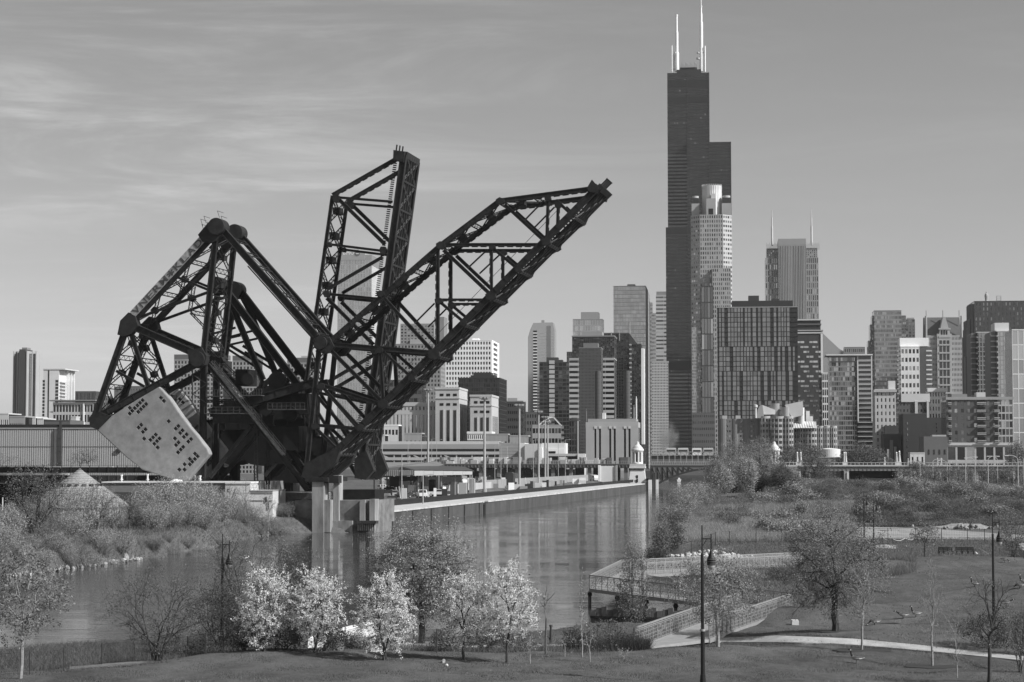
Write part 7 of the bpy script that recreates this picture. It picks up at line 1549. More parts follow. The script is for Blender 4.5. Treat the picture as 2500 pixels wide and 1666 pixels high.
# ------------------------------------------------------------------ rocks
ROCK = mat('pale_limestone', .46, .9, 0, .3, 2.5, .2); ROCKD = mat('dark_rock', .14, .9, 0, .35, 2.0, .2)
def rockmesh(seed, m):
    r = np.random.default_rng(seed); import bmesh
    bm = bmesh.new(); bmesh.ops.create_icosphere(bm, subdivisions=2, radius=1.0)
    dirs = r.normal(size=(9, 3)); dirs /= np.linalg.norm(dirs, axis=1)[:, None]; cut = r.uniform(.55, .9, 9)
    for v in bm.verts:
        c = np.array(v.co)
        for d, k in zip(dirs, cut):
            h = c @ d
            if h > k: c = c - d * (h - k)
        v.co = c
    me = bpy.data.meshes.new('rock'); bm.to_mesh(me); bm.free(); me.materials.append(m); return me
RM = [rockmesh(i, ROCK) for i in range(5)]; RMD = [rockmesh(i + 9, ROCKD) for i in range(4)]; RMG = [rockmesh(i + 20, mat('grey_rock', .26, .9, 0, .35, 2.2, .2)) for i in range(4)]
def rock(me, x, y, z, s, parent=None, name='rock', label=None, cat=None, group=None):
    o = bpy.data.objects.new(name, me); COL.objects.link(o); o.location = (x, y, z); o.rotation_euler = (rnd.uniform(0, 6), rnd.uniform(0, 6), rnd.uniform(0, 6)); o.scale = (s * rnd.uniform(.8, 1.3), s * rnd.uniform(.8, 1.3), s * rnd.uniform(.55, .9))
    if parent: o.parent = parent
    return tag(o, label, cat, group)
rp = thing('rock_pile', 'long pile of pale broken limestone behind the upper boardwalk railing', 'rock pile')
for k in range(240):
    px = rnd.uniform(1625, 1835); py = 1366 - 18 * rnd.random() * max(.12, 1 - abs(px - 1730) / 110); p = hit(px, py); rock(rnd.choice(RM + RMG[:1]), p.x, p.y, p.z + .05 + rnd.random() * .2, rnd.uniform(.12, .3), rp)
rs = thing('shore_rocks', 'line of tumbled pale rocks along the left waterline', 'rock line')
for k in range(290):
    px = rnd.uniform(-10, 345); base = np.interp(px, [0, 100, 320, 350], [1408, 1398, 1369, 1364]); py = base - abs(rnd.gauss(0, 5)); p = gz(px, py, .15); rock(rnd.choice(RM[:2] + RMG + RMD), p.x, p.y, .05 + rnd.random() * .15, rnd.uniform(.1, .3), rs)
for (px, py, s, lab, me) in ((813, 1588, .62, 'large dark boulder with a pale top among the flowering trees', RMD[0]), (1082, 1620, .22, 'squarish pale stone on the lawn left of the fourth flowering tree', RMG[1]), (1090, 1626, .12, 'small flat pale stone beside the squarish one', RM[2]), (307, 1366, .5, 'tilted flat slab on the left waterline', RMG[3]), (2383, 1356, .35, 'pale boulder right of the longer bench', RM[0]), (2492, 1345, .7, 'pale boulder at the right edge behind the low fence', RM[4])):
    p = hit(px, py); rock(me, p.x, p.y, p.z + s * .3, s, None, 'boulder', lab, 'rock')
mound = thing('rubble_heap', 'pale rubble heap on the sandy track at the foot of the hill', 'rubble heap')
p = hit(2360, 1292); mb = MB(); vs = []; fs = []; n_, k_ = 26, 7; r2_ = random.Random(4)
for j in range(k_):
    for i in range(n_):
        a = i * math.tau / n_; q = j / (k_ - 1); vs.append((p.x + 6.2 * (1 - q) * math.cos(a) + r2_.uniform(-.5, .5), p.y + 2 + 3 * (1 - q) * math.sin(a), p.z - .4 + 1.35 * (1 - (1 - q) ** 2) * (.8 + .25 * math.sin(2 * a) * (1 - q)) + r2_.uniform(-.18, .18)))
fs = [(j * n_ + i, j * n_ + (i + 1) % n_, (j + 1) * n_ + (i + 1) % n_, (j + 1) * n_ + i) for j in range(k_ - 1) for i in range(n_)]
mb.add(vs, fs); mb.build('heap', mat('rubble', .24, .95, 0, .35, 2.0, .3), mound)
for k in range(40): rock(rnd.choice(RMG + RMD), p.x + rnd.gauss(0, 4.5), p.y - rnd.uniform(-1, 3), p.z + rnd.uniform(0, .5), rnd.uniform(.12, .4), mound)
# stump and rail by the water, concrete landing
p = hit(1345, 1572); t_ = thing('mooring_post', 'dark weathered post with a long rail by the water', 'post', tuple(p)); mb = MB(); mb.cyl((0, 0, -.2), (.0, 0, 1.05), .10, .07, n=8); mb.cyl((0, 0, 1.05), (0, 0, 1.15), .11, .1, n=8); mb.build('post', BARK, t_); mb = MB(); mb.beam((0, 0, .85), (1.5, .8, .75), .05, .05); mb.build('rail', DARKM, t_); mb = MB(); mb.beam((0, 0, .1), (-.2, 0, .5), .05, .05); mb.build('brace', BARK, t_)
t_ = thing('landing', 'pale concrete landing wall beside the water behind the third flowering tree', 'landing'); a = hit(752, 1583); c_ = hit(915, 1584); mb = MB(); mb.obox((a.x, a.y, a.z - .3), (c_.x - a.x, c_.y - a.y, 0), (0, 1.5, 0), (0, 0, .75)); mb.build('wall', PAVE, t_)
mb = MB(); mb.obox((a.x - .1, a.y - .1, a.z + .45), (c_.x - a.x + .2, c_.y - a.y, 0), (0, 1.8, 0), (0, 0, .1)); mb.build('coping', WHITE, t_)
# ------------------------------------------------------------------ trees and shrubs
def skeleton(rs, base, targets, r_tip=.008, expo=.42, straight=.5, jitter=.06):
    """grow forks from base towards all target points; returns segments (p,q,rp,rq) and tip directions"""
    segs = []; tips = []
    def rad(n): return r_tip * n ** expo
    def go(p, T, d, depth):
        n = len(T)
        if n == 1:
            q = T[0]; v = q - p; L_ = np.linalg.norm(v)
            m_ = p + v * .5 + rs.normal(size=3) * L_ * jitter + (d * L_ * .12 if d is not None else 0)
            segs.append((p, m_, rad(1) * 1.3, rad(1))); segs.append((m_, q, rad(1), rad(1) * .6)); tips.append((q, (q - m_) / max(1e-6, np.linalg.norm(q - m_)))); return
        c = T.mean(0); v = c - p; L_ = np.linalg.norm(v)
        ax = rs.normal(size=3); u, s, vt = np.linalg.svd(T - c, full_matrices=False) if n < 400 else (None, None, None)
        ax = vt[0] if vt is not None else ax
        ax = ax + rs.normal(size=3) * .25
        k = (T - c) @ ax; med = np.quantile(k, rs.uniform(.38, .62)); A = T[k <= med]; B = T[k > med]
        if len(A) == 0 or len(B) == 0: A, B = T[:n // 2], T[n // 2:]
        f = rs.uniform(.25, .45) if depth > 1 else .3
        dd = v / max(L_, 1e-6); 
        if d is not None: dd = dd * (1 - straight * .6) + d * straight * .6; dd /= np.linalg.norm(dd)
        q = p + dd * L_ * f + rs.normal(size=3) * L_ * jitter * .5
        segs.append((p, q, rad(n), (rad(len(A)) + rad(len(B))) * .62))
        go(q, A, dd, depth + 1); go(q, B, dd, depth + 1)
    go(np.array(base, float), np.array(targets, float), None, 0)
    return segs, tips
def tubes(segs, n=4):
    P = np.array([s[0] for s in segs]); Q = np.array([s[1] for s in segs]); rp = np.array([s[2] for s in segs]); rq = np.array([s[3] for s in segs])
    d = Q - P; d /= np.maximum(np.linalg.norm(d, axis=1, keepdims=True), 1e-6)
    a = np.cross(d, np.array([.13, .27, .95])); a /= np.maximum(np.linalg.norm(a, axis=1, keepdims=True), 1e-6); b = np.cross(d, a)
    t = np.arange(n) * 2 * np.pi / n; c, s = np.cos(t), np.sin(t)
    ring = c[None, :, None] * a[:, None, :] + s[None, :, None] * b[:, None, :]
    V = np.concatenate([P[:, None] + ring * rp[:, None, None], (Q + d * rq[:, None] * .3)[:, None] + ring * rq[:, None, None]], 1)
    i = np.arange(n); Fq = np.stack([i, (i + 1) % n, (i + 1) % n + n, i + n], -1)
    Fa = (Fq[None] + (np.arange(len(P)) * 2 * n)[:, None, None]).reshape(-1, 4)
    return V.reshape(-1, 3), Fa
def leaves(rs, C, n_per, spread, size, flat=0.0, D_=None, along=0.0):
    """small diamond leaves in clumps round points C"""
    C = np.repeat(C, n_per, 0); m = len(C)
    off = rs.normal(size=(m, 3)) * spread; off[:, 2] *= (1 - flat * .6)
    if D_ is not None: off += np.repeat(D_, n_per, 0) * rs.uniform(-1, .4, (m, 1)) * along
    c = C + off; nrm = rs.normal(size=(m, 3)); nrm[:, 2] += flat * 2.0; nrm /= np.linalg.norm(nrm, axis=1)[:, None]
    a = np.cross(nrm, rs.normal(size=(m, 3))); a /= np.linalg.norm(a, axis=1)[:, None]; b = np.cross(nrm, a)
    s = size * rs.uniform(.6, 1.3, (m, 1))
    V = np.stack([c - a * s, c - b * s * .55, c + a * s, c + b * s * .55], 1).reshape(-1, 3)
    return V, np.arange(m * 4).reshape(-1, 4)
def crown_pts(rs, n, c, r, shape='ball', shell=.5, low=None):
    out = []
    while len(out) < n:
        v = rs.uniform(-1, 1, 3); q = np.linalg.norm(v)
        if q > 1 or q < 1e-3: continue
        if rs.random() > (q ** 1.2) * (1 - shell) + shell * (q > .45): continue
        if shape == 'egg': w = 1 - .35 * max(0, v[2]) - (.25 * max(0, -v[2] - .3)); v = np.array([v[0] * w, v[1] * w, v[2]])
        if shape == 'vase': w = .45 + .55 * (v[2] + 1) / 2; v = np.array([v[0] * w, v[1] * w, v[2]])
        if shape == 'layer': v[2] = round(v[2] * 4) / 4 + rs.normal() * .05
        if shape == 'cone': w = 1.0 - .75 * (v[2] + 1) / 2; v = np.array([v[0] * w, v[1] * w, v[2]])
        ph = r[0] * 7.3 + c[2]; lump = 1 + .26 * math.sin(6 * v[0] + 3 * v[2] + ph) * math.cos(5 * v[1] - 3 * v[2] + ph * .6) + rs.exponential(.05)
        out.append(np.array(c) + v * np.array(r) * lump)
    return np.array(out)
TREE_CACHE = {}
def tree(label, px, D, h, rad, name='tree', cat='tree', group=None, seed=1, trunk=.35, n=220, shape='egg', bark=BARK, leaf=LEAF, lper=12, lsize=.06, lspread=.13, r_tip=.006, bloom=None, bper=0, bsize=.05, multi=1,
         lean=0.0, cache=None, flat=0.0, expo=.45, sx=1.0, along=.1, shell=.5, dz=0, ry=.85, kids=('trunk', 'foliage', 'blossom'), py=None, leaf2=None):
    p = at(px, 1125, D); z0 = tz(p.x, p.y) + dz
    if py is not None: q = hit(px, py); p = q; z0 = q.z + dz
    if cache and cache in TREE_CACHE:
        src, sh, sr = TREE_CACHE[cache]; t_ = copy_tree(src); t_.location = (p.x, p.y, z0 - .05); t_.rotation_euler = (0, 0, rnd.uniform(0, 6.28)); t_.scale = (rad / sr, rad / sr, h / sh)
        tag(t_, label, cat, group); return t_
    rs = np.random.default_rng(seed); t_ = thing(name, label, cat, (p.x, p.y, z0 - .05), 0, group)
    th = h * trunk; T = crown_pts(rs, n, (lean, 0, th + (h - th) / 2), (rad * sx, rad * ry, (h - th) / 2), shape, shell)
    segs, tips = [], []
    if multi == 1:
        top = np.array([lean * .3 + .02 * h * rs.normal() * .5, 0, th * .85]); r0 = r_tip * n ** expo
        m_ = top * .5 + np.array([rs.normal() * .006 * h, 0, 0]); segs += [(np.zeros(3), m_, r0 * 1.25, r0 * 1.05), (m_, top, r0 * 1.05, r0)]
        s_, tp_ = skeleton(rs, top, T, r_tip, expo); segs += s_; tips += tp_
    else:
        ang = np.arctan2(T[:, 1], T[:, 0]); od = np.argsort(ang + rs.normal(size=n) * .3)
        for k in range(multi):
            G = T[od[k * n // multi:(k + 1) * n // multi]]; b0 = np.array([math.cos(k * 2.4) * .06 * rad, math.sin(k * 2.4) * .06 * rad, 0]); c = G.mean(0)
            mid_ = b0 + (c - b0) * .22 + np.array([0, 0, h * .06]); r0 = r_tip * len(G) ** expo
            segs.append((b0, mid_, r0 * 1.2, r0)); s_, tp_ = skeleton(rs, mid_, G, r_tip, expo); segs += s_; tips += tp_
    big = [s for s in segs if s[2] > r_tip * 3]; sm = [s for s in segs if s[2] <= r_tip * 3]
    V1, F1 = tubes(big, 7) if big else (np.zeros((0, 3)), np.zeros((0, 4), int)); V2, F2 = tubes(sm, 3) if sm else (np.zeros((0, 3)), np.zeros((0, 4), int))
    me = mesh_arrays('trunk', np.concatenate([V1, V2]), [f for f in (F1, F2 + len(V1)) if len(f)], bark, None, False); link('trunk', me, t_)
    C = np.array([q for q, d in tips]); Dd = np.array([d for q, d in tips])
    if lper: V, Fl = leaves(rs, C, lper, lspread, lsize, flat, Dd, along); 
    if lper: link('foliage', mesh_arrays('foliage', V, [Fl], leaf), t_)
    if bper:
        zc = (C[:, 2] - th) / (h - th); keep = rs.random(len(C)) < .78
        V, Fl = leaves(rs, C[keep], bper, bsize * 1.25, bsize, 0, Dd[keep], along * 1.6); link('blossom', mesh_arrays('blossom', V, [Fl], bloom), t_)
    if cache: TREE_CACHE[cache] = (t_, h, rad)
    return t_
EG = 'white flowering trees along the near bank'
FT = dict(name='flowering_tree', group=EG, n=430, shape='egg', leaf=LEAFD, lper=7, lsize=.045, lspread=.10, r_tip=.005, bloom=BLOOM, bper=44, bsize=.04, multi=4, trunk=.12, along=.34, shell=.3)
tree('leftmost white flowering tree, beside the park lamp', 648, 108, 4.6, 1.62, seed=21, **FT); tree('second white flowering tree from the left, with a rounded crown', 772, 108, 4.5, 1.62, seed=22, **FT)
FT1 = dict(FT); FT1.update(multi=3, trunk=.12); tree('third white flowering tree, standing alone against the water', 940, 105, 4.7, 1.7, seed=23, **FT1)
FT2 = dict(FT); FT2.update(multi=1, trunk=.22, n=380); tree('fourth white flowering tree, with an open crown and thin dark trunk', 1135, 106, 4.7, 1.55, seed=24, **FT2); tree('rightmost and tallest white flowering tree', 1238, 105, 5.2, 1.65, seed=25, **FT2)
tree('round young tree with upright leaves at the far left of the lawn', 57, 97.5, 6.3, 2.3, seed=31, trunk=.30, n=420, lper=13, lsize=.065, lspread=.10, along=.35, bark=BARKP, leaf=leafmat('grey_leaf', .21), shape='egg', expo=.43)
tree('low spreading many stemmed tree left of the park lamp', 390, 104, 4.7, 3.5, seed=32, trunk=.10, n=460, multi=5, shape='vase', lper=14, lsize=.045, lspread=.12, leaf=leafmat('dull_leaf', .14), r_tip=.007)
tree('large wispy tree rising behind the leftmost flowering tree', 628, 122, 7.2, 4.0, seed=33, trunk=.08, n=800, multi=6, shape='vase', lper=14, lsize=.045, lspread=.14, leaf=leafmat('dull_leaf2', .17), r_tip=.008, bark=BARKM)
tree('dark leafy shrub tree around the foot of the left park lamp', 540, 117, 4.6, 1.9, seed=34, trunk=.1, n=420, multi=5, shape='egg', lper=16, lsize=.05, lspread=.16, leaf=LEAFD, name='shrub', cat='shrub')
tree('big feathery tree with layered branches in the middle of the near bank', 1030, 127, 7.5, 3.1, seed=35, trunk=.22, n=1300, shape='layer', lper=34, lsize=.06, lspread=.22, flat=.6, leaf=leafmat('feather_leaf', .30), r_tip=.0075, shell=.25)
tree('broad dense tree on the right beside the boardwalk end', 2036, 121, 7.0, 3.0, seed=36, trunk=.17, n=1200, shape='layer', lper=24, lsize=.05, lspread=.20, flat=.6, leaf=leafmat('feather_leaf2', .23), r_tip=.008, shell=.25)
tree('light leafy young tree with a pale trunk in front of the boardwalk', 1750, 112, 5.1, 2.4, seed=37, trunk=.30, n=420, shape='layer', lper=26, lsize=.05, lspread=.15, flat=.5, leaf=leafmat('feather_leaf3', .26), bark=BARKP, shell=.3)
tree('narrow leafy tree growing up through the boardwalk', 1546, 148, 7.8, 1.3, seed=38, trunk=.12, n=420, shape='egg', multi=3, lper=12, lsize=.06, lspread=.16, leaf=leafmat('narrow_leaf', .20), ry=1)
SG = dict(n=70, lper=3, lsize=.035, lspread=.06, bark=BARKP, leaf=LEAF, r_tip=.0042, expo=.48)
tree('thin pale sapling just left of the second slender tree, right of the dense tree', 2099, 114, 5.3, 1.3, seed=41, trunk=.3, shape='vase', name='sapling', **{**SG, 'n': 260}); tree('slender bare tree with a pale trunk in the middle of the right lawn', 2270, 107, 6.0, 1.2, seed=42, trunk=.22, shape='cone', name='sapling', **{**SG, 'n': 260})
tree('bare branching tree with a dark trunk near the bottom right corner', 2408, 95, 5.2, 1.55, seed=43, trunk=.30, shape='vase', bark=BARK, n=210, lper=3, lsize=.04, lspread=.05, r_tip=.008)
tree('small bare sapling left of the dark branching tree', 2330, 97, 3.4, .8, seed=44, trunk=.15, shape='vase', name='sapling', **SG)
tree('bare shrub at the bottom right corner', 2485, 99, 3.6, 1.4, seed=45, trunk=.08, shape='vase', multi=5, n=160, lper=3, lsize=.04, lspread=.05, bark=BARKM, name='shrub', cat='shrub')
tree('dark shrub below the right park lamp', 2410, 116, 2.1, 1.9, seed=46, trunk=.08, multi=6, n=260, lper=12, lsize=.05, lspread=.12, leaf=LEAFD, name='shrub', cat='shrub')
tree('dark spreading shrub at the right edge beside the path', 2490, 112, 2.4, 1.6, seed=47, trunk=.08, multi=6, n=220, lper=10, lsize=.05, lspread=.12, leaf=LEAFD, name='shrub', cat='shrub')
YG = dict(name='sapling', bark=BARKP, leaf=LEAFP, r_tip=.006, expo=.5)
tree('small pale sapling with a tuft right of the flowering trees', 1294, 104, 1.35, .35, seed=51, trunk=.5, n=26, lper=6, lsize=.04, lspread=.05, **YG); tree('dead thin tree with a curled top standing against the water', 1332, 109, 4.2, .55, seed=52, trunk=.55, n=9, lper=0, **{**YG, 'r_tip': .018, 'bark': BARKM})
tree('pale forked sapling in front of the boardwalk reeds', 1378, 107, 1.5, .5, seed=53, trunk=.4, n=16, lper=3, lsize=.04, lspread=.04, **YG); tree('tall thin whip sapling beside the water', 1420, 107, 4.4, .35, seed=54, trunk=.2, n=40, lper=4, lsize=.05, lspread=.05, shape='cone', **YG)
tree('pale sapling right of the tall whip', 1439, 105, 1.9, .45, seed=55, trunk=.35, n=22, lper=3, lsize=.04, lspread=.04, **YG); tree('tiny leafy seedling on the open lawn', 1521, 107, .75, .45, seed=56, trunk=.1, n=24, lper=3, lsize=.035, lspread=.03, multi=3, **YG)
tree('small leafy tree at the crest of the mound left of the benches', 2255, 195, 3.3, 1.5, seed=57, trunk=.3, n=170, lper=9, lsize=.07, lspread=.12, leaf=LEAF); tree('bushy tree at the right edge behind the mound', 2472, 200, 4.6, 1.9, seed=58, trunk=.12, n=300, multi=4, shape='vase', lper=8, lsize=.07, lspread=.14, leaf=leafmat('dull_leaf2', .12), bark=BARKM)
tree('small bare shrub behind the left bench', 2320, 205, 1.6, 1.0, seed=59, trunk=.1, multi=4, n=70, lper=3, lsize=.05, lspread=.06, bark=BARKP, name='shrub', cat='shrub'); tree('leafless white stemmed shrub behind the right bench', 2415, 200, 2.2, 1.2, seed=60, trunk=.1, multi=4, n=50, lper=1, lsize=.05, lspread=.06, bark=BARKP, name='shrub', cat='shrub')
# shrubs under the flowering trees and around
SH_ = dict(name='shrub', cat='shrub', trunk=.06, multi=5, n=150, shape='egg', lper=13, lsize=.05, lspread=.12)
for i, (px, D, h, r_, lf, lab) in enumerate(((600, 110, 1.5, 1.2, LEAFD, 'dark shrub left of the first flowering tree'), (700, 109, 1.5, 1.3, LEAFD, 'dark shrub between the first two flowering trees'), (820, 109, 1.3, .9, LEAFD, 'dark shrub right of the second flowering tree'), (1090, 112, 1.3, .9, LEAF, 'shrub left of the fourth flowering tree'), (1185, 113, 1.5, 1.3, LEAFD, 'shrub between the two right flowering trees'),
                                             (1265, 114, 1.5, 1.1, LEAF, 'shrub right of the tallest flowering tree'), (1480, 113, 1.9, 1.5, leafmat('dull_leaf2', .12), 'tall reedy shrub left of the boardwalk foot'), (1410, 114, 1.6, .9, LEAFD, 'low shrub left of the reedy shrub'), (500, 113, 1.3, 1.1, LEAFD, 'dark bramble left of the lamp foot'), (870, 112, .9, .8, LEAF, 'low shrub left of the third flowering tree'), (1960, 140, 1.5, 1.8, LEAF, 'shrub at the foot of the boardwalk turn'), (1900, 180, 1.3, 1.6, LEAFD, 'dark shrub between the boardwalk flights'), (1465, 168, 1.6, .8, LEAFD, 'dark shrub at the outer boardwalk corner'), (1830, 160, 1.2, 1.5, LEAF, 'shrub behind the middle boardwalk flight'))):
    tree(lab, px, D, h, r_, seed=70 + i, leaf=lf, **{**SH_, 'n': 170 if D < 120 else 110})
# scrub on the left bank
LB = 'spring scrub along the left bank'
tree('large dark branched tree near the left edge of the far bank', 88, 240, 9.6, 5.0, seed=101, trunk=.10, n=900, multi=5, shape='vase', lper=5, lsize=.09, lspread=.25, leaf=leafmat('bank_leaf', .19), bark=BARK, r_tip=.011)
BARKT = mat('pale_twigs', .17, .9, 0, .35, 9.0); rl = random.Random(12); k = 0
for (px, D, h, r_, kind) in [(20, 236, 4.5, 3.0, 0), (150, 250, 6.8, 3.6, 1), (55, 262, 4.5, 3.5, 1), (200, 256, 6.0, 3.4, 0), (240, 262, 6.6, 3.4, 1), (275, 268, 4.6, 2.6, 0), (175, 245, 3.2, 2.4, 0), (120, 238, 3.0, 2.5, 1), (330, 276, 4.0, 2.2, 0), (360, 276, 6.0, 3.2, 0), (400, 280, 6.4, 3.6, 0), (440, 284, 6.6, 3.8, 0), (480, 288, 6.2, 3.6, 0), (515, 292, 5.8, 3.4, 0), (380, 270, 3.6, 2.6, 0), (425, 276, 3.6, 2.8, 0), (465, 281, 3.6, 2.8, 0), (505, 286, 3.6, 2.6, 0), (545, 306, 4.4, 2.6, 0), (575, 316, 3.8, 2.6, 1), (605, 319, 3.4, 2.2, 1), (640, 322, 3.0, 2.2, 1), (670, 329, 2.8, 2.4, 1), (705, 338, 2.8, 2.2, 1), (735, 344, 3.0, 1.6, 1), (5, 258, 3.4, 3.0, 1), (95, 268, 4.6, 3.0, 1), (560, 322, 3.2, 2.6, 0), (590, 325, 2.6, 2.4, 0), (622, 327, 2.6, 2.4, 1), (655, 330, 2.2, 2.2, 0), (690, 338, 2.2, 2.2, 0), (715, 340, 2.6, 2.4, 1), (735, 345, 2.4, 2.0, 0), (752, 348, 3.4, 1.6, 1), (700, 332, 1.8, 1.8, 0), (300, 272, 3.0, 2.0, 1)]:
    cch = ['bank_a', 'bank_b', 'bank_c', 'bank_d'][(k % 2) + 2 * kind]; k += 1
    kw = dict(n=560, lper=9, lsize=.075, lspread=.30, leaf=leafmat('bank_leaf2', .34)) if kind == 0 else dict(n=620, lper=4, lsize=.065, lspread=.28, leaf=leafmat('bank_leaf', .27))
    tree('grey green spring scrub growing thickly along the left bank', px, D, h, r_, name='shrub', cat='shrub', group=LB, seed=110 + k, trunk=.06, multi=7, shape='vase', shell=.2, bark=BARKT, cache=cch, r_tip=.012, **kw)
for k2 in range(34):
    px = rl.uniform(-20, 560); py = float(np.interp(px, [0, 100, 320, 540, 700], [1400, 1392, 1364, 1332, 1300])) - rl.uniform(0, 9); p = gz(px, py, .4)
    tree('low waterside scrub at the foot of the left bank thicket', px, p.y, rl.uniform(1.4, 3.2), rl.uniform(1.3, 2.4), name='shrub', cat='shrub', group='low waterside scrub on the left bank', seed=300, cache=['bank_a', 'bank_b', 'bank_c', 'bank_d'][k2 % 4])
for i, (px, D, h, r_) in enumerate(((318, 268, 5.4, 1.6), (598, 320, 7.0, 2.4), (655, 324, 7.8, 2.2), (820, 346, 5.0, 1.8), (566, 318, 5.6, 1.8))):
    tree(['thin dark leaning tree at the left waterline', 'bare pale tree in front of the pale annex, left one', 'bare pale tree in front of the pale annex, right one', 'bare shrub tangled against the river pier', 'bare thin tree at the garage corner'][i], px, D, h, r_, seed=150 + i, trunk=.18, n=150, lper=2, lsize=.07, lspread=.1, shape='vase', bark=[BARK, BARKP, BARKP, BARKP, BARKM][i], r_tip=.014)
for i, (px, D) in enumerate(((195, 395), (214, 396), (5, 395), (95, 396))): tree(['bare bush on the railway embankment above the dome peak, left', 'dark bush on the railway embankment above the dome peak, right', 'bare bush on the embankment at the left edge', 'small bush on the embankment left of the dome'][i], px, D, [6.5, 6.8, 6, 3.4][i] , 2.4, seed=160 + i, trunk=.5, n=120, lper=4, lsize=.09, lspread=.2, dz=zat(1150, 395) - 3.2 - 2, bark=BARKM, name='shrub', cat='shrub')
# right bank trees and brush
RG = 'leafy trees on the right bank before the arch bridge'
for i, (px, D, h, r_, lf) in enumerate(((1790, 470, 13.0, 4.0, .20), (1842, 450, 14.0, 5.2, .20), (1865, 480, 12.5, 4.2, .19), (1750, 455, 9.5, 3.2, .18), (1880, 440, 8.5, 3.6, .17), (1762, 400, 6.5, 2.4, .26), (1822, 390, 9.0, 2.8, .24), (1800, 420, 7.5, 3.0, .2), (1912, 400, 6.0, 3.0, .10), (1780, 410, 4.5, 3.6, .06), (1850, 405, 4.0, 3.6, .06), (1900, 410, 3.4, 3.0, .06))):
    lab = ['tree with a pointed crown left of the right bridge tower', 'largest tree in front of the right bridge tower', 'tree hiding the foot of the right bridge tower', 'leftmost tree of the clump before the arch', 'tree below the timber piles', 'pale upright young tree at the left front of the clump', 'pale tall young tree in the middle front of the clump', 'mid height tree behind the two pale ones', 'dark shrub right of the clump', 'dark low thicket under the left of the clump', 'dark low thicket under the middle of the clump', 'dark low thicket under the right of the clump'][i]
    tree(lab, px, D, h * .84, r_, seed=180 + i, trunk=.06, multi=4, n=520, lper=15, lsize=.11, lspread=.34, leaf=leafmat('rb_leaf_%d' % int(lf * 100), lf * 1.45), r_tip=.018, name='tree' if i < 8 else 'shrub', cat='tree' if i < 8 else 'shrub', group=RG if i < 8 else None, shape=('vase', 'egg', 'egg')[i % 3], shell=.2)
for i, (px, D, h, r_, v) in enumerate(((1672, 330, 5.2, 2.8, .26), (1700, 345, 4.6, 2.6, .24), (1615, 244, 5.2, 1.7, .17), (1640, 252, 4.0, 2.0, .08), (1600, 236, 3.2, 1.5, .06), (1720, 360, 4.2, 2.6, .2), (1655, 300, 3.2, 2.2, .2), (1630, 270, 2.8, 2.0, .12))):
    tree(['pale fan shaped bush at the tip of the right bank', 'second pale bush behind the tip bush', 'upright willow like shrub at the waterline', 'dark shrub behind the waterline shrub', 'darkest low shrub overhanging the water', 'pale bush below the clump of trees', 'low pale bush at the bank edge', 'low brush right of the waterline shrub'][i], px, D, h, r_, seed=210 + i, trunk=.06, multi=6, shape='vase', n=330, lper=10, lsize=.09, lspread=.28, leaf=leafmat('rb2_leaf_%d' % int(v * 100), v * 1.3), bark=BARKP if i < 2 else BARKM, name='shrub', cat='shrub', r_tip=.012)
HB = 'low tangled bushes on the right hillside'
for k2 in range(130):
    px = rl.uniform(1915, 2540); D = rl.uniform(318, 440); kind = rl.random()
    tree('low tangled bush among the brush of the right hillside', px, D, rl.uniform(.9, 2.2), rl.uniform(1.2, 2.8), name='shrub', cat='shrub', group=HB, seed=330 + k2 % 4, trunk=.05, multi=6, n=130, lper=9, lsize=.10, lspread=.3, shape='egg', leaf=leafmat('hill_leaf%d' % (k2 % 4), [.09, .14, .20, .26][k2 % 4]), bark=BARKM, r_tip=.012, cache='hill%d' % (k2 % 4))
for k2 in range(95):
    px = rl.uniform(1600, 1960); D = rl.uniform(262, 410)
    c_ = at(px, 1125, D)
    if sdist(np.array([c_.x]), np.array([c_.y]))[0] < 1.0 or (px > 1660 and px < 1900 and D < 285): continue
    kk = ['hill1', 'hill2', 'hill3', 'bank_c', 'bank_d'][k2 % 5]
    tree('tangled twiggy scrub filling the right bank behind the wire fence', px, D, rl.uniform(1.0, 2.6), rl.uniform(1.2, 2.6), name='shrub', cat='shrub', group='tangled scrub of the right bank', seed=400, cache=kk)
BG_ = 'grey bushes beyond the viaduct'
for i, (px, D, h, r_) in enumerate(((1930, 800, 14, 5.5), (1952, 960, 17, 6), (1985, 960, 17, 7), (2072, 950, 13, 7), (2100, 950, 17, 9), (2128, 950, 16, 9), (2150, 945, 12, 7), (1990, 700, 9.5, 6.5), (2240, 700, 8, 6), (2485, 900, 17, 6), (1300, 900, 8, 5), (1350, 905, 7, 4))):
    tree('hazy leafing tree behind the viaduct' if px > 1800 else 'hazy leafing tree behind the rail yard', px, D, h, r_, seed=230 + i, trunk=.15, n=260, lper=14, lsize=.28, lspread=.8, leaf=leafmat('far_leaf', .15), r_tip=.04, cache='far%d' % (i % 3), group=BG_ if px > 1800 else 'trees behind the rail yard')
for i, (px, D) in enumerate(((2290, 640), (2330, 600), (2360, 620), (2400, 580), (2440, 600), (2470, 560), (2500, 590), (2270, 560), (2420, 640), (2340, 560), (2210, 620))):
    tree('bare twiggy brush along the ramp road', px, D, rl.uniform(4.5, 7.5), rl.uniform(3.5, 5), seed=250 + i, trunk=.06, multi=5, n=260, lper=5, lsize=.14, lspread=.5, shape='vase', leaf=leafmat('bank_leaf', .19), bark=BARKM, r_tip=.018, cache='brush%d' % (i % 2), name='shrub', cat='shrub', group='twiggy brush along the ramp road')
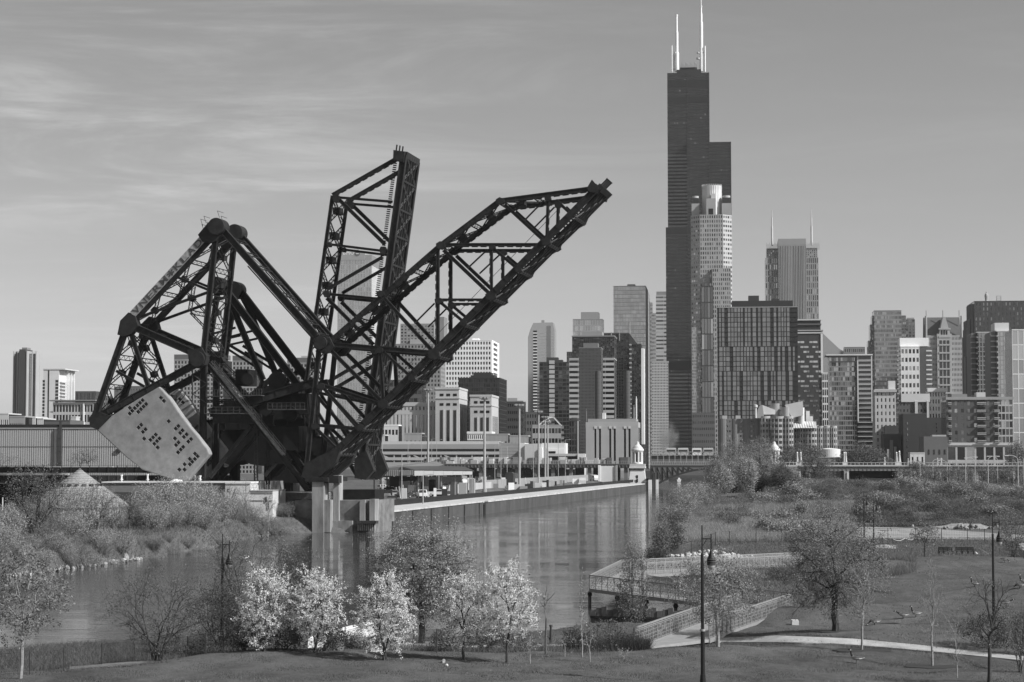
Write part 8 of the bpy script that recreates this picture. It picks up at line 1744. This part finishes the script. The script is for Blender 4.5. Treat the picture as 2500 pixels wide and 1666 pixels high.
# ------------------------------------------------------------------ grasses and ground cover (nobody could count it)
def scatter(name, label, n, region, h, w, m, lean=.35, seed=1, zlift=0, blades=1, cond=None, hvar=.4):
    rs = np.random.default_rng(seed); X, Y = region(rs, n); Z = tzv(X, Y); ok = Z > .12
    if cond is not None: ok &= cond(X, Y, Z)
    X, Y, Z = X[ok], Y[ok], Z[ok]; m_ = len(X)
    hh = h * rs.uniform(1 - hvar, 1 + hvar, m_); a = rs.uniform(0, math.tau, m_); ww = w * rs.uniform(.6, 1.4, m_)
    lx = rs.normal(size=m_) * lean * hh; ly = rs.normal(size=m_) * lean * hh
    V = np.stack([np.stack([X - np.cos(a) * ww, Y - np.sin(a) * ww, Z - .03], -1), np.stack([X + np.cos(a) * ww, Y + np.sin(a) * ww, Z - .03], -1), np.stack([X + lx, Y + ly, Z + hh], -1)], 1).reshape(-1, 3)
    me = mesh_arrays(name, V, [np.arange(m_ * 3).reshape(-1, 3)], m); o = link(name, me, kind='stuff'); tag(o, label); return o
def pxregion(px0, px1, D0, D1, pw=1.0):
    def f(rs, n):
        D = (D0 ** pw + (D1 ** pw - D0 ** pw) * rs.random(n)) ** (1 / pw); px = rs.uniform(px0, px1, n); return (px - 1250) / F * D, D
    return f
def patch(X, Y, s=6.0, th=.0, ph=0.0): return (np.sin(X / s + 1.3 * np.sin(Y / s * .7 + ph)) * np.cos(Y / s * .9 + ph) + .4 * np.sin(X * 2.1 / s + Y / s * 1.7)) > th
scatter('lawn_grass', 'short mown grass of the park lawn', 260000, pxregion(-60, 2560, 86, 200, -1.0), .045, .012, leafmat('lawn_blade', .125, .45), .5, 1, cond=lambda X, Y, Z: sdist(X, Y) > 1.0)
scatter('grass_tufts', 'coarser tufts in the lawn', 30000, pxregion(-60, 2560, 88, 190, -1.0), .08, .025, leafmat('tuft_blade', .17, .4), .8, 2, cond=lambda X, Y, Z: patch(X, Y, 5, .3))
scatter('bank_grass', 'rough grass and weeds along the near bank fence', 90000, pxregion(-60, 1500, 103, 124), .28, .012, leafmat('weed_blade', .13, .5), .6, 3, cond=lambda X, Y, Z: (Z < 1.5) & (Z > .15) & patch(X, Y, 3, -.6))
scatter('tall_grass', 'pale tall grass behind the wire fence', 190000, pxregion(1600, 2080, 262, 350), .9, .02, leafmat('pale_reed', .30, .35), .45, 4, cond=lambda X, Y, Z: (Z > .6) & (sdist(X, Y) > 1) & patch(X, Y, 7, -.8, 1.0))
scatter('hill_brush', 'dark tangled brush covering the hillside', 190000, pxregion(1900, 2560, 318, 440), .55, .07, leafmat('brush2', .15, .5), 1.1, 5, cond=lambda X, Y, Z: patch(X, Y, 5, -.9))
scatter('hill_brush', 'paler weeds in the hillside brush', 80000, pxregion(1860, 2560, 318, 520), .5, .05, leafmat('pale_brush', .20, .4), 1.0, 6, cond=lambda X, Y, Z: patch(X, Y, 4, .2, 2.0))
scatter('verge_grass', 'rough grass between the boardwalk and the wire fence', 130000, pxregion(1700, 2560, 150, 278), .24, .02, leafmat('verge_blade', .15, .4), .7, 7, cond=lambda X, Y, Z: (sdist(X, Y) > .8) & ((Y > 205) | (X / Y * F + 1250 < 1990)))
scatter('far_scrub', 'rough scrub around the ramp road', 90000, pxregion(1780, 2560, 440, 760), .7, .08, leafmat('verge_blade2', .16, .4), 1.0, 8)
scatter('left_bank_grass', 'rough grass under the left bank scrub', 110000, pxregion(-60, 760, 222, 345), .4, .03, leafmat('weed_blade2', .14, .5), .9, 9, cond=lambda X, Y, Z: sdist(X, Y) < 30)
scatter('reeds', 'brown reeds around the boardwalk foot', 22000, pxregion(1430, 1580, 112, 122), .7, .010, leafmat('reed', .12, .4), .35, 10, cond=lambda X, Y, Z: Z > .12)
scatter('slope_grass', 'tall feathery grass on the mound shoulder', 16000, pxregion(2100, 2230, 176, 212), .5, .015, leafmat('pale_reed2', .17, .35), .6, 11, cond=lambda X, Y, Z: patch(X, Y, 2.5, -.3))
def edge_region(pts):
    H = [hit(*p) for p in pts]; X0 = np.array([h.x for h in H]); Y0 = np.array([h.y for h in H])
    def f(rs, n):
        t_ = rs.uniform(0, len(H) - 1, n); return np.interp(t_, range(len(H)), X0) + rs.normal(size=n) * .12, np.interp(t_, range(len(H)), Y0) + rs.normal(size=n) * .28
    return f
for e_i, e_p in enumerate(([(1740, 1562), (1900, 1555), (2086, 1563), (2245, 1578), (2351, 1591), (2520, 1608)], [(1740, 1571), (1900, 1571), (2033, 1574), (2165, 1584), (2298, 1596), (2520, 1618)], [(990, 1590), (1106, 1587), (1186, 1584), (1330, 1581), (1500, 1578), (1580, 1576)], [(170, 1638), (260, 1631), (360, 1622), (392, 1618)])):
    scatter('path_edge_grass', 'ragged grass spilling over a path edge', 9000, edge_region(e_p), .09, .02, leafmat('tuft_blade', .17, .4), .9, 12 + e_i)
# dark mulch rings under the young trees
for (px, D, r_) in ((2099, 114, 1.7), (2270, 107, 1.5), (2036, 121, 1.2)):
    c = seat(px, D); mb = MB(); vs = [(c.x, c.y, c.z + .06)] + [(c.x + r_ * math.cos(a) * rnd.uniform(.85, 1.1), c.y + r_ * .8 * math.sin(a) * rnd.uniform(.85, 1.1), tz(c.x + r_ * math.cos(a), c.y + r_ * .8 * math.sin(a)) + .03) for a in np.arange(20) * math.tau / 20]
    mb.add(vs, [(0, i + 1, (i + 1) % 20 + 1) for i in range(20)]); mb.build('mulch_bed', M_(.04), kind='structure')
# ------------------------------------------------------------------ steam plume and haze
c = at(1630, 1068, 1350); mb = MB(); mb.box(-9, 9, -7, 7, -13, 13)
vm = bpy.data.materials.new('steam_vapour'); vm.use_nodes = True; t = vm.node_tree; t.nodes.clear(); pv = t.nodes.new('ShaderNodeVolumePrincipled'); o_ = t.nodes.new('ShaderNodeOutputMaterial'); t.links.new(pv.outputs[0], o_.inputs[1]); pv.inputs['Color'].default_value = (1, 1, 1, 1)
tcn = t.nodes.new('ShaderNodeTexCoord'); nz = t.nodes.new('ShaderNodeTexNoise'); nz.inputs['Scale'].default_value = .22; nz.inputs['Detail'].default_value = 3; t.links.new(tcn.outputs['Object'], nz.inputs['Vector'])
mrn = t.nodes.new('ShaderNodeMapRange'); t.links.new(nz.outputs[0], mrn.inputs[0]); mrn.inputs[1].default_value = .34; mrn.inputs[2].default_value = .75; mrn.inputs[3].default_value = 0; mrn.inputs[4].default_value = .45; mps = t.nodes.new('ShaderNodeMapping'); mps.inputs['Scale'].default_value = (1 / 8.5, 1 / 6.5, 1 / 12.5); t.links.new(tcn.outputs['Object'], mps.inputs[0]); gr_ = t.nodes.new('ShaderNodeTexGradient'); gr_.gradient_type = 'SPHERICAL'; t.links.new(mps.outputs[0], gr_.inputs[0]); t.links.new(mth(t, 'MULTIPLY', mrn.outputs[0], gr_.outputs[1]), pv.inputs['Density'])
st = mb.build('steam', vm, kind='stuff'); st.location = c; tag(st, 'small white plume of steam drifting beyond the arch bridge')
hz = MB(); hz.box(-1600, 1900, -60, 3100, -3.5, 560); hm = bpy.data.materials.new('haze_air'); hm.use_nodes = True; t = hm.node_tree; t.nodes.clear(); pv = t.nodes.new('ShaderNodeVolumePrincipled'); o_ = t.nodes.new('ShaderNodeOutputMaterial'); t.links.new(pv.outputs[0], o_.inputs[1])
pv.inputs['Color'].default_value = (.95, .95, .95, 1); pv.inputs['Density'].default_value = 0.00003; pv.inputs['Anisotropy'].default_value = 0.2
hz.build('haze', hm, kind='stuff')
